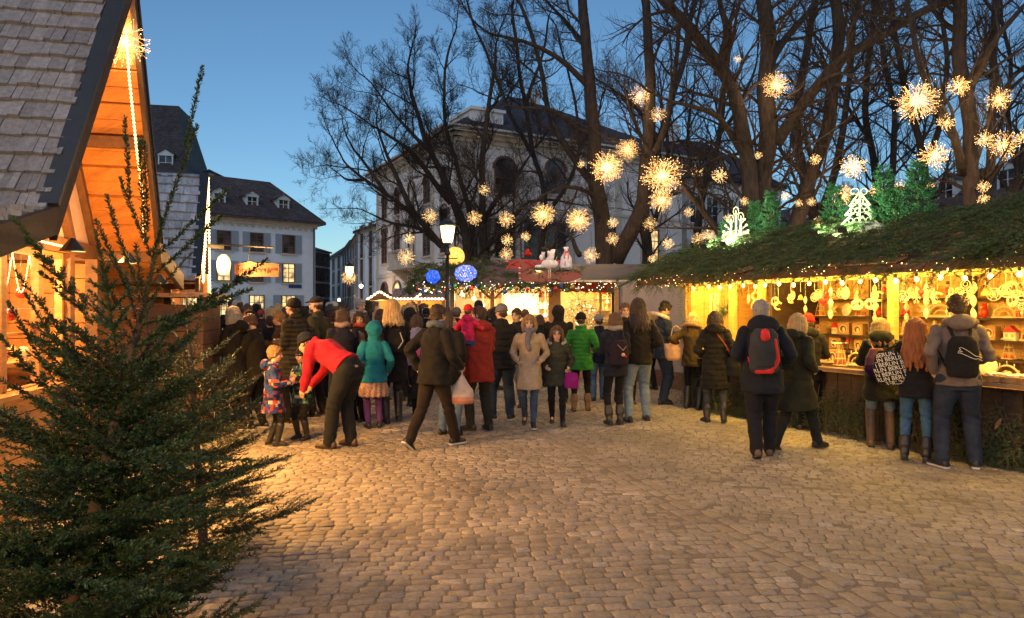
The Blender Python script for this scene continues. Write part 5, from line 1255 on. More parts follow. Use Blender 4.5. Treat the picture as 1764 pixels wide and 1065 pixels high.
# centre stall (lit, bough-roofed)
M_redcl = fabric('awning_red', (.38, .012, .012), .7); M_canvas = fabric('canvas_grey', (.30, .26, .25), .85, 3, .15)
M_fas = mat('fascia_metal', (.13, .11, .105), .35, .12, 1.2, .1, metal=.5, stretch=(1, 1, 6))
MF = Fac((-1.72, 16.6), (2.62, 16.2)); ct = thing('ornament_stall', 'brightly lit centre stall with bough roof and red sleigh on top', 'market stall', MF.p(2, 0, -1))
def mx(px): return MF.s_at(px)
def mbx(nm_, mt, Ls, par=None):
    m = MB()
    for a in Ls: MF.box(m, *a)
    return m.build(nm_, mt, par or ct)
LM = MF.L
mbx('counter', M_pine, [(i * .15, i * .15 + .145, 0, .95, -.05, 0) for i in range(int(mx(1062) / .15))] + [(0, mx(1062), .95, .99, -.7, .12)])
mbx('back_wall', mat('stall_panel_pale', (.8, .62, .36), .6, .1, 3, .1), [(0, mx(1062), 0, 2.4, -2.04, -2)])
for px in (779, 848, 955, 962, 1062): mbx('post', M_pine, [(mx(px) - (.14 if px == 955 else .05), mx(px) + (.05 if px != 955 else .1), .99 if px != 779 else 0, 2.25, -.12 - (px == 962) * .2, -.02)])
m = MB(); m.beam(MF.p(mx(848), 1.95, -.07), MF.p(mx(848) - .35, 2.22, -.07), .06, .06); m.beam(MF.p(mx(848), 1.95, -.07), MF.p(mx(848) + .35, 2.22, -.07), .06, .06); m.build('braces', M_pine, ct) if False else None
for sg in (-1, 1): m = MB(); m.beam(MF.p(mx(848) + sg * .05, 1.9, -.07), MF.p(mx(848) + sg * .38, 2.2, -.07), .06, .06); m.build('brace', M_pine, ct)
for z in (1.35, 1.65, 1.95):
    mbx('shelf', M_pine, [(mx(925), mx(960), z - .02, z, -.9, -.5)]); mbx('shelf', M_pine, [(mx(780), mx(845), z - .02, z, -1.95, -1.6)])
rf = MB()
rf.slab([MF.p(-.45, 2.2, .7), MF.p(mx(965), 2.2, .7), MF.p(mx(965), 2.85, -1.0), MF.p(-.1, 2.85, -1.0)], V(0, 0, -.05)); rf.slab([MF.p(-.1, 2.85, -1.0), MF.p(mx(965), 2.85, -1.0), MF.p(mx(965), 2.2, -2.4), MF.p(-.45, 2.2, -2.4)], V(0, 0, -.05))
rf.build('roof', mat('roof_felt_plum', (.12, .07, .085), .8, .2, 3, .2), ct)
m = MB(); MF.box(m, mx(868), mx(965), 2.8, 2.88, -1.02, -.9); m.build('ridge_board', mat('board_red', (.4, .03, .03), .6, .2), ct)
tw = []
for i in range(330):
    a = rg.uniform(-.5, mx(965)); f = rg.random(); 
    if a > mx(868) and f > .45: continue
    p = MF.p(a, 2.2 + .65 * f + rg.uniform(0, .12), .7 - 1.7 * f); tw += bough_twigs(p, (MF.u * rg.uniform(-1, 1) + MF.n * rg.uniform(0, 1) + V(0, 0, rg.uniform(-.6, .1))).normalized(), V(0, 0, 1), rg.uniform(.2, .45), rg, .07, .5, .5, 1)
for i in range(170):
    a = rg.uniform(-.5, mx(1062)); p = MF.p(a, 2.18 + rg.uniform(-.06, .06), .72); tw += bough_twigs(p, (MF.u * rg.uniform(-1, 1) + V(0, 0, rg.uniform(-.9, .2)) + MF.n * .2).normalized(), V(0, 0, 1), rg.uniform(.12, .24), rg, .06, .5, .5, 1)
for i in range(90):
    a = rg.random(); p = MF.p(-.45 - .25 * (1 - a), 2.0 + .8 * a, .7 - 1.2 * a); tw += bough_twigs(p, (V(rg.uniform(-1, 1), rg.uniform(-1, 0), rg.uniform(-.7, .3))).normalized(), V(0, 0, 1), rg.uniform(.15, .3), rg, .06, .5, .5, 1)
def nobj(name, tw, **k): return needle_obj(name, np.array([tuple(a[0]) for a in tw]), np.array([tuple(a[1]) for a in tw]), np.array([a[2] for a in tw]), [M_needle2, M_twigb], k.pop('parent', None), **k)
o = nobj('spruce_boughs', tw, spacing=.009, nl=.032, nw=.016, ang=52, seed=14, stem=.004, flat=.3); tag(o, 'spruce boughs and garland covering the roof and eave of the centre stall', 'boughs', None, 'stuff')
# baubles and stars along the eave garland
cols = [('red', M_redball), ('gold', M_goldball), ('blue', M_bluball), ('silver', mat('bauble_silver', (.7, .7, .72), .15, .05, 4, 0, metal=.8)), ('green', mat('bauble_green', (.03, .3, .1), .2, .1, 4, 0, clear=.5))]
cnt = {}
for i in range(30):
    c_, mt_ = cols[(i * 7) % 5]; m = MB(); r_ = rg.uniform(.03, .055); m.ell(V(0, 0, 0), r_, None, 10, 8); m.lathe(V(0, 0, r_ - .004), [(.01, 0), (.008, .015)], 6); o = m.build('bauble', mt_, None, True); o.location = MF.p(-.4 + i * .128, 2.06 + rg.uniform(-.04, .12), .84)
    cnt[c_] = cnt.get(c_, 0) + 1; tag(o, '%s bauble in the eave garland of the centre stall, %s %s one from left' % (c_, ordw[cnt[c_] - 1], c_), 'bauble', 'baubles on the centre stall eave')
m = MB()
for i in range(60): a = MF.p(rg.uniform(.3, mx(960)), rg.uniform(1.9, 2.06), .73); m.ell(a, .012, None, 6, 4)
m.build('dangling_beads', M_dk, ct)
m = MB()
for i in range(110): m.ell(MF.p(rg.uniform(-.6, mx(1062)), 2.16 + rg.uniform(-.1, .12), .74 + rg.uniform(0, .08)), .008, None, 5, 4)
m.build('fairy_lights', emis('fairy2', (1, .8, .5), 5), ct)['kind'] = 'stuff'
# bright interior
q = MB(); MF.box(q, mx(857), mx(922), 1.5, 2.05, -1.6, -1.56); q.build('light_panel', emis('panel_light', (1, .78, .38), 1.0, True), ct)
for px, z, e in ((800, 1.95, 34), (830, 1.6, 20), (890, 1.9, 55), (940, 1.7, 22)): plight('stall_lamp', MF.p(mx(px), z, -.6), e, (1, .72, .32), .07, ct)
for px, z in ((791, 2.0), (828, 1.75), (862, 1.55), (900, 2.02), (938, 1.5), (812, 1.9)):
    m = MB(); m.ell(MF.p(mx(px), z, -.45), .055, None, 10, 8); m.tube([MF.p(mx(px), z, -.45), MF.p(mx(px), 2.2, -.45)], .005, 4); m.build('lamp_globe', emis('globe_warm', (1, .76, .40), 1.8), ct, True)
fix(ct)
k = 0
for px in range(784, 960, 9):
    for z in (1.35, 1.65, 1.95) if (px < 846 or px > 922) else (.99,):
        if rg.random() < .2: continue
        kind = rg.choice(('angel_figure', 'model_house', 'wooden_star', 'soldier_figure', 'wooden_tree', 'painted_plate', 'toy_bear')); kk = (kind, 0)
        if kk not in GC: mb = MB(); ms = IT[kind][0](mb, r); GC[kk] = mb.mesh(kind, [GM[x] for x in ms])
        o = link_mesh(kind, GC[kk]); o.location = MF.p(mx(px), z, -1.75 if px < 846 else (-.7 if z > 1 else -.2)); o.rotation_euler = (0, 0, rg.uniform(-.4, .4)); k += 1; o['_c'] = 1
        dd[(kind, 'in the centre stall')].append((px + z * .01, o))
for (kk, wh), L_ in dd.items():
    if wh != 'in the centre stall': continue
    L_.sort(key=lambda a: a[0])
    for i, (s_, o) in enumerate(L_): tag(o, IT[kk][1] + ' in the lit centre stall' + (', %s from left' % (ordw[i] if i < len(ordw) else 'number %d' % (i + 1)) if len(L_) > 1 else ''), kk.replace('_', ' '), 'figures in the centre stall'); del o['_c']
# glowing balls
def ball(nm_, px, py, Y, rx, rz_, col, st_, lab, bumps=True, base=None):
    t = thing(nm_, lab, 'light', P(px, py, Y)); m = MB(); rr_ = random.Random(px)
    if bumps:
        for i in range(170):
            z = 1 - 2 * (i + .5) / 170; a = i * 2.4; q = math.sqrt(1 - z * z); d = V(q * math.cos(a), q * math.sin(a), z); p = V(d.x * rx, d.y * rx, d.z * rz_) * rr_.uniform(.88, 1.04); s_ = rx * .17
            u_ = d.orthogonal().normalized(); w_ = d.cross(u_); m.slab([p + u_ * s_ * rr_.uniform(.5, 1), p + w_ * s_, p - u_ * s_ * rr_.uniform(.5, 1), p - w_ * s_], d * .01)
    else: m.ell((0, 0, 0), (rx, rx, rz_), None, 24, 16)
    m.build('petals' if bumps else 'mesh_ball', col, t)
    if bumps: m = MB(); m.ell((0, 0, 0), (rx * .8, rx * .8, rz_ * .8), None, 16, 10); m.build('core', base, t, True)
    return t
def ballmat(name, c0, c1, st_):
    t = NT(name); tc = t.n('ShaderNodeTexCoord'); n = t.n('ShaderNodeTexVoronoi', i_Scale=22); t.l(tc.outputs['Object'], n.inputs[0]); cr = t.n('ShaderNodeValToRGB'); cr.color_ramp.elements[0].color = (*c1, 1); cr.color_ramp.elements[1].position = .5; cr.color_ramp.elements[1].color = (*c0, 1)
    t.l(n.outputs['Distance'], cr.inputs[0]); b = t.n('ShaderNodeBsdfPrincipled', i_Roughness=.5); t.l(cr.outputs[0], b.inputs['Base Color']); t.l(cr.outputs[0], b.inputs['Emission Color']); b.inputs['Emission Strength'].default_value = st_; t.surf(b.outputs[0]); t.m.cycles.emission_sampling = 'NONE'; return t.m
MY = ballmat('ball_yellow', (.75, .32, .04), (1, .8, .3), 1.5)
ball('ball_light', 784, 442, 17.5, .245, .245, MY, 1, 'yellow glowing ball lamp behind the lantern of the near street lamp', False)
mb_ = mat('petal_blueish', (.55, .6, .85), .5, .45, 3, 0, tint=(.9, .9, .95)); 
ball('flower_ball', 802, 471, 15.7, .25, .18, ballmat('petal_blue', (.08, .18, .75), (.85, .85, 1), .55), 1, 'blue and white glowing flower ball on the centre stall eave', True, mat('ball_core_blue', (.03, .08, .4), .6))
ball('flower_ball', 746, 477, 15.9, .15, .15, ballmat('petal_blue2', (.01, .08, .7), (.15, .35, 1), .9), 1, 'smaller deep blue flower ball at the left corner of the centre stall', True, mat('ball_core_blue2', (.01, .04, .4), .6))
plight('small_lamp', P(802, 490, 15.2), 6, TUNG, .05)
# red sleigh with toys on the roof
sp = P(945, 488, 15.75) + V(0, 0, .07)
t = thing('toy_sleigh', 'red sleigh-shaped awning with curved underside on the centre stall eave', 'sleigh', sp, -.05)
m = MB(); N = 16; secs = []
for i in range(N + 1):
    f = i / N; x = -.68 + 1.42 * f; top = .34 - .10 * f - (.1 * math.sin(PI * f)) + (.16 if f < .12 else 0); bot = -.02 - .06 * math.sin(PI * f) + .12 * max(0, f - .85) * 3; top = max(top, bot + .05) if f > .9 else top
    secs.append((x, top, bot))
for d0, nm_ in ((-.02, 'side'), (.55, 'side')):
    pts = [(x, d0, a) for x, a, b in secs] + [(x, d0, b) for x, a, b in reversed(secs)]; m = MB(); m.slab(pts, (0, .03, 0)); m.build('side_panel', M_redcl if False else mat('sleigh_red', (.22, .010, .008), .35, .15, 4, .05, clear=.4), t)
m = MB()
for i in range(N): m.add([(secs[i][0], 0, secs[i][2]), (secs[i + 1][0], 0, secs[i + 1][2]), (secs[i + 1][0], .56, secs[i + 1][2]), (secs[i][0], .56, secs[i][2])], [(0, 1, 2, 3), (3, 2, 1, 0)][:1])
m.build('floor', mat('sleigh_red2', (.28, .014, .01), .4), t, True)
m = MB(); m.tube([V(x, -.03, b) for x, a, b in secs], .012, 6); m.build('trim', GM['white'], t)
m = MB()
for k in range(4): m.torus((.02, -.04, .24 - k * .055), .03, .008, RX, 10, 4)
m.build('scroll', GM['white'], t)
for x in (-.64,):
    for k in range(6): m = MB(); m.ell((x - .02, -.05, .04 + k * .06), (.035, .03, .022), None, 8, 6); m.build('bell', GM['red'] if k % 2 else GM['white'], t)
tw = []
for i in range(46): tw += bough_twigs(V(rg.uniform(-.62, .7), -.06 + rg.uniform(0, .3), .22 + rg.uniform(-.03, .06)), V(rg.uniform(-1, 1), rg.uniform(-.8, .1), rg.uniform(-.6, .3)).normalized(), V(0, 0, 1), rg.uniform(.12, .24), rg, .06, .5, .6, 1)
nobj('sleigh_greenery', tw, parent=t, spacing=.01, nl=.03, nw=.014, ang=52, seed=44, stem=.004)
t2 = thing('plush_dog', 'white plush dog with dark patches bending over in the roof sleigh', 'toy', sp + V(.02, .2, .3))
m = MB(); m.ell((.02, 0, .08), (.2, .15, .13), None, 16, 12); m.ell((.06, 0, .24), (.12, .12, .2), Matrix.Rotation(.35, 3, 'Y'), 16, 12); m.ell((-.08, -.02, .34), (.1, .08, .09), None, 14, 10); m.ell((-.17, -.03, .24), (.06, .05, .07), None, 12, 8); m.ell((-.2, -.02, .02), (.14, .06, .05), None, 12, 8); m.build('body', fabric('plush_white', (.72, .7, .68)), t2, True)
m = MB(); m.ell((-.10, -.06, .41), (.09, .06, .06), None, 12, 8); m.ell((-.07, -.09, .30), (.035, .02, .08), None, 10, 8); m.build('ear', fabric('plush_black', (.02, .018, .02)), t2, True)
m = MB(); m.ell((.14, -.02, .28), (.05, .10, .16), Matrix.Rotation(.3, 3, 'Y'), 12, 8); m.build('patch', fabric('plush_black', (.02, .018, .02)), t2, True)
t3 = thing('gift_sack', 'tall white sack tied with a red ribbon standing in the roof sleigh', 'sack', sp + V(.42, .22, .24)); m = MB(); m.lathe((0, 0, 0), [(.13, 0), (.15, .1), (.12, .3), (.05, .42), (.03, .46), (.07, .54)], 14); m.build('sack', fabric('sack_white', (.65, .66, .72)), t3, True); m = MB(); m.torus((0, 0, .445), .045, .012, None, 12, 5); [m.tube([V(0, -.06, .44), V(s_ * .06, -.1, .38), V(s_ * .04, -.13, .26)], .012, 5) for s_ in (-1, 1)]; m.tube([V(0, -.06, .44), V(-.04, -.15, .1)], .012, 5); m.build('ribbon', GM['red'], t3)
m = MB(); m.ell((0, 0, 0), .055, None, 12, 8); m.ell((0, 0, -.07), (.1, .09, .05), None, 12, 8); o = m.build('red_cap', M_redcl, None, True); o.location = P(909, 433, 16.1); tag(o, 'red cap with pompom poking up at the left of the plush dog', 'cap')
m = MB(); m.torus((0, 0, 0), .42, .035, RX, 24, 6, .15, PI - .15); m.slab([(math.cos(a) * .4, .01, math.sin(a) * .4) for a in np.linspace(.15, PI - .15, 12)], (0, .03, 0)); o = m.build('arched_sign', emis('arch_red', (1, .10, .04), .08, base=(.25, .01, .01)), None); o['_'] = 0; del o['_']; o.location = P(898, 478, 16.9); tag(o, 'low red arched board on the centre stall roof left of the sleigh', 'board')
m = MB()
for i in range(80): a = rg.uniform(.2, PI - .2); q = rg.uniform(.1, .42); m.ell((math.cos(a) * q, -.03, math.sin(a) * q * .5), .012, None, 5, 4)
m.build('lamp_dots', emis('fairy2', (1, .8, .5), 9), o)
# right-hand stall of the centre row: metal fascia, red valance
FF = Fac((1.35, 16.9), (4.3, 16.9)); t = thing('fascia_stall', 'centre stall with long grey metal fascia and red valance', 'market stall', FF.p(1.5, 0, -1)); fx = lambda px: FF.s_at(px)
def fb(nm_, mt, Ls):
    m = MB()
    for a in Ls: FF.box(m, *a)
    return m.build(nm_, mt, t)
fb('fascia', M_fas, [(fx(972), fx(1132), CH + 50 / F * 16.5, CH + 77 / F * 16.5, .3, .36)]); fb('fascia_trim', GM['white'], [(fx(972), fx(1132), CH + 46.5 / F * 16.5, CH + 49.5 / F * 16.5, .29, .38)])
fb('roof', M_roofdark, [(0, FF.L, 2.6, 2.66, -2.2, .295)]); fb('counter', M_dk, [(fx(975), fx(1062), 0, .95, -.1, 0)]); fb('back_wall', M_dk, [(0, fx(1064), 0, 2.6, -2.2, -2.16)])
fb('post', M_pine, [(fx(1033), fx(1037), .95, 2.3, -.1, -.04)]); fb('post', M_pine, [(fx(1061), fx(1066), 0, 2.3, -.1, -.0)])
m = MB(); N = 40
for i in range(N):
    a0 = fx(962) + (fx(1062) - fx(962)) * i / N; a1 = fx(962) + (fx(1062) - fx(962)) * (i + 1) / N; d0, d1 = .2 + .02 * math.sin(i * 1.9), .2 + .02 * math.sin((i + 1) * 1.9)
    m.add([FF.p(a0, 2.3, d0), FF.p(a1, 2.3, d1), FF.p(a1, 2.06 + .015 * math.sin(i), d1), FF.p(a0, 2.06 + .015 * math.sin(i - 1), d0)], [(0, 1, 2, 3)])
m.build('valance', M_redcl, t, True)
for z in (1.3, 1.6, 1.9): fb('shelf', M_pine, [(fx(1037), fx(1062), z - .02, z, -1.4, -1.0)])
plight('stall_lamp', FF.p(fx(1050), 1.95, -.5), 22, GOLD, .04, t); plight('stall_lamp', FF.p(fx(985), 2.0, -.8), 10, GOLD, .04, t)
m = MB(); m.ell(FF.p(fx(1049), 1.83, -.3), .035, None, 10, 8); m.tube([FF.p(fx(1049), 1.83, -.3), FF.p(fx(1049), 2.4, -.3)], .004, 4); m.build('lamp_globe', emis('bulb_hot', (1, .66, .22), 5), t, True); fix(t)
for i in range(9):
    kind = rg.choice(('angel_figure', 'wooden_star', 'model_house')); kk = (kind, 0)
    if kk not in GC: mb = MB(); ms = IT[kind][0](mb, r); GC[kk] = mb.mesh(kind, [GM[x] for x in ms])
    o = link_mesh(kind, GC[kk]); o.location = FF.p(fx(1041 + (i % 3) * 8), (1.3, 1.6, 1.9)[i // 3], -1.2); o.scale = (1.3,) * 3; tag(o, IT[kind][1] + ' on the %s shelf of the fascia stall, %s from left' % (('low', 'middle', 'high')[i // 3], ordw[i % 3]), kind.replace('_', ' '), 'figures in the fascia stall')
# decorated dark wreath tree inside
tw = []; c = P(1000, 545, 16.9)
for i in range(240): a = rg.random() * 6.28; q = rg.random() ** .5 * .38; tw.append((c + V(math.cos(a) * q, rg.uniform(-.1, .1), math.sin(a) * q * 1.2), V(rg.uniform(-1, 1), rg.uniform(-1, 0), rg.uniform(-1, 1)).normalized(), .14))
o = nobj('wreath', tw, spacing=.012, nl=.03, nw=.009, ang=55, seed=19, stem=.003); tag(o, 'dark evergreen arrangement in the opening of the fascia stall', 'greenery')
m = MB()
for i in range(46): m.ell(c + V(rg.uniform(-.35, .35), -.14, rg.uniform(-.42, .42)), rg.uniform(.006, .014), None, 6, 4)
m.build('sparkles', emis('sparkle', (1, .8, .6), 4), o)
# grey canvas wall
t = thing('canvas_wall', 'grey canvas side sheet between the fascia stall and the long goods stall', 'canvas sheet', P(1120, 560, 15.5)); m = MB(); NX, NZ = 46, 26; a, b = (P(1064, 0, 16.4), P(1184, 0, 13.6)); vs = []
for j in range(NZ + 1):
    for i in range(NX + 1):
        f = i / NX; g_ = j / NZ; p = a.lerp(b, f); z = .35 + 1.95 * g_; w_ = .035 * math.sin(f * 23 + math.sin(g_ * 5) * 1.5) * (1 - .5 * g_) + .02 * math.sin(f * 9 + g_ * 7); vs.append(V(p.x, p.y + w_, z))
m.add(vs, [(j * (NX + 1) + i, j * (NX + 1) + i + 1, (j + 1) * (NX + 1) + i + 1, (j + 1) * (NX + 1) + i) for j in range(NZ) for i in range(NX)]); m.build('sheet', M_canvas, t, True)
m = MB(); m.beam(V(a.x, a.y + .05, .17), V(b.x, b.y + .05, .17), .04, .34); m.build('base_board', M_beam2, t)
for q in (a, b): m = MB(); m.beam(V(q.x, q.y + .06, 0), V(q.x, q.y + .06, 2.4), .06, .06); m.build('post', M_beam2, t)
fix(t)
# far stall with rope-lit gables
Y = 24; t = thing('rope_lit_stall', 'small far stall outlined with glowing zigzag rope lights', 'market stall', P(700, 532, Y)); 
pts = [P(631, 517, Y), P(654, 502, Y), P(676, 515, Y), P(765, 515, Y)]; pts2 = [P(716, 513, Y), P(736, 499, Y), P(745, 505, Y)]
ropelight(pts, t, .045, 'rope_light', M_ropew, .12); ropelight(pts2, t, .04, 'rope_light', M_ropew, .12)
m = MB(); q = [P(628, 518, Y + .1), P(654, 501, Y + .1), P(680, 516, Y + .1)]; m.slab(q, V(0, 1.5, 0)); m.build('gable_roof', M_beam2, t)
m = MB(); m.slab([P(672, 516, Y + .1), P(766, 516, Y + .1), P(766, 497, Y + 1.2), P(680, 497, Y + 1.2)], V(0, 0, -.06)); m.build('roof', mat('roof_rose', (.45, .25, .2), .8), t)
for px in (636, 676, 722, 764): m = MB(); p = P(px, 518, Y + .2); m.box((p.x, p.y, p.z / 2), (.1, .1, p.z)); m.build('post', M_pine, t)
m = MB(); p0 = P(636, 532, Y + .3); p1 = P(764, 532, Y + .3); m.box(((p0.x + p1.x) / 2, Y + .3, .5), (p1.x - p0.x, .1, 1.0)); m.build('counter', M_pine, t)
m = MB(); m.box(((p0.x + p1.x) / 2, Y + 2.2, 1.0), (p1.x - p0.x, .06, 2.0)); m.build('back_wall', M_yel, t)
for px in (655, 720): plight('stall_lamp', P(px, 523, Y + .8), 60, GOLD, .1, t)
fix(t)
# ---------- bare trees ----------
def bark_mat():
    t = NT('bark_bare'); tc = t.n('ShaderNodeTexCoord'); mp = t.n('ShaderNodeMapping'); mp.inputs['Scale'].default_value = (5, 5, 1.1); t.l(tc.outputs['Object'], mp.inputs[0])
    n = t.n('ShaderNodeTexNoise', i_Scale=3, i_Detail=8, i_Roughness=.7); t.l(mp.outputs[0], n.inputs[0]); cr = t.n('ShaderNodeValToRGB'); cr.color_ramp.elements[0].position = .35; cr.color_ramp.elements[0].color = (.018, .013, .011, 1); cr.color_ramp.elements[1].position = .7; cr.color_ramp.elements[1].color = (.08, .055, .037, 1); t.l(n.outputs[0], cr.inputs[0])
    b = t.n('ShaderNodeBsdfPrincipled', i_Roughness=.9); t.l(cr.outputs[0], b.inputs['Base Color']); bp = t.n('ShaderNodeBump', i_Strength=.9, i_Distance=.04); t.l(n.outputs[0], bp.inputs['Height']); t.l(bp.outputs[0], b.inputs['Normal']); t.surf(b.outputs[0]); return t.m
M_barkb = bark_mat()
def rand_perp(d, rg):
    a = d.orthogonal().normalized(); b = d.cross(a); th = rg.random() * 2 * PI; return a * math.cos(th) + b * math.sin(th)
def grow(m, p, d, L, r_, lvl, rg, up=.12, spread=1.0):
    n = {3: 8, 2: 7, 1: 5, 0: 4}[lvl]; pts = [p.copy()]; rad = [r_]; seg = L / n
    bend = rand_perp(d, rg) * rg.uniform(.05, .22)
    for i in range(n):
        d = (d + V(rg.gauss(0, 1), rg.gauss(0, 1), rg.gauss(0, 1)) * .12 + bend + V(0, 0, up)).normalized(); p = p + d * seg; pts.append(p.copy()); rad.append(r_ * (1 - .72 * (i + 1) / n))
        if i % 3 == 2: bend = rand_perp(d, rg) * rg.uniform(.05, .2)
    m.tube(pts, rad, 6 if lvl >= 2 else 4 if lvl == 1 else 3, False)
    if lvl == 0: return
    nc = {3: 8, 2: 8, 1: 7}[lvl]
    for k in range(nc):
        f = .18 + .82 * (k + rg.random()) / nc; i = min(n - 1, int(f * n)); q = pts[i].lerp(pts[i + 1], f * n - i if f < 1 else 1); dd_ = (pts[i + 1] - pts[i]).normalized()
        cd = (dd_ * rg.uniform(.55, 1) + rand_perp(dd_, rg) * rg.uniform(.5, 1.0) * spread + V(0, 0, .12)).normalized()
        grow(m, q, cd, L * rg.uniform(.4, .62) * (1.15 - .45 * f), max(rad[i] * .5, .0042), lvl - 1, rg, up, spread)
def bare_tree(label, Y, limbs, seed, lvl=2, dens=.75, cl=2.0, roots=None, wander=1.0, group='bare trees on the square', up=.08):
    """limbs: (points [(px,py,depth offset)...], width px at start, width px at end). The first one is the trunk (its foot is on the ground)."""
    rg = random.Random(seed); x0 = limbs[0][0][0]; base = P(x0[0], 532, Y); base.z = 0; t = thing('bare_tree', label, 'tree', base, 0, group); mt_ = MB(); mc = MB()
    for li, (pts, w0, w1) in enumerate(limbs):
        ps = [P(p[0], p[1], Y + (p[2] if len(p) > 2 else 0)) for p in pts]
        if pts[0][1] > 455 or li == 0: ps = [V(ps[0].x, ps[0].y, -.05)] + ps
        # resample with wobble
        out = []; tot = sum((ps[i + 1] - ps[i]).length for i in range(len(ps) - 1)); K = max(6, int(tot / .45))
        for k in range(K + 1):
            s_ = k / K * tot; i = 0
            while i < len(ps) - 2 and s_ > (ps[i + 1] - ps[i]).length: s_ -= (ps[i + 1] - ps[i]).length; i += 1
            a = ps[max(i - 1, 0)]; b = ps[i]; c = ps[i + 1]; e = ps[min(i + 2, len(ps) - 1)]; f = min(1, s_ / max((c - b).length, 1e-6))
            q = .5 * ((2 * b) + (c - a) * f + (2 * a - 5 * b + 4 * c - e) * f * f + (3 * b - a - 3 * c + e) * f ** 3)
            out.append(q + V(noise.noise(V(k * .37, li * 3.1, seed)), noise.noise(V(k * .41, li * 2.7, seed + 9)), 0) * .10 * wander)
        r0, r1 = w0 / F * Y / 2, w1 / F * Y / 2; rad = [r0 + (r1 - r0) * (k / K) ** .8 for k in range(K + 1)]
        if ps[0].z < 0: rad[0] *= 1.5; rad[1] *= 1.12
        (mt_ if (li == 0) else mc).tube(out, rad, 12 if r0 > .1 else 8, True)
        # children
        nb = int(tot / .5 * dens)
        for k in range(nb):
            f = .22 + .78 * (k + rg.random()) / nb; i = min(K - 1, int(f * K)); q = out[i]; 
            if q.z < 3.2: continue
            d0 = (out[i + 1] - out[i]).normalized(); cd = (d0 * rg.uniform(.4, 1) + rand_perp(d0, rg) * rg.uniform(.6, 1.1)).normalized()
            rr_ = min(rad[i] * .5, .045); grow(mc, q, cd, cl * rg.uniform(.6, 1.15) * (1.1 - .4 * f), max(rr_, .011), lvl, rg, up)
        grow(mc, out[-1], (out[-1] - out[-2]).normalized(), cl * .8, r1 * .9, lvl, rg, up)
    mt_.build('trunk', M_barkb, t, True); mc.build('crown', M_barkb, t, True); print('tree', label[:20], len(mc.v)); return fix(t)
bare_tree('wide multi-stemmed bare tree spreading leftwards over the far street lamp', 23, [
    ([(808, 460), (800, 400), (775, 330, .5), (742, 262, .8), (715, 180, 1), (700, 120, 1)], 26, 5),
    ([(795, 462), (760, 425), (715, 372, -.5), (665, 335, -1), (628, 310, -1.2), (600, 285, -1.4)], 20, 4),
    ([(760, 425), (725, 395), (680, 385, .6), (640, 370, 1)], 10, 3), ([(715, 372, -.5), (690, 320, -.6), (668, 270, -.8), (650, 215, -1)], 12, 3),
    ([(780, 350, .4), (745, 310, .1), (715, 270, -.4), (680, 240, -1), (640, 215, -1.4)], 13, 3), ([(628, 310, -1.2), (600, 310, -1.2), (582, 300, -1)], 6, 2),
    ([(838, 465), (832, 400), (828, 330, -.6), (832, 250, -1), (845, 170, -1), (855, 100, -1)], 22, 5), ([(818, 462), (812, 380, .8), (790, 300, 1.2), (770, 220, 1.4), (765, 140, 1.6), (775, 80, 1.6)], 16, 4),
    ([(830, 390), (850, 350, .4), (885, 310, .8), (915, 270, 1)], 12, 4), ([(742, 262, .8), (710, 230, 1), (670, 185, 1.2), (645, 150, 1.2)], 9, 3), ([(665, 335, -1), (635, 290, -1), (605, 250, -1), (590, 215, -1)], 8, 2), ([(832, 430), (865, 400, -.4), (905, 350, -1), (960, 345, -1)], 12, 4)], 2, 3, .74, 2.2)
bare_tree('stout forked bare tree rising behind the metal fascia', 19.5, [
    ([(1042, 470), (1038, 400), (1028, 320), (1022, 240), (1016, 150), (1008, 60), (998, -60)], 40, 14),
    ([(1060, 450), (1095, 385, -.4), (1112, 300, -.6), (1120, 200, -.8), (1118, 90, -.8), (1105, -40, -.8)], 30, 12),
    ([(1030, 330), (1000, 290, .5), (965, 240, 1), (940, 170, 1.2), (925, 90, 1.2), (900, 10, 1.2)], 16, 6), ([(1020, 230), (985, 215, -.6), (950, 190, -1.2), (900, 185, -1.6)], 10, 4),
    ([(1030, 340), (990, 322, -.5), (950, 330, -1), (920, 350, -1)], 10, 3), ([(1016, 150), (960, 100, -.6), (900, 70, -1), (850, 60, -1.2)], 12, 4), ([(1010, 80), (970, 30, .6), (930, -10, 1)], 10, 4), ([(1112, 300, -.6), (1140, 240, -.9), (1160, 160, -1), (1170, 60, -1)], 14, 6), ([(1000, 440), (985, 410, .3), (965, 400, .5)], 10, 4)], 3, 3, .36, 2.4)
bare_tree('thickest bare tree with several leaning stems behind the candle ornament', 16, [
    ([(1322, 470), (1318, 400), (1312, 320), (1322, 220), (1322, 120), (1318, 20), (1310, -80)], 48, 22),
    ([(1298, 460), (1296, 380, -.2), (1290, 270, -.3), (1255, 150, -.5), (1215, 80, -.6), (1160, 20, -.6), (1110, -30, -.6)], 42, 14),
    ([(1335, 250), (1370, 200, -.3), (1430, 120, -.8), (1500, 70, -1.2), (1600, 15, -1.4), (1690, -15, -1.5)], 22, 10), ([(1345, 470), (1372, 390, .3), (1400, 290, .5), (1432, 190, .6), (1442, 60, .6), (1440, -60, .6)], 34, 18),
    ([(1290, 290), (1250, 215, -.5), (1210, 190, -1), (1150, 175, -1.4)], 15, 5), ([(1322, 110), (1360, 60, .5), (1400, 10, .8), (1420, -40, .8)], 16, 8), ([(1240, 130, -.5), (1250, 60, -.8), (1240, 0, -.9)], 16, 8), ([(1255, 465), (1235, 400, .2), (1195, 340, .3), (1160, 300, .5), (1130, 270, .6)], 20, 8)], 4, 2, 1.15, 2.4, up=.04)
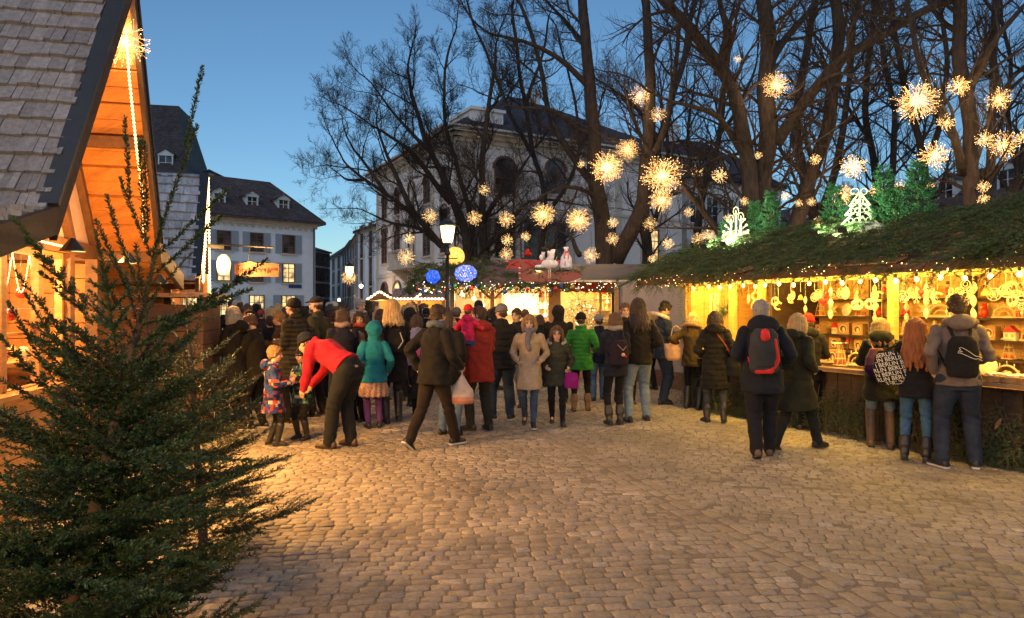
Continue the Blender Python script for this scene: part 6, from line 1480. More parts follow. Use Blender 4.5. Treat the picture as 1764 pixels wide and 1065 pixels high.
bare_tree('tall brown-lit bare tree standing right of the roof evergreens', 14.5, [
    ([(1676, 480), (1674, 380), (1672, 260), (1662, 150), (1652, 40), (1648, -80)], 30, 20), ([(1706, 470), (1704, 360, .6), (1708, 240, .7), (1712, 120, .8), (1714, 0, .8), (1716, -80, .8)], 20, 12),
    ([(1660, 300), (1640, 230, -.4), (1612, 170, -.6), (1580, 90, -.8), (1560, 0, -.8)], 16, 7), ([(1664, 160), (1690, 120, -.4), (1720, 60, -.8), (1764, 10, -1)], 14, 7), ([(1712, 200, .8), (1745, 150, 1), (1790, 110, 1)], 10, 5), ([(1655, 60), (1620, 30, .5), (1590, -20, .6)], 12, 6)], 5, 2, 1.0, 2.2)
bare_tree('slender bare tree between the fascia stall and the thickest tree', 22, [([(1112, 475), (1116, 400), (1110, 340), (1135, 240, .5), (1165, 150, .8), (1190, 40, 1), (1210, -60, 1)], 24, 8), ([(1120, 400), (1140, 340, -.5), (1150, 270, -.8), (1140, 180, -1)], 10, 4), ([(1135, 240, .5), (1100, 190, .2), (1060, 160, 0)], 10, 4)], 6, 2, 1.05, 2.4)
bare_tree('dark bare tree seen between the thickest tree and the lit evergreens', 21, [([(1412, 470), (1405, 380), (1385, 300), (1370, 220, .4), (1385, 120, .5), (1400, 20, .5), (1405, -60, .5)], 26, 10), ([(1400, 400), (1430, 330, -.5), (1450, 240, -.6), (1465, 140, -.6), (1470, 20, -.6)], 16, 7), ([(1385, 300), (1345, 260, .5), (1330, 200, .6)], 10, 4)], 7, 2, 1.0, 2.4)
bare_tree('thin twin-stemmed bare tree behind the fir-shaped ornament', 24, [([(1508, 470), (1512, 380), (1505, 280), (1490, 180), (1500, 80), (1510, -40)], 16, 8), ([(1512, 400), (1535, 300, -.4), (1540, 200, -.6), (1520, 90, -.8), (1515, -20, -.8)], 13, 6), ([(1500, 240), (1460, 180, .6), (1430, 120, .8)], 8, 4)], 8, 2, 1.15, 2.4)
bare_tree('bare tree with crossing limbs left of the brown-lit tree', 19, [([(1602, 480), (1600, 380), (1592, 280), (1566, 180, .4), (1545, 80, .6), (1530, -40, .6)], 18, 8), ([(1592, 280), (1620, 200, -.4), (1630, 100, -.6), (1620, -20, -.6)], 12, 6)], 9, 2, 1.1, 2.4)
bare_tree('bare tree at the right edge behind the brown-lit tree', 18, [([(1752, 480), (1748, 360), (1765, 240), (1780, 120), (1790, -20)], 18, 9), ([(1755, 300), (1735, 210, .5), (1738, 110, .6), (1730, 10, .6)], 11, 5), ([(1750, 340), (1800, 250, -.5), (1840, 170, -.5)], 10, 5)], 10, 2, 1.0, 2.2)
bare_tree('slim bare tree in front of the arched hall left of the stout forked one', 26, [([(925, 480), (935, 420), (940, 350), (920, 270), (905, 180), (890, 90), (882, 10)], 14, 5), ([(938, 380), (975, 320, .4), (1000, 250, .6), (985, 150, .6), (960, 60, .6)], 9, 3), ([(920, 270), (880, 200, -.5), (850, 120, -.8), (820, 50, -1), (800, -10, -1)], 9, 3), ([(905, 180), (930, 110, .5), (945, 30, .8)], 7, 3)], 11, 3, .42, 2.4)
bare_tree('slim bare tree with a forked top right of the slender one', 27, [([(1205, 480), (1200, 400), (1215, 320), (1240, 230), (1250, 130), (1262, 20)], 16, 6), ([(1210, 340), (1185, 260, .5), (1195, 160, .6)], 9, 4), ([(1240, 230), (1270, 190, -.5), (1300, 120, -.6)], 8, 4)], 12, 2, 1.1, 2.4)
# ---------- starburst lights in the trees ----------
SL = [(741, 373, 28, 'left of the near lantern'), (705, 411, 20, 'low left of the near lantern, small'), (700, 443, 32, 'above the balcony, lowest on the left'), (817, 376, 28, 'right of the near lantern'), (872, 378, 32, 'above the red arched board'), (835, 327, 22, 'highest above the centre stall'), (874, 414, 22, 'under the one above the red arched board'), (872, 438, 26, 'lowest above the red arched board'), (936, 370, 46, 'pale, above the sleigh'), (996, 379, 48, 'left of the stout forked trunk'), (1046, 288, 62, 'large, on the stout forked trunk'), (1081, 258, 42, 'upper right of the large one on the forked trunk'), (1001, 283, 14, 'tiny, left of the large one on the forked trunk'), (906, 408, 18, 'faint, just above the plush dog'), (1141, 303, 76, 'largest, between the forked tree and the thickest tree'), (1139, 345, 46, 'directly below the largest, touching it'), (1103, 165, 38, 'high on the right stem of the forked tree'), (1134, 198, 30, 'just below right of the high one'), (1200, 296, 22, 'small, right of the largest'), (1240, 303, 28, 'next to the thickest trunk on its left'), (1336, 147, 50, 'high on the thickest trunk'), (1581, 174, 78, 'largest on the upper right'), (1652, 149, 38, 'on the brown-lit trunk'), (1720, 171, 42, 'right of the brown-lit trunk'), (1630, 211, 30, 'left of the brown-lit trunk, middling height'), (1609, 268, 54, 'wide, above the tallest roof evergreen'), (1728, 250, 52, 'wide, low right of the brown-lit trunk'), (1696, 240, 30, 'between the two stems of the brown-lit tree'), (1469, 288, 46, 'above the bushy roof evergreen'), (1452, 338, 40, 'behind the bushy roof evergreen'), (1548, 323, 24, 'small, right of the fir ornament top'), (1507, 330, 22, 'small, touching the fir ornament top'), (1603, 320, 14, 'tiny, right of the tallest roof evergreen'), (1694, 322, 22, 'upper of two stacked beside the brown-lit trunk'), (1694, 343, 20, 'lower of two stacked beside the brown-lit trunk'), (1271, 102, 14, 'tiny, highest left of the thickest trunk'), (1306, 268, 14, 'tiny, on the thickest trunk'), (1404, 275, 20, 'small, right of the thickest trunk'), (1186, 366, 18, 'small, low left of the thickest tree'), (1222, 407, 34, 'low, just over the left end of the long roof'), (1203, 413, 26, 'low, overlapping the one over the roof end'), (1150, 420, 22, 'small, above the right end of the fascia'), (1055, 412, 24, 'low on the forked trunk'), (1055, 384, 20, 'small, middle of the forked trunk'), (1120, 386, 26, 'between the two forked stems'), (1255, 377, 18, 'small, left of the lowest roof evergreen'), (1376, 350, 14, 'tiny, right of the pointed roof evergreen'), (1352, 338, 16, 'tiny, above the pointed roof evergreen'), (1398, 348, 16, 'tiny, in the dark between the roof evergreens'), (1282, 347, 16, 'tiny, above the candle ornament'), (1018, 440, 30, 'low, behind the white sack'), (1764, 235, 24, 'cut by the right edge of the view'), (1410, 383, 20, 'low, left of the bushy roof evergreen'), (1124, 447, 16, 'lowest, behind the right end of the fascia'), (601, 478, 30, 'beneath the far street lamp')]
for i, (px, py, d, lab) in enumerate(SL):
    Y = min(max(.64 * F / d, 11.5), 18.3); Y = min(Y, 13.6) if px > 1540 else min(Y, 15) if px > 1230 else Y
    if px > 1400 and py > 255: Y = max(Y, 13.5)
    if px == 601: Y = 26.8
    R_ = d / 2 / F * Y * 1.08
    star(P(px, py, Y), R_, 'starburst light ' + lab, (45 if d > 60 else 25) if d >= 38 else 0, rnd.uniform(.5, 1.3) if d > 22 else None, 'starburst lights hung in the trees')
# ---------- people ----------
def lerpv(a, b, f): return Vector(a).lerp(Vector(b), f)
class BL:
    """collects closed primitives, then fuses them into one skin with a voxel remesh"""
    def __init__(s): s.m = MB()
    def cap(s, a, b, ra, rb, n=12, sq=1.0, ax=None):
        a, b = Vector(a), Vector(b); d = (b - a); L = max(d.length, 1e-5); d = d / L
        x = (Vector(ax) - d * Vector(ax).dot(d)).normalized() if ax is not None else d.orthogonal().normalized(); y = d.cross(x); vs = []; rings = []
        for t in (-.98, -.7, -.35, 0): rings.append((a + d * ra * t, ra * math.sqrt(max(0, 1 - t * t))))
        for t in (0, .35, .7, .98): rings.append((b + d * rb * t, rb * math.sqrt(max(0, 1 - t * t))))
        for c, r_ in rings:
            for k in range(n): th = 2 * PI * k / n; vs.append(c + x * math.cos(th) * r_ + y * math.sin(th) * r_ * sq)
        m = len(rings); fs = [(i * n + k, i * n + (k + 1) % n, (i + 1) * n + (k + 1) % n, (i + 1) * n + k) for i in range(m - 1) for k in range(n)]
        fs += [tuple(range(n - 1, -1, -1)), tuple((m - 1) * n + k for k in range(n))]; s.m.add(vs, fs); return s
    def chain(s, pts, rs, **k):
        for i in range(len(pts) - 1): s.cap(pts[i], pts[i + 1], rs[i], rs[i + 1], **k)
        return s
    def ell(s, c, r_, R=None, n=16, m=12): s.m.ell(c, r_, R, n, m); return s
    def loft(s, rings, X, n=20, pw=1.0):
        """rings: (centre, rx, ry, fwd) ; X side axis"""
        vs = []; X = Vector(X)
        for c, rx, ry, fw in rings:
            fw = Vector(fw); fw = (fw - X * fw.dot(X)).normalized()
            for k in range(n):
                th = 2 * PI * k / n; cx, sy = math.cos(th), math.sin(th)
                if pw != 1: cx = math.copysign(abs(cx) ** pw, cx); sy = math.copysign(abs(sy) ** pw, sy)
                vs.append(Vector(c) + X * cx * rx + fw * sy * ry)
        m = len(rings); fs = [(i * n + k, i * n + (k + 1) % n, (i + 1) * n + (k + 1) % n, (i + 1) * n + k) for i in range(m - 1) for k in range(n)]
        fs += [tuple(range(n - 1, -1, -1)), tuple((m - 1) * n + k for k in range(n))]; s.m.add(vs, fs); return s
    def fuse(s, name, mats, parent, vox=.012, smooth=2, disp=None, paint=None):
        me = s.m.mesh(name, mats); ob = bpy.data.objects.new('tmp', me); COL.objects.link(ob)
        rm = ob.modifiers.new('r', 'REMESH'); rm.mode = 'VOXEL'; rm.voxel_size = vox
        if smooth: sm = ob.modifiers.new('s', 'SMOOTH'); sm.iterations = smooth; sm.factor = .5
        dg = bpy.context.evaluated_depsgraph_get(); e = ob.evaluated_get(dg); nm_ = bpy.data.meshes.new_from_object(e); nm_.name = name
        COL.objects.unlink(ob); bpy.data.objects.remove(ob); bpy.data.meshes.remove(me)
        if disp:
            cos = [v.co.copy() for v in nm_.vertices]; ns = [v.normal.copy() for v in nm_.vertices]
            for v, c, n_ in zip(nm_.vertices, cos, ns): v.co = c + n_ * disp(c)
        nm_.materials.clear()
        for q in (mats if isinstance(mats, (list, tuple)) else [mats]): nm_.materials.append(q)
        nm_.polygons.foreach_set('use_smooth', [True] * len(nm_.polygons))
        mi = [0] * len(nm_.polygons)
        if paint: mi = [paint(p.center) for p in nm_.polygons]
        nm_.polygons.foreach_set('material_index', mi); nm_.update()
        return link_mesh(name, nm_, parent)
def ik(a, c, l1, l2, hint):
    a, c, hint = Vector(a), Vector(c), Vector(hint); d = c - a; L = min(d.length, (l1 + l2) * .999); d = d.normalized(); c = a + d * L
    x = (l1 * l1 - l2 * l2 + L * L) / (2 * L); h = math.sqrt(max(l1 * l1 - x * x, 0)); p = hint - d * hint.dot(d)
    p = p.normalized() if p.length > 1e-4 else d.orthogonal(); return a + d * x + p * h, c
def skinm(tone=0):
    cs = [(.50, .30, .21), (.56, .36, .26), (.42, .25, .17)]; k = 'skin%d' % tone
    if k in _M: return _M[k]
    m = mat(k, cs[tone], .5, .12, 20, .05); b = [n for n in m.node_tree.nodes if n.type == 'BSDF_PRINCIPLED'][0]
    b.inputs['Subsurface Weight'].default_value = .12; b.inputs['Subsurface Radius'].default_value = (.02, .008, .004); return m
M_eye = mat('eye_dark', (.03, .02, .018), .2, .1, 10, 0); M_lip = mat('lip', (.42, .19, .15), .5, .1, 10, 0); M_brow = mat('brow', (.07, .045, .03), .9, .2, 40, .2)
HAIRC = {'black': (.02, .015, .012), 'dark': (.045, .025, .016), 'brown': (.11, .055, .028), 'red': (.30, .10, .03), 'blonde': (.46, .30, .13), 'grey': (.30, .28, .26), 'light': (.28, .16, .07), 'white': (.6, .56, .5)}
def hairm(c): return mat('hair_' + c, HAIRC[c], .55, .45, 3, .7, bscale=60, stretch=(14, 14, 1.2), bdist=.02)
def cloth(c, puff=False, key=None):
    c = srgb(c); c = tuple(x * (.5 if max(c) < .11 else .85) for x in c); return fabric((key or ('%.3f_%.3f_%.3f' % tuple(srgb(c)))), c)
def denim(c): return mat('denim_%.2f_%.2f_%.2f' % tuple(c), tuple(x * .7 for x in c), .85, .4, 6, .5, bscale=90, bdist=.006, spec=.2)
M_shoe = mat('shoe_black', (.02, .018, .018), .45, .3, 20, .15); M_shoeb = mat('shoe_brown', (.10, .055, .03), .5, .3, 20, .15); M_sole = mat('shoe_sole', (.5, .48, .44), .7, .1, 20, .1)
PEOPLE = {}
def fold(seed, amp=.008):
    def f(c):
        q = V(c.x * 6 + c.z * 3 + seed, c.y * 6 - c.z * 2, c.z * 6 - seed); a = noise.noise(q); b = noise.noise(q * 2.3 + V(5, 1, 3))
        return amp * (1 - abs(a) * 2.6) * .8 + amp * .5 * b
    return f
def person(name_, label, loc, H, face, P_):
    """H standing height, face heading in degrees (0 = away from the camera, +90 = to the left of the picture, 180 = towards it). P_: pose and clothes"""
    g = P_.get; child = g('child', 0); near = g('near', 1); t = thing('person', label, 'person', (0, 0, 0), 0, g('group'))
    k = H / 1.75; hk = (1 + .28 * child) / 1.0  # head grows relative to the body for children
    legk = 1 - .07 * child
    sh_w = .172 * g('wide', 1) * (1 - .06 * child); hipz = .93 * legk; lean = math.radians(g('lean', 0)); yaw = math.radians(g('head', 0)); pitch = math.radians(g('pitch', 0)); tilt = math.radians(g('tilt', 0)); tw = math.radians(g('twist', 0)); sd = g('seed', rnd.randint(0, 999)); fat = g('fat', 1.0)
    X = V(1, 0, 0)
    hip = V(0, -.12 if lean > .8 else 0, hipz - g('drop', 0)); up = V(math.sin(math.radians(g('side', 0))), math.sin(lean), math.cos(lean)).normalized()
    up2 = V(up.x, math.sin(lean * 1.15), math.cos(lean * 1.15)).normalized()
    waist = hip + up * .17; chest = waist + up.lerp(up2, .5) * .24; nb = chest + up2 * .155; 
    Xs = (Matrix.Rotation(tw, 3, up) @ X).normalized(); fw = Xs.cross(up2) * -1; fw = up2.cross(Xs) if up2.cross(Xs).y > 0 else -up2.cross(Xs)
    nup = (up2 + V(0, .12, .12)).normalized() if lean < .5 else (up2 + V(0, .1, -.25)).normalized()
    hc = nb + nup * (.155 * hk) + fw * .02
    hR = Matrix.Rotation(yaw + tw, 3, 'Z') @ Matrix.Rotation(pitch - (lean * .45 if lean > .3 else .08), 3, 'X') @ Matrix.Rotation(tilt, 3, 'Y')
    sh = [nb + Xs * sg * sh_w - up2 * .082 for sg in (-1, 1)]
    hd = g('hands', [(-.24, .06, -.55), (.24, .06, -.55)]); el, wr = [], []
    for i, sg in enumerate((-1, 1)):
        tgt = nb + V(*hd[i]) if g('habs') is None else Vector(hd[i]); hint = V(sg * .5, -1, -.1) if g('elb') is None else Vector(g('elb')[i]); e_, w_ = ik(sh[i], tgt, .285, .255, hint); el.append(e_); wr.append(w_)
    hj = [hip + X * sg * .088 - V(0, 0, .02) for sg in (-1, 1)]
    ft = g('feet', [(-.10, 0, .0), (.10, .03, .0)]); kn, an = [], []
    for i in range(2):
        a_ = V(ft[i][0], ft[i][1], ft[i][2] + .085); kk_, c_ = ik(hj[i], a_, .43 * legk, .425 * legk, V(0 + (.1 if i else -.1), 1, .1)); kn.append(kk_); an.append(c_)
    if not near: vb, vc = .016, .018
    else: vb, vc = .009 / k if k > .8 else .009, .0125
    # body: head with face, neck, torso, limbs, hands: one skin
    B = BL(); hr = hk
    def h(x, y, z): return hc + hR @ V(x * hr, y * hr, z * hr)
    B.ell(h(0, -.012, .035), (.076 * hr, .094 * hr, .088 * hr), hR); B.ell(h(0, .022, -.035), (.058 * hr, .066 * hr, .078 * hr), hR); B.ell(h(0, .052, -.088), (.03 * hr, .026 * hr, .022 * hr), hR, 10, 8)
    B.cap(h(0, .088, .008), h(0, .104, -.028), .009 * hr, .014 * hr, 8); B.cap(h(-.036, .074, .030), h(.036, .074, .030), .012 * hr, .012 * hr, 8)
    for sg in (-1, 1): B.ell(h(sg * .076, -.005, -.006), (.010 * hr, .02 * hr, .03 * hr), hR, 8, 8); B.ell(h(sg * .042, .062, -.02), (.02 * hr, .018 * hr, .02 * hr), hR, 8, 8)
    B.cap(h(-.018, .083, -.058), h(.018, .083, -.058), .009 * hr, .009 * hr, 8)
    B.cap(nb - up2 * .05, h(0, -.01, -.05), .058, .052)
    B.loft([(hip - up * .08, .12, .09, fw), (hip, .15 * fat, .105 * fat, fw), (waist, .125 * fat, .09 * fat, fw), (chest, .155, .105, fw), (nb - up2 * .05, .15, .08, fw), (nb, .06, .055, fw)], Xs)
    for i, sg in enumerate((-1, 1)):
        B.chain([sh[i], el[i], wr[i]], [.052, .038, .028]); B.cap(sh[i], nb - up2 * .06, .05, .06); B.chain([hj[i], kn[i], an[i]], [.072, .042, .030]); B.cap(an[i] - V(0, 0, .01), an[i] + V(0, .07, -.045), .028, .024)
        # hand: palm, four unequal fingers, thumb
        fd = (wr[i] - el[i]).normalized(); pn = (V(-sg, 0, 0) - fd * V(-sg, 0, 0).dot(fd)).normalized(); sdv = fd.cross(pn)
        if sdv.y < 0: sdv = -sdv
        cu = g('curl', .35); B.cap(wr[i], wr[i] + fd * .045, .024, .03, sq=1); B.cap(wr[i] + fd * .05 - sdv * .02, wr[i] + fd * .05 + sdv * .022, .02, .02, 8)
        fr_ = .0095 if near else .012
        for j, (o_, l_) in enumerate(((.03, .068), (.011, .078), (-.009, .073), (-.028, .058))):
            b0 = wr[i] + fd * .075 + sdv * o_; d1 = (fd * math.cos(cu) + pn * math.sin(cu)).normalized(); b1 = b0 + d1 * l_ * .5; d2 = (fd * math.cos(cu * 2.4) + pn * math.sin(cu * 2.4)).normalized(); B.chain([b0 - fd * .02, b0, b1, b1 + d2 * l_ * .5], [fr_ * 1.1, fr_ * 1.05, fr_, fr_ * .85], n=7)
        B.chain([wr[i] + fd * .02 + sdv * .02, wr[i] + fd * .045 + sdv * .048 + pn * .01, wr[i] + fd * .075 + sdv * .055 + pn * .022], [.014, .012, .009], n=7)
    eyes = [h(sg * .031, .087, .008) for sg in (-1, 1)]; lipc = h(0, .092, -.058); brs = [h(sg * .033, .09, .033) for sg in (-1, 1)]
    def paint(c):
        for e_ in eyes:
            q = hR.inverted() @ (c - e_)
            if (q.x / .014) ** 2 + (q.z / .0075) ** 2 < 1 and abs(q.y) < .03: return 1
        q = hR.inverted() @ (c - lipc)
        if (q.x / .024) ** 2 + (q.z / .0085) ** 2 < 1 and abs(q.y) < .03: return 2
        for e_ in brs:
            q = hR.inverted() @ (c - e_)
            if (q.x / .02) ** 2 + (q.z / .006) ** 2 < 1 and abs(q.y) < .03: return 3
        return 0
    B.fuse('body', [skinm(g('skin', 0)), M_eye, M_lip, M_brow], t, vb if near else .015, 1 if near else 2, None, paint)
    # trousers / tights
    tc = g('trouser', (.03, .03, .035)); tm = denim(tc) if g('jeans') else cloth(tc); tr = g('tr', 1.0); B = BL()
    top_z = hip + up * .08
    B.loft([(hip - V(0, 0, .12), .14 * fat, .115 * fat, fw), (hip, .162 * fat, .128 * fat, fw), (top_z, .15 * fat, .115 * fat, fw)] if lean < .35 else [(hip - V(0, 0, .12), .15 * fat, .125 * fat, V(0, 1, 0)), (hip, .175 * fat, .15 * fat, fw), (hip + up * .10, .168 * fat, .135 * fat, fw)], X)
    for i in range(2):
        B.chain([hj[i], lerpv(hj[i], kn[i], .5), kn[i], lerpv(kn[i], an[i], .35), an[i] + V(0, 0, g('cuff', -.01))], [.108 * tr * fat, .092 * tr, .074 * tr, .072 * tr, (.062 if tr > .85 else .05) * tr] if not g('boots') else [.108 * tr * fat, .088 * tr, .066, .056, .042], n=14)
    boot = g('boots', 0)
    def tdisp(c):
        z = c.z; a = .005 * math.sin(z * 60 + 3 * math.sin(c.y * 22 + c.x * 9 + sd)) * max(0, 1 - z / .5) ** 1.5; w_ = math.exp(-((z - .5) / .09) ** 2) * .005 * math.sin(z * 75 + c.x * 20); return a + w_ + fold(sd, .006)(c)
    B.fuse('trousers', tm, t, vc * 1.1, 2, tdisp)
    # shoes
    for i in range(2):
        a = an[i]; ang = math.radians((g('toes', (6, -6)))[i]); F_ = Matrix.Rotation(ang, 3, 'Z') @ V(0, 1, 0); pit = g('heel', (0, 0))[i]; F_ = (F_ + V(0, 0, -pit)).normalized(); S_ = F_.cross(V(0, 0, 1)).normalized(); U_ = S_.cross(F_)
        o = a - V(0, 0, .085) + (V(0, 0, 0))
        B = BL(); q = lambda y, z: a + F_ * y + U_ * (z - .085)
        B.loft([(q(-.085, .045), .028, .038, U_), (q(-.07, .045), .036, .042, U_), (q(-.01, .05), .040, .052, U_), (q(.06, .042), .043, .042, U_), (q(.12, .034), .046, .032, U_), (q(.165, .028), .036, .024, U_), (q(.182, .025), .018, .014, U_)], S_, 14); B.cap(a, q(-.02, .07), .05 if boot else .046, .045)
        if boot: B.chain([q(-.01, .06), lerpv(kn[i], an[i], .55), lerpv(kn[i], an[i], boot)], [.05, .064, .072 if boot > .1 else .078], n=14)
        B.fuse('boot' if boot else 'shoe', {'b': M_shoeb, 'k': M_shoe}[g('shoe', 'k')], t, .011, 1)
        m = MB(); pts = [(-.088, .022), (-.075, .036), (-.03, .036), (.06, .042), (.13, .047), (.172, .034), (.19, .012)]; ring = [(y, w_) for y, w_ in pts] + [(y, -w_) for y, w_ in reversed(pts)]; m.slab([q(y, 0.0) + S_ * w_ + U_ * .002 for y, w_ in ring], U_ * .02); m.build('sole', M_sole if g('sneaker') else M_shoe, t)
    # top garment
    th = g('thick', .022); cc = g('coat', (.03, .03, .035)); cm = g('coatmat') or cloth(cc); hem = g('hem', .80); B = BL()
    zh = hem if hem < hipz else hipz - .0; s_ = sh_w - .172
    bot = hip - up * (hipz - hem) if lean < .35 else hip + up * .03
    fl = g('flare', 1.0)
    rings = [(bot, (.182 + th * .9) * fat * fl, (.142 + th * .9) * fat * fl, fw), (hip if hem < .86 and lean < .35 else hip + up * (.02 if lean < .35 else .06), (.168 + th) * fat * (fl * .5 + .5), (.128 + th) * fat, fw), (waist, (.145 + th) * fat, (.108 + th) * fat, fw), (chest, .160 + th + s_ * .7, .118 + th, fw), (nb - up2 * .10, .158 + th * .8 + s_, .098 + th * .8, fw), (nb - up2 * .045, .125 + th * .5 + s_ * .6, .08 + th * .5, fw), (nb - up2 * .005, .082 + th * .4, .068 + th * .5, fw), (nb + up2 * .02, .07 + th * .2, .062 + th * .2, fw)]
    B.loft(rings, Xs, 26)
    for i in range(2):
        B.chain([sh[i] + up2 * .005, lerpv(sh[i], el[i], .5), el[i], lerpv(el[i], wr[i], .5), wr[i] - (wr[i] - el[i]).normalized() * .01], [.057 + th * .55, .053 + th * .55, .047 + th * .5, .042 + th * .45, .037 + th * .3], n=14)
    if g('collar', 1): B.chain([nb + fw * .06 + up2 * .01, nb + Xs * .065 + up2 * .02, nb - fw * .06 + up2 * .035, nb - Xs * .065 + up2 * .02, nb + fw * .06 + up2 * .01], [.026 + th * .3] * 5)
    if g('hood'): hz = g('hood'); B.ell(nb - fw * (.10 + th) + up2 * (.015), (.125 * hz, .065 * hz, .085 * hz), Matrix.Rotation(-.35, 3, 'X')); B.chain([nb + Xs * .10 + fw * .03, nb + Xs * .12 - fw * .06 + up2 * .01, nb - fw * .13 + up2 * .03, nb - Xs * .12 - fw * .06 + up2 * .01, nb - Xs * .10 + fw * .03], [.03, .045, .05, .045, .03])
    if g('hoodup'): B.ell(h(0, -.025, .015), (.115 * hr, .125 * hr, .135 * hr), hR); B.cap(nb, h(0, -.04, -.05), .09, .09)
    puff = g('puff', 0); fs_ = fold(sd + 3, g('foldamp', .014))
    def cd(c):
        a = fs_(c)
        if puff:
            z = (c - hip).dot(up); s1 = abs(math.sin(PI * z / puff)); a += .014 * (s1 ** .55 - .6)
        return a
    band = g('bands')
    pnt = (lambda c: 1 if math.sin(2 * PI * (c - hip).dot(up) / band) > 0 else 0) if band else None
    cmats = [cm] + ([cloth(g('coat2'))] if band else [])
    if g('check'):
        cols_ = g('check'); cmats = [cloth(q) for q in cols_]
        pnt = lambda c: int(abs(math.sin(math.floor(c.x / .055) * 12.9898 + math.floor(c.z / .055) * 78.233 + math.floor(c.y / .08) * 3.7)) * 43758.5) % len(cols_)
    top = B.fuse('hoodie' if g('hoodie') else 'jacket' if hem > .7 else 'coat', cmats, t, vc, 2, cd, pnt)
    # face opening is left by the raised hood: cut with a fur ring or shadow
    if g('fur'):
        m = BL(); fp = ([h(sg * .1 * math.cos(a), .03, .02 + .125 * math.sin(a)) for sg in (1,) for a in np.linspace(-PI, PI, 13)] if g('hoodup') else [nb + Xs * math.sin(a) * .155 - fw * (math.cos(a) * .13 + .045) + up2 * (.055 * math.cos(a) + .03) for a in np.linspace(-2.3, 2.3, 13)])
        m.chain(fp, [.034] * 13); m.fuse('fur_trim', mat('fur_' + g('fur'), {'brown': (.28, .16, .08), 'grey': (.3, .27, .25), 'pale': (.6, .5, .38)}[g('fur')], .95, .4, 30, .8, bscale=120), t, .012, 0, lambda c: .012 * noise.noise(c * 60))
    if hem < .7 or g('skirt'):  # coat skirt / skirt below the hips
        B = BL(); z1 = g('skirt', hem); sp_ = max(abs(ft[0][1] - ft[1][1]) * .25, 0); mid = V((an[0].x + an[1].x) / 2, (an[0].y + an[1].y) / 2, 0); fz = 1 - z1 / hipz
        c1 = V(hip.x + (mid.x - hip.x) * fz, hip.y + (mid.y - hip.y) * fz, z1)
        B.loft([(c1, (.19 + th) * fl * fat, (.15 + th + sp_) * fl * fat, V(0, 1, 0)), (lerpv(c1, hip, .5), (.185 + th) * (fl * .5 + .5) * fat, (.142 + th + sp_ * .4) * fat, V(0, 1, 0)), (hip, (.168 + th) * fat, (.13 + th) * fat, fw)], X, 26)
        def sdp(c): a = math.atan2(c.y - hip.y, c.x - hip.x); return ((.012 * math.sin(a * 13 + 2 * math.sin(c.z * 6)) * max(0, (hipz - c.z) / .3)) if g('skirt') else 0) + cd(c)
        B.fuse('skirt' if g('skirt') else 'coat_skirt', g('skirtmat') or cmats, t, vc, 2, sdp, None if g('skirtmat') else pnt)
    # hair
    hs = g('hair', 'short'); hm = hairm(g('hairc', 'dark'))
    if hs:
        B = BL(); vol = .012 * g('hvol', 1)
        if g('hat') in (None, 'band') and not g('hoodup'):
            B.ell(h(0, -.022, .048), ((.078 + vol) * hr, (.092 + vol) * hr, (.085 + vol) * hr), hR); B.ell(h(0, -.055, -.005), (.073 * hr, .055 * hr, .075 * hr), hR)
            for sg in (-1, 1): B.ell(h(sg * .068, -.022, .01), (.016 * hr, .045 * hr, .055 * hr), hR, 10, 8)
            B.ell(h(0, .055, .095), (.06 * hr, .035 * hr, .025 * hr), hR, 10, 8)
        if hs == 'long':
            ln = g('hlen', .3)
            for j in range(9):
                a = (j - 4) * .36; x0, y0 = math.sin(a) * .085, -math.cos(a) * .075 - .015; p0 = h(x0, y0, .05); p1 = h(x0 * 1.12, y0 * 1.08, -.07); p2 = nb + Xs * (x0 * 1.55) + fw * (y0 * 1.35 - .035) - up2 * (ln * .35); p3 = nb + Xs * (x0 * 1.5 + .02 * math.sin(j * 2 + sd)) + fw * (y0 * 1.2 - .05) - up2 * (ln * (.82 + .16 * math.sin(j * 3.1 + sd)))
                B.chain([p0, p1, p2, p3], [.032, .038, .036, .014], n=8)
        if hs == 'bob':
            for j in range(11): a = (j - 5) * .36; x0, y0 = math.sin(a) * .088, -math.cos(a) * .078 - .008; B.chain([h(x0 * .9, y0 * .9, .06), h(x0 * 1.12, y0 * 1.1, -.03), h(x0 * 1.18, y0 * 1.15, -.10)], [.032, .036, .026], n=8)
        if hs == 'bun': B.ell(h(0, -.13, .06), (.05 * hr, .05 * hr, .05 * hr), hR)
        if hs == 'short' and g('hat'): B.ell(h(0, -.05, -.02), (.072 * hr, .05 * hr, .055 * hr), hR)
        if B.m.v:
            def hdsp(c): a = math.atan2(c.x - hc.x, c.y - hc.y); return .006 * math.sin(a * 26 + 5 * noise.noise(c * 7)) + .009 * noise.noise(c * 28) + (.016 * noise.noise(c * 55) if hs == 'short' else 0)
            B.fuse('hair', hm, t, .011, 1, hdsp)
    hat = g('hat')
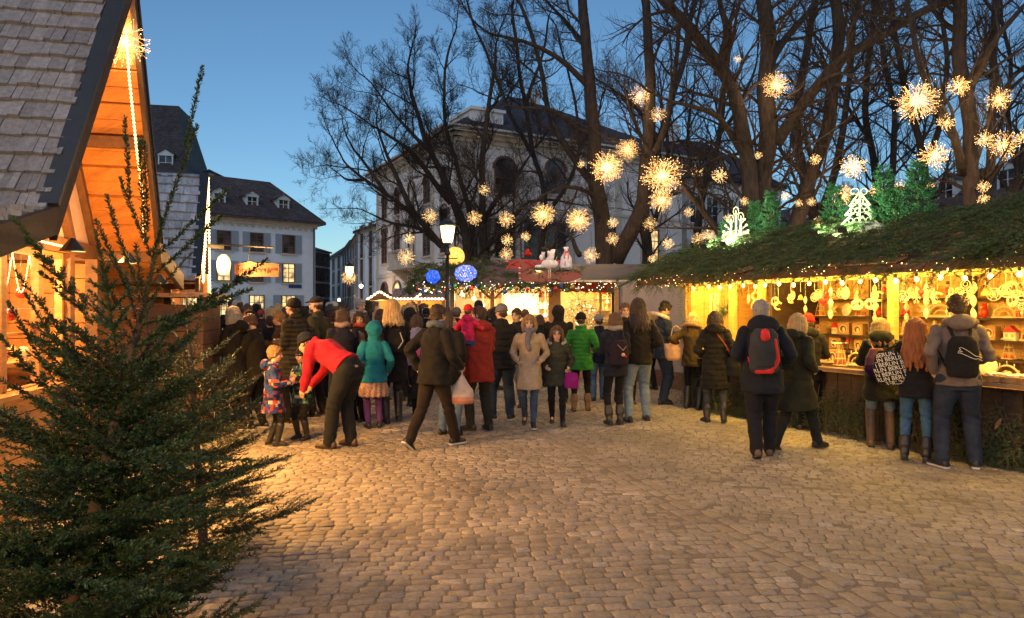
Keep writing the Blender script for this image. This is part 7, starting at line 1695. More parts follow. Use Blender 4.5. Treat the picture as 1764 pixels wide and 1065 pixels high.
    if hat:
        hc_ = cloth(g('hatc', (.03, .03, .03)))
        if hat == 'beanie':
            B = BL(); B.ell(h(0, -.018, .06), (.092 * hr, .105 * hr, .09 * hr), hR); B.chain([h(math.sin(a) * .088, -.015 + math.cos(a) * .098, .028 - .01 * math.cos(a)) for a in np.linspace(0, 2 * PI, 13)], [.016 * hr] * 13)
            if g('pom'): B.ell(h(0, -.03, .165), (.04 * hr,) * 3, hR)
            B.fuse('beanie', hc_, t, .010, 1, lambda c: .003 * math.sin(math.atan2(c.x - hc.x, c.y - hc.y) * 40))
        if hat == 'cap':
            B = BL(); B.ell(h(0, -.015, .065), (.09 * hr, .103 * hr, .07 * hr), hR); B.loft([(h(0, .06, .06), .07 * hr, .012, hR @ V(0, 0, 1)), (h(0, .15, .05), .055 * hr, .008, hR @ V(0, 0, 1)), (h(0, .165, .046), .03 * hr, .006, hR @ V(0, 0, 1))], hR @ V(1, 0, 0), 14); B.fuse('cap', hc_, t, .010, 1)
        if hat == 'band':
            B = BL(); B.chain([h(math.sin(a) * .086, -.015 + math.cos(a) * .096, .035) for a in np.linspace(0, 2 * PI, 13)], [.017 * hr] * 13); B.fuse('headband', hc_, t, .010, 1)
    if g('beard'): B = BL(); B.ell(h(0, .045, -.075), (.055 * hr, .05 * hr, .04 * hr), hR); B.fuse('beard', hm, t, .009, 1, lambda c: .004 * noise.noise(c * 80))
    if g('glasses'):
        m = MB(); [m.torus(h(sg * .031, .1, .008), .02, .0025, hR @ RX, 14, 4) for sg in (-1, 1)]; m.tube([h(-.05, .1, .01), h(-.08, .0, .01)], .002, 4); m.tube([h(.05, .1, .01), h(.08, .0, .01)], .002, 4); m.build('glasses', M_shoe, t)
    if g('scarf'):
        B = BL(); B.chain([nb + Xs * math.sin(a) * .085 + fw * math.cos(a) * .085 + up2 * (.05 + .012 * math.sin(a * 3)) for a in np.linspace(0, 2 * PI, 13)], [.042] * 13)
        if g('scarftail'): B.chain([nb + fw * .12 + up2 * .02, nb + fw * .15 - up2 * .12 + Xs * .03, nb + fw * .15 - up2 * .26], [.05, .045, .035])
        B.fuse('scarf', cloth(g('scarf')), t, .012, 1, lambda c: .007 * noise.noise(c * 30))
    if g('pockets'):
        pass
    # orient: heading
    R = Matrix.Rotation(math.radians(face), 4, 'Z') @ Matrix.Diagonal((k, k, k, 1))
    for c in kids(t): c.data.transform(R)
    t.location = loc
    def pt(v): return Vector(loc) + (R @ Vector(v).to_4d()).to_3d()
    return dict(t=t, pt=pt, R=R, k=k, nb=nb, chest=chest, waist=waist, hip=hip, wr=wr, el=el, sh=sh, fw=fw, Xs=Xs, up=up2, hc=hc, top=top)
def lay(o, targets, off=.004):
    """press a flat mesh (built in world space) on to target objects along -normal n"""
    pass
def strap_pts(p, pts): return [p['pt'](q) for q in pts]
def mk(name_, label, cat_, center, parts, group=None):
    """parts: (part name, BL or MB, material, kwargs) in world coordinates"""
    t = thing(name_, label, cat_, center, 0, group)
    for nm_, b, mt_, kw in parts:
        if isinstance(b, BL): b.fuse(nm_, mt_, t, kw.get('vox', .01), kw.get('smooth', 1), kw.get('disp'), kw.get('paint'))
        else: b.build(nm_, mt_, t, kw.get('smooth', False))
    return fix(t)
BK = (.016, .015, .018); NV = (.018, .022, .04); DK = (.03, .026, .022); JB = (.05, .085, .15); JL = (.22, .29, .38); JD = (.03, .04, .065)
PP = []
def at(px, fy, hy, face, label, **P_):
    loc = G(px, fy); H = P_.pop('H', None) or (fy - hy) / F * loc.y; P_.setdefault('seed', int(px)); p = person('person', label, loc, H, face, P_); PP.append(p); return p
def hd(l, r): return [l, r]
IDLE = [(-.25, .04, -.52), (.25, .06, -.53)]; POCK = [(-.2, .10, -.43), (.2, .10, -.43)]; FRONT = [(-.08, .30, -.26), (.10, .30, -.27)]; COUNT = [(-.16, .34, -.36), (.17, .34, -.36)]
WALK = [(-.10, -.28, .03), (.10, .26, 0)]
STAND = [(-.12, .02, 0), (.12, -.02, 0)]
# -- right side, at the goods stall
hoodie = at(1650, 806, 515, -22, 'man in grey-brown hooded sweatshirt and dark jeans with short dark hair at the counter', pitch=-12, coat=(.15, .115, .10), hoodie=1, hood=1, thick=.014, hem=.86, trouser=JD, jeans=1, hands=[(-.22, -.02, -.50), (.20, .26, -.40)], feet=[(-.15, -.04, 0), (.17, .06, 0)], toes=(30, -10), sneaker=1, wide=1.06, fat=1.06, skin=0, tr=1.08, foldamp=.012)
redh = at(1577, 794, 552, -34, 'woman with long wavy red hair, black jacket and blue jeans at the counter', coat=BK, hem=.80, trouser=(.06, .14, .26), jeans=1, tr=.82, hair='long', hairc='red', hlen=.42, hands=COUNT, feet=STAND, boots=.75, flare=1.06, wide=.94)
olive = at(1517, 771, 552, -26, 'woman in dark olive hooded coat, pale jeans and tall brown boots at the counter', coat=(.035, .032, .016), hem=.66, hood=1.15, trouser=JL, jeans=1, tr=.9, hair='long', hairc='light', hlen=.12, hands=COUNT, feet=STAND, boots=.02, shoe='b', flare=1.02, wide=.95, lean=6, thick=.028)
for o in kids(olive['t']):
    if o.name.startswith('boot'): pass
grey = at(1313, 787, 523, -14, 'grey-haired man in dark blue hooded jacket walking away with a backpack', coat=(.016, .021, .032), hem=.74, hood=1.3, hairc='grey', trouser=(.018, .018, .024), hands=[(-.2, .14, -.40), (.24, .08, -.46)], feet=[(-.07, -.12, 0), (.09, .10, 0)], wide=1.08, fat=1.12, thick=.03, tr=1.1, heel=(.5, 0), shoe='b', head=-35)
blond = at(1372, 776, 545, -60, 'fair-haired walker in long dark olive coat striding to the right', coat=(.04, .037, .016), hem=.55, hair='bob', hairc='blonde', trouser=(.03, .03, .03), hands=POCK, feet=[(-.09, -.30, .04), (.09, .32, 0)], heel=(.6, 0), thick=.03, hood=1.1, fat=1.05)
redb = at(1392, 742, 545, -25, 'figure in bright red beanie and dark jacket beyond the fair-haired walker', coat=DK, hem=.78, hat='beanie', hatc=(.6, .02, .015), hood=1, trouser=BK, hands=COUNT, feet=STAND)
puffw = at(1232, 728, 540, -16, 'woman in long black quilted coat and red-pink scarf beside the counter', coat=(.028, .024, .014), hem=.56, puff=.085, hood=1, hat='band', hatc=(.13, .12, .13), hair='bob', hairc='dark', scarf=(.45, .02, .06), trouser=(.06, .065, .08), jeans=1, boots=.65, hands=POCK, feet=[(-.13, 0, 0), (.13, 0, 0)], toes=(25, -5), thick=.032, tr=.9, wide=.95)
blo2 = at(1193, 705, 542, -30, 'blonde woman in brown fur-collared jacket holding a large tan bag', coat=(.10, .06, .02), hem=.80, fur='brown', hair='bob', hairc='blonde', trouser=BK, tr=.85, hands=[(-.30, .05, -.28), (.12, .30, -.28)], feet=STAND, boots=.3, wide=.95)
navy = at(1142, 696, 523, -78, 'dark-haired man in blue jacket with pale fur collar looking at his phone', coat=(.035, .05, .09), hem=.80, fur='pale', trouser=(.03, .045, .08), jeans=1, hands=[(-.05, .30, -.27), (.09, .28, -.30)], feet=[(-.13, .05, 0), (.13, -.06, 0)], head=0, pitch=-28, hairc='black', fat=.98)
# -- centre group
lngh = at(1100, 725, 520, 6, 'person with long loose dark brown hair, brown-black jacket and pale blue jeans seen from behind', coat=(.035, .024, .014), hem=.84, trouser=(.25, .31, .36), jeans=1, hair='long', hairc='dark', hlen=.2, hvol=2.2, hands=POCK, feet=[(-.16, -.06, .0), (.14, .05, 0)], wide=1.08, fat=1.05, shoe='k')
bpw = at(1060, 731, 543, 10, 'woman in navy coat and black leggings with a dark rucksack, hair pinned up', coat=NV, hem=.78, trouser=BK, tr=.82, hairc='brown', hair='bob', hands=FRONT, feet=[(-.10, 0, 0), (.09, .02, 0)], boots=.78, head=35, scarf=(.25, .22, .22), fat=.96, skin=1)
fac = at(1076, 696, 526, 185, 'man with short brown hair facing the camera behind the long-haired person', coat=DK, trouser=BK, hairc='brown', hands=POCK, feet=STAND, head=0)
gbn = at(1032, 690, 545, 5, 'person in light grey beanie and navy jacket with blue jeans', coat=NV, hem=.8, hat='beanie', hatc=(.2, .2, .21), trouser=(.10, .18, .30), jeans=1, hands=FRONT, feet=[(-.14, -.1, .0), (.1, .1, 0)], fat=.98)
grn = at(1001, 708, 542, -6, 'person in bright green quilted jacket and black beanie seen from behind', coat=(.025, .17, .022), hem=.76, puff=.07, hat='beanie', hatc=BK, trouser=BK, tr=.9, hands=[(-.2, .16, -.38), (.24, .12, -.4)], feet=[(-.13, -.05, 0), (.12, .05, 0)], boots=.75, shoe='b', flare=1.1)
bigd = at(962, 692, 530, 10, 'broad person in black hooded parka standing behind the glasses-wearing girl', coat=(.02, .017, .015), hem=.72, hoodup=1, hair=None, trouser=BK, hands=FRONT, feet=STAND, wide=1.25, fat=1.25)
girl = at(959, 730, 565, 178, 'girl with glasses in olive quilted coat walking towards the camera', coat=(.075, .075, .045), hem=.70, fur='grey', hair='bob', hairc='brown', glasses=1, child=.35, trouser=BK, tr=.85, hands=[(-.22, .12, -.44), (.2, .14, -.42)], feet=[(-.10, .20, 0), (.08, -.18, .03)], puff=.12, fat=1.05, heel=(0, .5))
beig = at(912, 733, 546, 176, 'woman in beige wool coat and big grey scarf walking towards the camera', coat=(.40, .29, .18), hem=.60, scarf=(.16, .15, .17), scarftail=1, hair='bob', hairc='light', trouser=(.05, .08, .14), jeans=1, hands=POCK, feet=[(-.07, .22, 0), (.08, -.16, .04)], heel=(0, .5), fat=.98, sneaker=1, tr=.85, foldamp=.011, pitch=-5)
dk1 = at(891, 700, 535, 150, 'man in black coat and glow-lit face behind the beige-coated woman', coat=BK, hairc='dark', trouser=JB, jeans=1, hands=FRONT, feet=STAND)
gbm = at(864, 723, 528, 12, 'man in dark puffer jacket and ribbed grey beanie, jeans, seen from behind', coat=(.024, .022, .024), puff=.10, hem=.80, hat='beanie', hatc=(.15, .14, .145), trouser=(.03, .045, .08), jeans=1, hands=[(-.12, .30, -.30), (.16, .3, -.30)], feet=[(-.14, .02, 0), (.13, -.05, 0)], toes=(30, -30), sneaker=1, head=30)
fath = at(826, 740, 532, 28, 'man in red winter coat carrying a toddler on his arm', coat=(.26, .025, .015), hem=.70, trouser=(.035, .036, .028), hairc='dark', hands=[(-.30, .20, -.36), (.12, .33, -.34)], feet=[(-.14, .0, 0), (.12, -.06, 0)], toes=(40, 0), head=50, pitch=5, fat=1.1, wide=1.05, hood=.9)
lp = G(807, 740); lp.z = .80; lp.y -= .12
todd = person('person', 'toddler in pink jacket and red beanie held on the arm of the red-coated man', lp, .88, -12, dict(child=1, coat=(.55, .02, .09), hem=.84, hat='beanie', hatc=(.6, .02, .02), pom=0, trouser=(.03, .08, .25), hands=[(-.2, .22, -.2), (.26, .26, -.22)], feet=[(-.16, .22, .18), (.16, .10, .02)], hood=1.1, boots=.25, shoe='b', seed=3, thick=.03)); PP.append(todd)
wman = at(748, 772, 530, -38, 'tall man in black jacket and brown trousers striding away with a carrier bag', coat=(.017, .015, .014), hem=.80, trouser=(.03, .02, .014), hairc='dark', hands=[(-.24, -.08, -.50), (.24, .20, -.48)], feet=[(-.09, -.34, .05), (.10, .28, 0)], heel=(.8, 0), collar=1, scarf=(.10, .12, .15), wide=1.08, fat=1.12, thick=.03, sneaker=1, lean=3)
wpar = at(772, 750, 540, -20, 'woman in black coat half hidden beyond the striding man, pale jeans', coat=BK, hem=.75, hair='bob', hairc='dark', trouser=(.15, .22, .32), jeans=1, hands=POCK, feet=STAND, head=-60)
kidp = at(722, 716, 632, 20, 'small child in pink hat and striped dark skirt left of the striding man', H=.95, coat=(.05, .03, .05), child=1, hat='beanie', hatc=(.6, .08, .2), trouser=BK, skirt=.5, skirtmat=cloth((.04, .035, .045)), hands=IDLE, feet=STAND, pom=1)
# -- left group
blnd = at(676, 729, 521, 20, 'woman with long blonde hair and black coat carrying a grey rucksack', coat=(.02, .016, .018), hem=.62, hair='long', hairc='blonde', hlen=.1, hvol=2, trouser=JD, jeans=1, hands=FRONT, feet=[(-.1, -.08, 0), (.1, .05, 0)], boots=.2, fat=1.08, wide=1.05)
teal = at(644, 738, 558, 22, 'girl in turquoise hooded jacket, floral skirt and purple tights seen from behind', coat=(.01, .17, .23), hem=.78, hoodup=1, hair=None, child=.4, skirt=.55, skirtmat=mat('skirt_floral', (.20, .05, .06), .8, .8, 45, .2, tint=(.38, .22, .14)), trouser=(.14, .05, .20), tr=.82, hands=IDLE, feet=[(-.09, 0, 0), (.09, 0, 0)], flare=1.12, thick=.03)
lch = at(619, 727, 576, 150, 'little child in blue and orange jacket beside the turquoise girl', coat=(.03, .07, .22), bands=.3, coat2=(.5, .09, .02), child=.7, hairc='light', trouser=BK, hands=FRONT, feet=STAND)
or1 = at(619, 700, 541, 195, 'woman with dark hair and rust scarf facing the camera behind the child', coat=BK, hair='bob', hairc='dark', scarf=(.35, .06, .03), trouser=BK, hands=FRONT, feet=STAND)
dnv = at(590, 734, 536, 30, 'woman with dark hair in long navy coat seen from behind, jeans and brown boots', coat=(.02, .022, .04), hem=.52, hair='bob', hairc='dark', trouser=JB, jeans=1, boots=.2, shoe='b', hands=FRONT, feet=[(-.1, 0, 0), (.1, .05, 0)], head=40, scarf=(.3, .2, .18))
bent = at(588, 770, 530, 66, 'man in bright red jacket and black trousers bending down to the two boys', H=1.76, coat=(.42, .012, .028), hem=.84, hat='beanie', hatc=NV, lean=57, trouser=(.022, .024, .026), hands=[(-.10, .12, -.56), (.12, .16, -.50)], feet=[(-.12, .08, 0), (.12, -.05, 0)], shoe='b', fat=1.05, thick=.028, tr=1.12, foldamp=.012)
boy1 = at(470, 767, 600, -70, 'fair-haired boy in chequered blue, red and orange parka facing right', coat=(.03, .05, .15), check=[(.02, .04, .14), (.03, .06, .20), (.40, .05, .02), (.02, .03, .10), (.35, .30, .28), (.10, .03, .12), (.02, .05, .16)], hem=.60, child=.7, hairc='light', hood=1.2, trouser=(.02, .02, .024), hands=[(-.12, .28, -.30), (.12, .28, -.32)], feet=[(-.1, -.05, 0), (.1, .08, 0)], boots=.28, thick=.032, tr=1.05)
boy2 = at(521, 756, 603, 160, 'second boy in green, navy and white patchwork jacket facing the bending man', coat=(.02, .03, .06), check=[(.02, .02, .04), (.06, .22, .04), (.02, .03, .08), (.35, .36, .35), (.03, .03, .04), (.02, .06, .12)], hem=.66, child=.7, hat='beanie', hatc=(.015, .015, .03), trouser=BK, hands=[(-.06, .24, -.22), (.08, .26, -.24)], feet=STAND, boots=.28, thick=.03)
strp = at(508, 727, 518, 72, 'man in black beanie and olive-black striped puffer jacket looking up to the left', coat=(.02, .02, .024), bands=.065, coat2=(.085, .065, .03), hem=.62, puff=.065, hat='beanie', hatc=BK, hair='short', hairc='dark', trouser=BK, hands=[(-.1, .24, -.34), (.2, .1, -.42)], feet=STAND, pitch=14, fat=1.12, thick=.034)
capm = at(548, 716, 514, 78, 'bearded man in dark baseball cap and olive jacket looking left', coat=(.06, .055, .025), hat='cap', hatc=(.03, .032, .045), beard=1, hairc='dark', trouser=BK, hands=POCK, feet=STAND, fat=1.05)
phon = at(442, 739, 545, 82, 'young man in black jacket bending his head over something in his hands', coat=(.022, .018, .014), hem=.80, hairc='brown', trouser=BK, hands=[(-.06, .32, -.24), (.08, .32, -.26)], feet=[(-.12, .05, 0), (.12, -.05, 0)], sneaker=1, pitch=-30, lean=5)
whit = at(404, 742, 533, 75, 'elderly woman in cream knitted cap and black coat in the queue', coat=(.018, .015, .014), hem=.60, hat='beanie', hatc=(.60, .44, .30), hair='bob', hairc='grey', trouser=BK, hands=FRONT, feet=STAND, fat=1.08, hood=1)
furh = at(433, 705, 540, 60, 'person in fur-edged raised hood behind the cream-capped woman', coat=DK, hem=.7, hoodup=1, fur='brown', hair=None, trouser=BK, hands=FRONT, feet=STAND)
for px, fy, hy, fc, lab, kw in (
    (466, 694, 548, 40, 'dark-haired man in black jacket between the queue and the striped puffer', dict(hairc='dark', coat=BK)), (483, 702, 541, 100, 'bald man in brown coat just left of the striped puffer jacket', dict(hairc='light', coat=(.06, .035, .02))),
    (570, 690, 540, 15, 'person in knitted brown cap behind the bearded man', dict(hat='beanie', hatc=(.1, .05, .03), coat=BK)), (607, 690, 538, 200, 'grey-haired woman in black coat facing the camera near the centre left', dict(hair='bob', hairc='grey', coat=BK)),
    (655, 690, 536, 330, 'dark-haired woman partly hidden by the long blonde hair', dict(hair='bob', hairc='dark', coat=NV)), (706, 690, 534, 10, 'person in dark hood walking towards the lit centre stall', dict(hoodup=1, hair=None, coat=BK)),
    (718, 700, 545, 20, 'woman in pale lilac jacket left of the striding man', dict(hair='bob', hairc='dark', coat=(.25, .24, .34))), (787, 676, 533, 15, 'person in grey-brown hat directly below the near street lamp', dict(hat='beanie', hatc=(.12, .10, .09), coat=BK)),
    (845, 668, 536, 350, 'man with dark hair between the red coat and the grey beanie', dict(hairc='dark', coat=DK)), (905, 668, 536, 10, 'person at the bright counter behind the black-coated man', dict(hairc='brown', coat=DK)),
    (930, 668, 545, 20, 'woman with dark hair between the beige coat and the black parka', dict(hair='bob', hairc='dark', coat=BK)), (1120, 672, 540, 30, 'woman with fair hair between the long-haired person and the fur collar', dict(hair='bob', hairc='blonde', coat=DK)),
    (690, 676, 538, 350, 'man with brown hair between the blonde rucksack carrier and the lit stall', dict(hairc='brown', coat=NV)), (735, 668, 534, 10, 'person in dark blue beanie left of the near street lamp', dict(hat='beanie', hatc=NV, coat=BK))):
    kw = dict(kw); kw.update(near=0, trouser=BK, hands=FRONT, feet=STAND); at(px, fy, hy, fc, lab, **kw)
# -- far crowd: a few templates copied
tmpl = []
TD = [('short', 'dark', BK, None, None), ('bob', 'brown', DK, None, None), ('short', 'dark', NV, 'beanie', (.02, .02, .03)), ('bob', 'blonde', (.05, .03, .03), None, None), (None, 'dark', (.03, .03, .025), None, 'hood'), ('short', 'grey', (.05, .05, .06), None, None), ('short', 'dark', (.09, .02, .02), 'beanie', (.35, .05, .03)), ('bob', 'dark', (.12, .10, .08), 'beanie', (.4, .36, .3))]
NM = ['short dark hair and black jacket', 'brown bobbed hair and dark coat', 'dark beanie and navy jacket', 'blonde bobbed hair and dark red-brown coat', 'raised dark hood', 'short grey hair and slate jacket', 'red beanie and dark red jacket', 'cream beanie and taupe coat']
for i, (hs, hc_, co, hat, hatc) in enumerate(TD):
    P_ = dict(near=0, trouser=BK if i % 3 else JD, hands=FRONT if i % 2 else POCK, feet=STAND, coat=co, hair=hs, hairc=hc_, hem=.78 if i % 2 else .62, seed=i)
    if hat: P_.update(hat=hat, hatc=hatc)
    if hatc == 'hood': P_.update(hoodup=1)
    p = person('person', 'x', V(0, 0, 0), 1.7, 0, P_); tmpl.append([p['t'], kid_map(p['t']), 0])
rc = random.Random(77); spots = []
far = []
tries = 0
while len(far) < 68 and tries < 4000:
    tries += 1; Y = rc.uniform(13.2, 31) if rc.random() < .75 else rc.uniform(13.2, 20); px = rc.uniform(400, 860)
    q = V((px - CX) / F * Y, Y, 0)
    if px > 740 and Y > 15.3: continue
    if px > 620 and Y > 21.5: continue
    if px < 470 and Y < 13.5: continue
    if any((q - s_).length < .62 for s_ in far): continue
    if abs(q.x - LA.x) < .4 and abs(q.y - 14.6) < .4: continue
    far.append(q)
far.sort(key=lambda q: q.x / q.y); bykind = defaultdict(list)
for i, q in enumerate(far):
    k_ = rc.randrange(8); T = tmpl[k_]
    if T[2] == 0: o = T[0]
    else: o = copy_tree(T[0], T[1])
    T[2] += 1; s_ = rc.uniform(.92, 1.07); o.location = q; o.rotation_euler = (0, 0, rc.uniform(-2.2, 1.2) if rc.random() < .6 else rc.uniform(-.8, .8)); o.scale = (s_,) * 3; bykind[k_].append(o)
for k_, L_ in bykind.items():
    for i, o in enumerate(L_): tag(o, 'far crowd figure with ' + NM[k_] + (', %s from left' % (ordw[i] if i < len(ordw) else 'number %d' % (i + 1))), 'person', 'people in the far crowd')
for T in tmpl:
    if T[2] == 0:
        for c in kids(T[0]): bpy.data.objects.remove(c)
        bpy.data.objects.remove(T[0])
# ---------- bags and held things ----------
def backpack(p, nm_, label, w_, h_, d_, drop, mt_, parts=(), strap=None, cat_='backpack'):
    """soft bag on the back; parts: extra (name, material, fn(B, c, X, U, O))"""
    pt = p['pt']; k = p['k']; X = (pt(p['Xs']) - pt(V(0, 0, 0))).normalized(); U = (pt(p['up']) - pt(V(0, 0, 0))).normalized(); O = X.cross(U); 
    bc = pt(p['nb'] - p['fw'] * .2 - p['up'] * drop)
    fwv = (pt(p['fw']) - pt(V(0, 0, 0))).normalized(); O = -fwv
    B = BL(); B.loft([(bc - U * h_ / 2, w_ * .40, d_ * .40, O), (bc - U * h_ * .42, w_ * .48, d_ * .5, O), (bc, w_ * .5, d_ * .5, O), (bc + U * h_ * .36, w_ * .44, d_ * .42, O), (bc + U * h_ / 2, w_ * .28, d_ * .24, O)], X, 20, .8)
    ex = []
    for n_, m_, fn in parts: b = BL(); fn(b, bc, X, U, O); ex.append((n_, b, m_, {}))
    st_ = BL()
    for sg in (-1, 1):
        s0_ = bc + U * h_ * .42 + X * sg * w_ * .22; sh_ = pt(p['sh'][0 if sg < 0 else 1].lerp(p['nb'], .42) + p['up'] * .045 - p['fw'] * .06); sf = pt(p['sh'][0 if sg < 0 else 1].lerp(p['nb'], .38) + p['fw'] * .13 - p['up'] * .08); st_.chain([s0_, sh_, sf], [.018, .018, .016], n=8)
        st_.chain([sf, pt(p['chest'] + p['Xs'] * sg * .2 + p['fw'] * .05 - p['up'] * .05), bc - U * h_ * .4 + X * sg * w_ * .4], [.014, .012, .012], n=8)
    return mk(nm_, label, cat_, bc, [('bag', B, mt_, {'disp': lambda c: .006 * noise.noise(c * 14)}), ('strap', st_, strap or mt_, {})] + ex), bc, X, U, O
RED = cloth((.55, .03, .03)); BLK = cloth((.02, .018, .018)); GRYB = cloth((.06, .065, .075))
def rp_(B, c, X, U, O): B.chain([c + U * .20 + O * .09, c + U * .15 + O * .115], [.045, .05]); 
def rp2(B, c, X, U, O): B.chain([c + X * .10 + U * .12 + O * .06, c + X * .125 - U * .1 + O * .05, c + X * .06 - U * .215 + O * .07, c - X * .08 - U * .225 + O * .07], [.02, .035, .035, .028])
def rp3(B, c, X, U, O): B.chain([c - X * .0 + U * .19 + O * .1, c - X * .02 + U * .16 + O * .125, c + X * .02 - U * .17 + O * .125], [.02, .055, .065])
backpack(grey, 'backpack', 'red and charcoal backpack on the grey-haired man', .32, .48, .2, .27, GRYB, [('red_panel', RED, rp2), ('red_loop', RED, rp_), ('pocket', cloth((.045, .05, .06)), lambda B, c, X, U, O: B.loft([(c - U * .17 + O * .1, .1, .03, O), (c + O * .12, .095, .03, O), (c + U * .13 + O * .1, .07, .02, O)], X))], RED)
gb = backpack(hoodie, 'drawstring_bag', 'black drawstring bag with white leaping-cat outline on the hooded man', .29, .42, .10, .33, BLK, (), BLK, 'bag')
backpack(bpw, 'backpack', 'dark purple-black rucksack with pale badge on the navy-coated woman', .27, .36, .14, .34, cloth((.03, .018, .03)), [('badge', cloth((.6, .35, .25)), lambda B, c, X, U, O: B.ell(c + O * .08 + X * .03 - U * .02, (.028, .028, .028))), ('badge_mark', RED, lambda B, c, X, U, O: B.ell(c + O * .095 + X * .06 - U * .04, (.016, .016, .022))), ('strap_tie', cloth((.4, .2, .25)), lambda B, c, X, U, O: B.chain([c + O * .08 - X * .05 + U * .12, c + O * .1 + X * .02 + U * .04, c + O * .09 + X * .07 + U * .1], [.008] * 3, n=6))])
backpack(blnd, 'backpack', 'small black rucksack with grey strap on the blonde woman', .26, .34, .13, .30, BLK, [('side_loop', cloth((.3, .3, .3)), lambda B, c, X, U, O: B.chain([c + X * .06 + U * .12 + O * .08, c + X * .1 + O * .09, c + X * .03 - U * .1 + O * .09], [.012] * 3, n=6))])
# leaping outline mark, laid on the drawstring bag
_, bc, X, U, O = gb
bpy.context.view_layer.update()
def bvh_of(root_name):
    o = root_name; c = [x for x in kids(o) if x.name.startswith(('bag', 'body_panel'))][0]; M_ = o.matrix_world; vs = [M_ @ v.co for v in c.data.vertices]; return BVHTree.FromPolygons(vs, [tuple(p_.vertices) for p_ in c.data.polygons])
def decal(bv, pts, c, X, U, O, off=.003):
    out = []
    for x, y in pts:
        o_ = c + X * x + U * y + O * .4; hit = bv.ray_cast(o_, -O); out.append((hit[0] if hit[0] is not None else c + X * x + U * y + O * .08) + O * off)
    return out
bv = bvh_of(gb[0]); cat = [(-.035, .035), (-.045, .05), (-.03, .055), (-.015, .05), (0, .04), (.03, .02), (.06, -.005), (.085, -.02), (.105, -.02), (.115, -.03)]; cat2 = [(-.035, .035), (-.05, .02), (-.055, .008), (-.03, .005), (-.01, -.005), (.02, -.02), (.05, -.035), (.08, -.045), (.1, -.04), (.12, -.055)]; cat3 = [(-.02, .02), (-.04, .015), (-.03, .025)]
m = MB()
for c_ in (cat, cat2, cat3): m.tube(decal(bv, [(x * 1.15 + .015, y * 1.15 + .03) for x, y in c_], bc, X, U, O), .0028, 5)
gb0 = gb[0]; o = m.build('leaping_outline', GM['white'], None); bpy.context.view_layer.update(); o.data.transform(gb0.matrix_world.inverted()); o.parent = gb0
# lettered tote on the red-haired woman
pt = redh['pt']; hb = pt(redh['hip'] + V(-.27, -.10, .22)); Xb = V(.86, -.5, 0).normalized(); Ub = V(-.12, 0, .99).normalized(); Ob = V(-.5, -.86, 0).normalized()
B = BL(); B.loft([(hb - Ub * .19, .10, .035, Ob), (hb - Ub * .15, .155, .05, Ob), (hb, .165, .055, Ob), (hb + Ub * .13, .135, .04, Ob), (hb + Ub * .19, .09, .02, Ob)], Xb, 20, .8)
s1 = BL(); s1.chain([hb + Ub * .17 - Xb * .06, pt(redh['sh'][0] + redh['up'] * .05 - V(0, .03, 0)), pt(redh['sh'][0] + V(0, .1, 0)), hb + Ub * .17 + Xb * .07 - Ob * .05], [.012, .013, .012, .012], n=8)
tote = mk('tote_bag', 'black shoulder bag printed all over with white lettering beside the red-haired woman', 'bag', hb, [('bag', B, BLK, {'disp': lambda c: .008 * noise.noise(c * 12)}), ('strap', s1, BLK, {})])
bpy.context.view_layer.update(); bv = bvh_of(tote); tme = text_mesh('BERLIN', .062, 0); allv, allf = [], []
for j in range(7):
    for i in range(-1, 2):
        ox, oy = i * .215 + (j % 2) * .08, .15 - j * .052; base = len(allv); ok = True; vv = []
        for v in tme.vertices:
            x, y = v.co.x + ox, v.co.y + oy; ca, sa = math.cos(.22), math.sin(.22); x, y = x * ca - y * sa, x * sa + y * ca
            hit = bv.ray_cast(hb + Xb * x + Ub * y + Ob * .4, -Ob); vv.append((hit[0] + Ob * .003) if hit[0] is not None else None)
        for p_ in tme.polygons:
            if all(vv[q] is not None for q in p_.vertices):
                allf.append([len(allv) + n_ for n_ in range(len(p_.vertices))]); allv += [vv[q] for q in p_.vertices]
m = MB(); m.add(allv, allf); o = m.build('lettering', GM['white']); o.data.transform(tote.matrix_world.inverted()); o.parent = tote
# purple shoulder bag of the olive-coated woman
pt = olive['pt']; c = pt(olive['hip'] + V(-.06, -.25, .25)); B = BL(); B.loft([(c - V(0, 0, .16), .09, .05, V(0, -1, 0)), (c - V(0, 0, .08), .14, .08, V(0, -1, 0)), (c + V(0, 0, .06), .12, .07, V(0, -1, 0)), (c + V(0, 0, .17), .07, .04, V(0, -1, 0))], V(1, 0, 0)); s1 = BL(); s1.chain([c + V(-.03, 0, .15), pt(olive['sh'][0] + V(.03, -.07, .06)), pt(olive['nb'] + V(-.05, .08, -.02))], [.01] * 3, n=8); s1.chain([pt(olive['sh'][0] + V(.03, -.08, .05)), c + V(.06, -.06, .12), c + V(.18, -.03, -.02)], [.006] * 3, n=6)
mk('shoulder_bag', 'round-bottomed purple bag on the back of the olive-coated woman', 'bag', c, [('bag', B, [cloth((.14, .05, .06)), cloth((.07, .012, .09))], {'paint': lambda q: 1 if q.z < c.z - .02 else 0}), ('strap', s1, cloth((.3, .14, .06)), {}), ('emblem', BL().ell(c + V(.03, -.08, -.03), (.013, .006, .013)), cloth((.5, .45, .5)), {'vox': .004})])
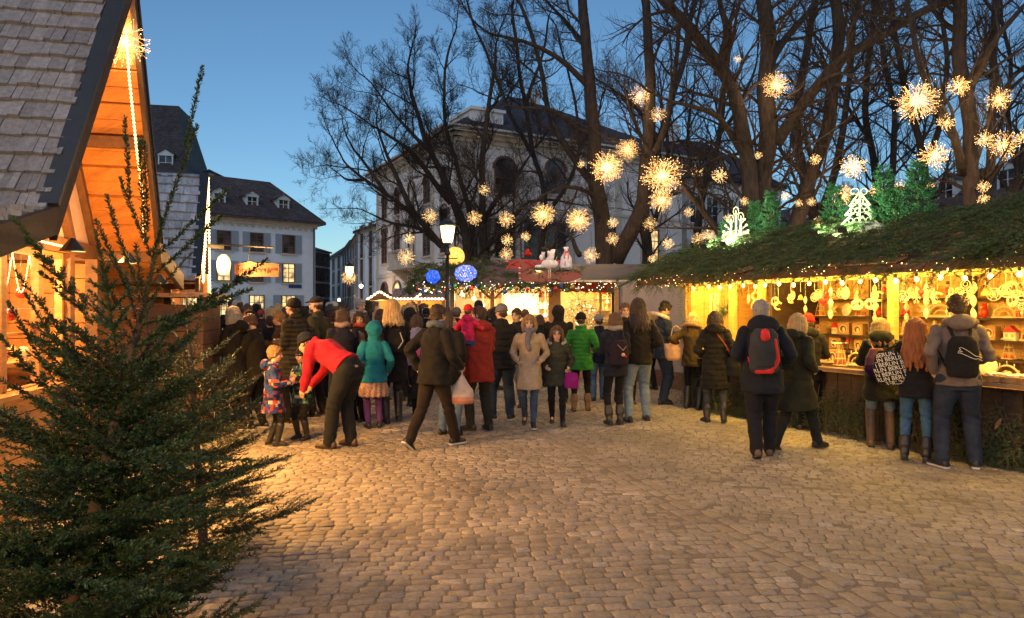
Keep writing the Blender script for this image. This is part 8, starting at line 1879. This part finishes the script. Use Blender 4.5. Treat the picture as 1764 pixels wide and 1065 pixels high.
# tan handbag
pt = blo2['pt']; c = pt(blo2['wr'][0] + V(-.02, -.02, -.16)); Xb = V(.97, -.25, 0).normalized(); Ob = V(.25, .97, 0)
B = BL(); B.loft([(c - V(0, 0, .15), .13, .06, Ob), (c - V(0, 0, .11), .17, .085, Ob), (c + V(0, 0, .04), .19, .085, Ob), (c + V(0, 0, .13), .20, .05, Ob)], Xb, 20, .8); s1 = BL(); s1.chain([c + Xb * .1 + V(0, 0, .12), c + Xb * .07 + V(0, 0, .38), c + Xb * .0 + V(0, 0, .43), c - Xb * .06 + V(0, 0, .38), c - Xb * .1 + V(0, 0, .12)], [.011] * 5, n=8)
mk('handbag', 'large tan leather handbag hanging from the arm of the blonde woman', 'bag', c, [('bag', B, mat('leather_tan', (.55, .30, .14), .5, .15, 10, .2), {'disp': lambda q: .008 * noise.noise(q * 11)}), ('handle', s1, mat('leather_tan', (.5, .3, .14)), {})])
# dark shoulder bag with red-brown strap on the quilted coat
pt = puffw['pt']; c = pt(puffw['hip'] + V(.27, -.06, -.02)); B = BL(); B.loft([(c - V(0, 0, .15), .10, .05, V(0, 1, 0)), (c, .12, .06, V(0, 1, 0)), (c + V(0, 0, .13), .09, .035, V(0, 1, 0))], V(1, 0, 0)); s1 = BL(); s1.chain([c + V(0, -.02, .12), pt(puffw['chest'] + V(.13, -.20, -.05)), pt(puffw['nb'] + V(-.02, -.13, 0)), pt(puffw['nb'] + V(-.12, 0, .0))], [.011] * 4, n=8)
mk('shoulder_bag', 'slouchy black bag on a red-brown strap at the side of the quilted coat', 'bag', c, [('bag', B, BLK, {'disp': lambda q: .01 * noise.noise(q * 11)}), ('strap', s1, cloth((.3, .06, .03)), {})])
# magenta bag of the girl, carrier bag of the striding man
pt = girl['pt']; c = pt(girl['wr'][0]) + V(.03, -.02, -.17); B = BL(); B.loft([(c - V(0, 0, .12), .10, .045, V(0, 1, 0)), (c, .105, .055, V(0, 1, 0)), (c + V(0, 0, .1), .085, .03, V(0, 1, 0))], V(1, 0, 0), 20, .8); s1 = BL(); s1.chain([c + V(-.05, 0, .09), pt(girl['wr'][0]) + V(0, 0, -.03), c + V(.05, 0, .09)], [.008] * 3, n=6)
mk('carrier_bag', 'bright magenta bag in the hand of the girl with glasses', 'bag', c, [('bag', B, cloth((.26, .01, .17)), {}), ('handle', s1, cloth((.26, .01, .17)), {})])
pt = wman['pt']; w0 = pt(wman['wr'][1] + V(0, .02, -.09)); c = w0 + V(.0, 0, -.22)
def plastic(nm_, col):
    t = NT(nm_); b = t.n('ShaderNodeBsdfPrincipled', i_Roughness=.35); b.inputs['Base Color'].default_value = (*col, 1); b.inputs['Transmission Weight'].default_value = 0; tl = t.n('ShaderNodeBsdfTranslucent'); tl.inputs[0].default_value = (*col, 1); mxs = t.n('ShaderNodeMixShader'); mxs.inputs[0].default_value = .4; t.l(b.outputs[0], mxs.inputs[1]); t.l(tl.outputs[0], mxs.inputs[2]); t.surf(mxs.outputs[0]); return t.m
MPL = plastic('carrier_plastic', (.55, .46, .42)); MPL2 = plastic('carrier_print', (.5, .22, .14))
B = BL(); B.loft([(c - V(0, 0, .14), .13, .06, V(0, 1, 0)), (c - V(0, 0, .1), .155, .075, V(0, 1, 0)), (c + V(0, 0, .04), .12, .05, V(0, 1, 0)), (c + V(0, 0, .14), .05, .025, V(0, 1, 0)), (c + V(0, 0, .2), .02, .015, V(0, 1, 0))], V(1, 0, 0), 20, .8)
mk('carrier_bag', 'pale plastic carrier bag with a reddish band hanging from the striding man\'s hand', 'bag', c, [('bag', B, [MPL, MPL2], {'disp': lambda q: .01 * noise.noise(q * 16), 'paint': lambda q: 1 if q.z < c.z - .05 else 0}), ('handle', BL().chain([c + V(0, 0, .18), w0 + V(0, 0, .03)], [.014, .012], n=8), MPL, {})])
# phones
def phone(p, lab):
    a = p['pt'](p['wr'][1]); b = p['pt'](p['wr'][0]); c = (a + b) / 2; d = (p['pt'](p['fw']) - p['pt'](V(0, 0, 0))).normalized(); c = c + d * .08 + V(0, 0, .02); t = thing('phone', lab, 'phone', c); R = frame3(d.cross(V(0, 0, 1)), (d * .7 + V(0, 0, .7)).normalized(), (V(0, 0, .7) - d * .7).normalized()); m = MB(); m.box((0, 0, 0), (.07, .14, .009), R); m.build('case', M_shoe, t); m = MB(); m.box(R @ V(0, 0, .0052), (.062, .13, .001), R); m.build('screen', emis('phone_screen', (.6, .75, 1), 1.5), t)
phone(navy, 'lit phone in the hands of the man with the fur collar')
t = thing('barrier_post', 'thin black post on a round foot beside the queue', 'post', G(419, 722)); m = MB(); m.lathe((0, 0, 0), [(.17, 0), (.17, .02), (.03, .035), (.022, .05), (.022, .95), (.03, .97), (.02, 1.0)], 18); m.build('pole', M_dkmetal, t, True); m = MB(); m.torus((0, 0, .9), .028, .008, None, 12, 5); m.build('collar', M_dkmetal, t)
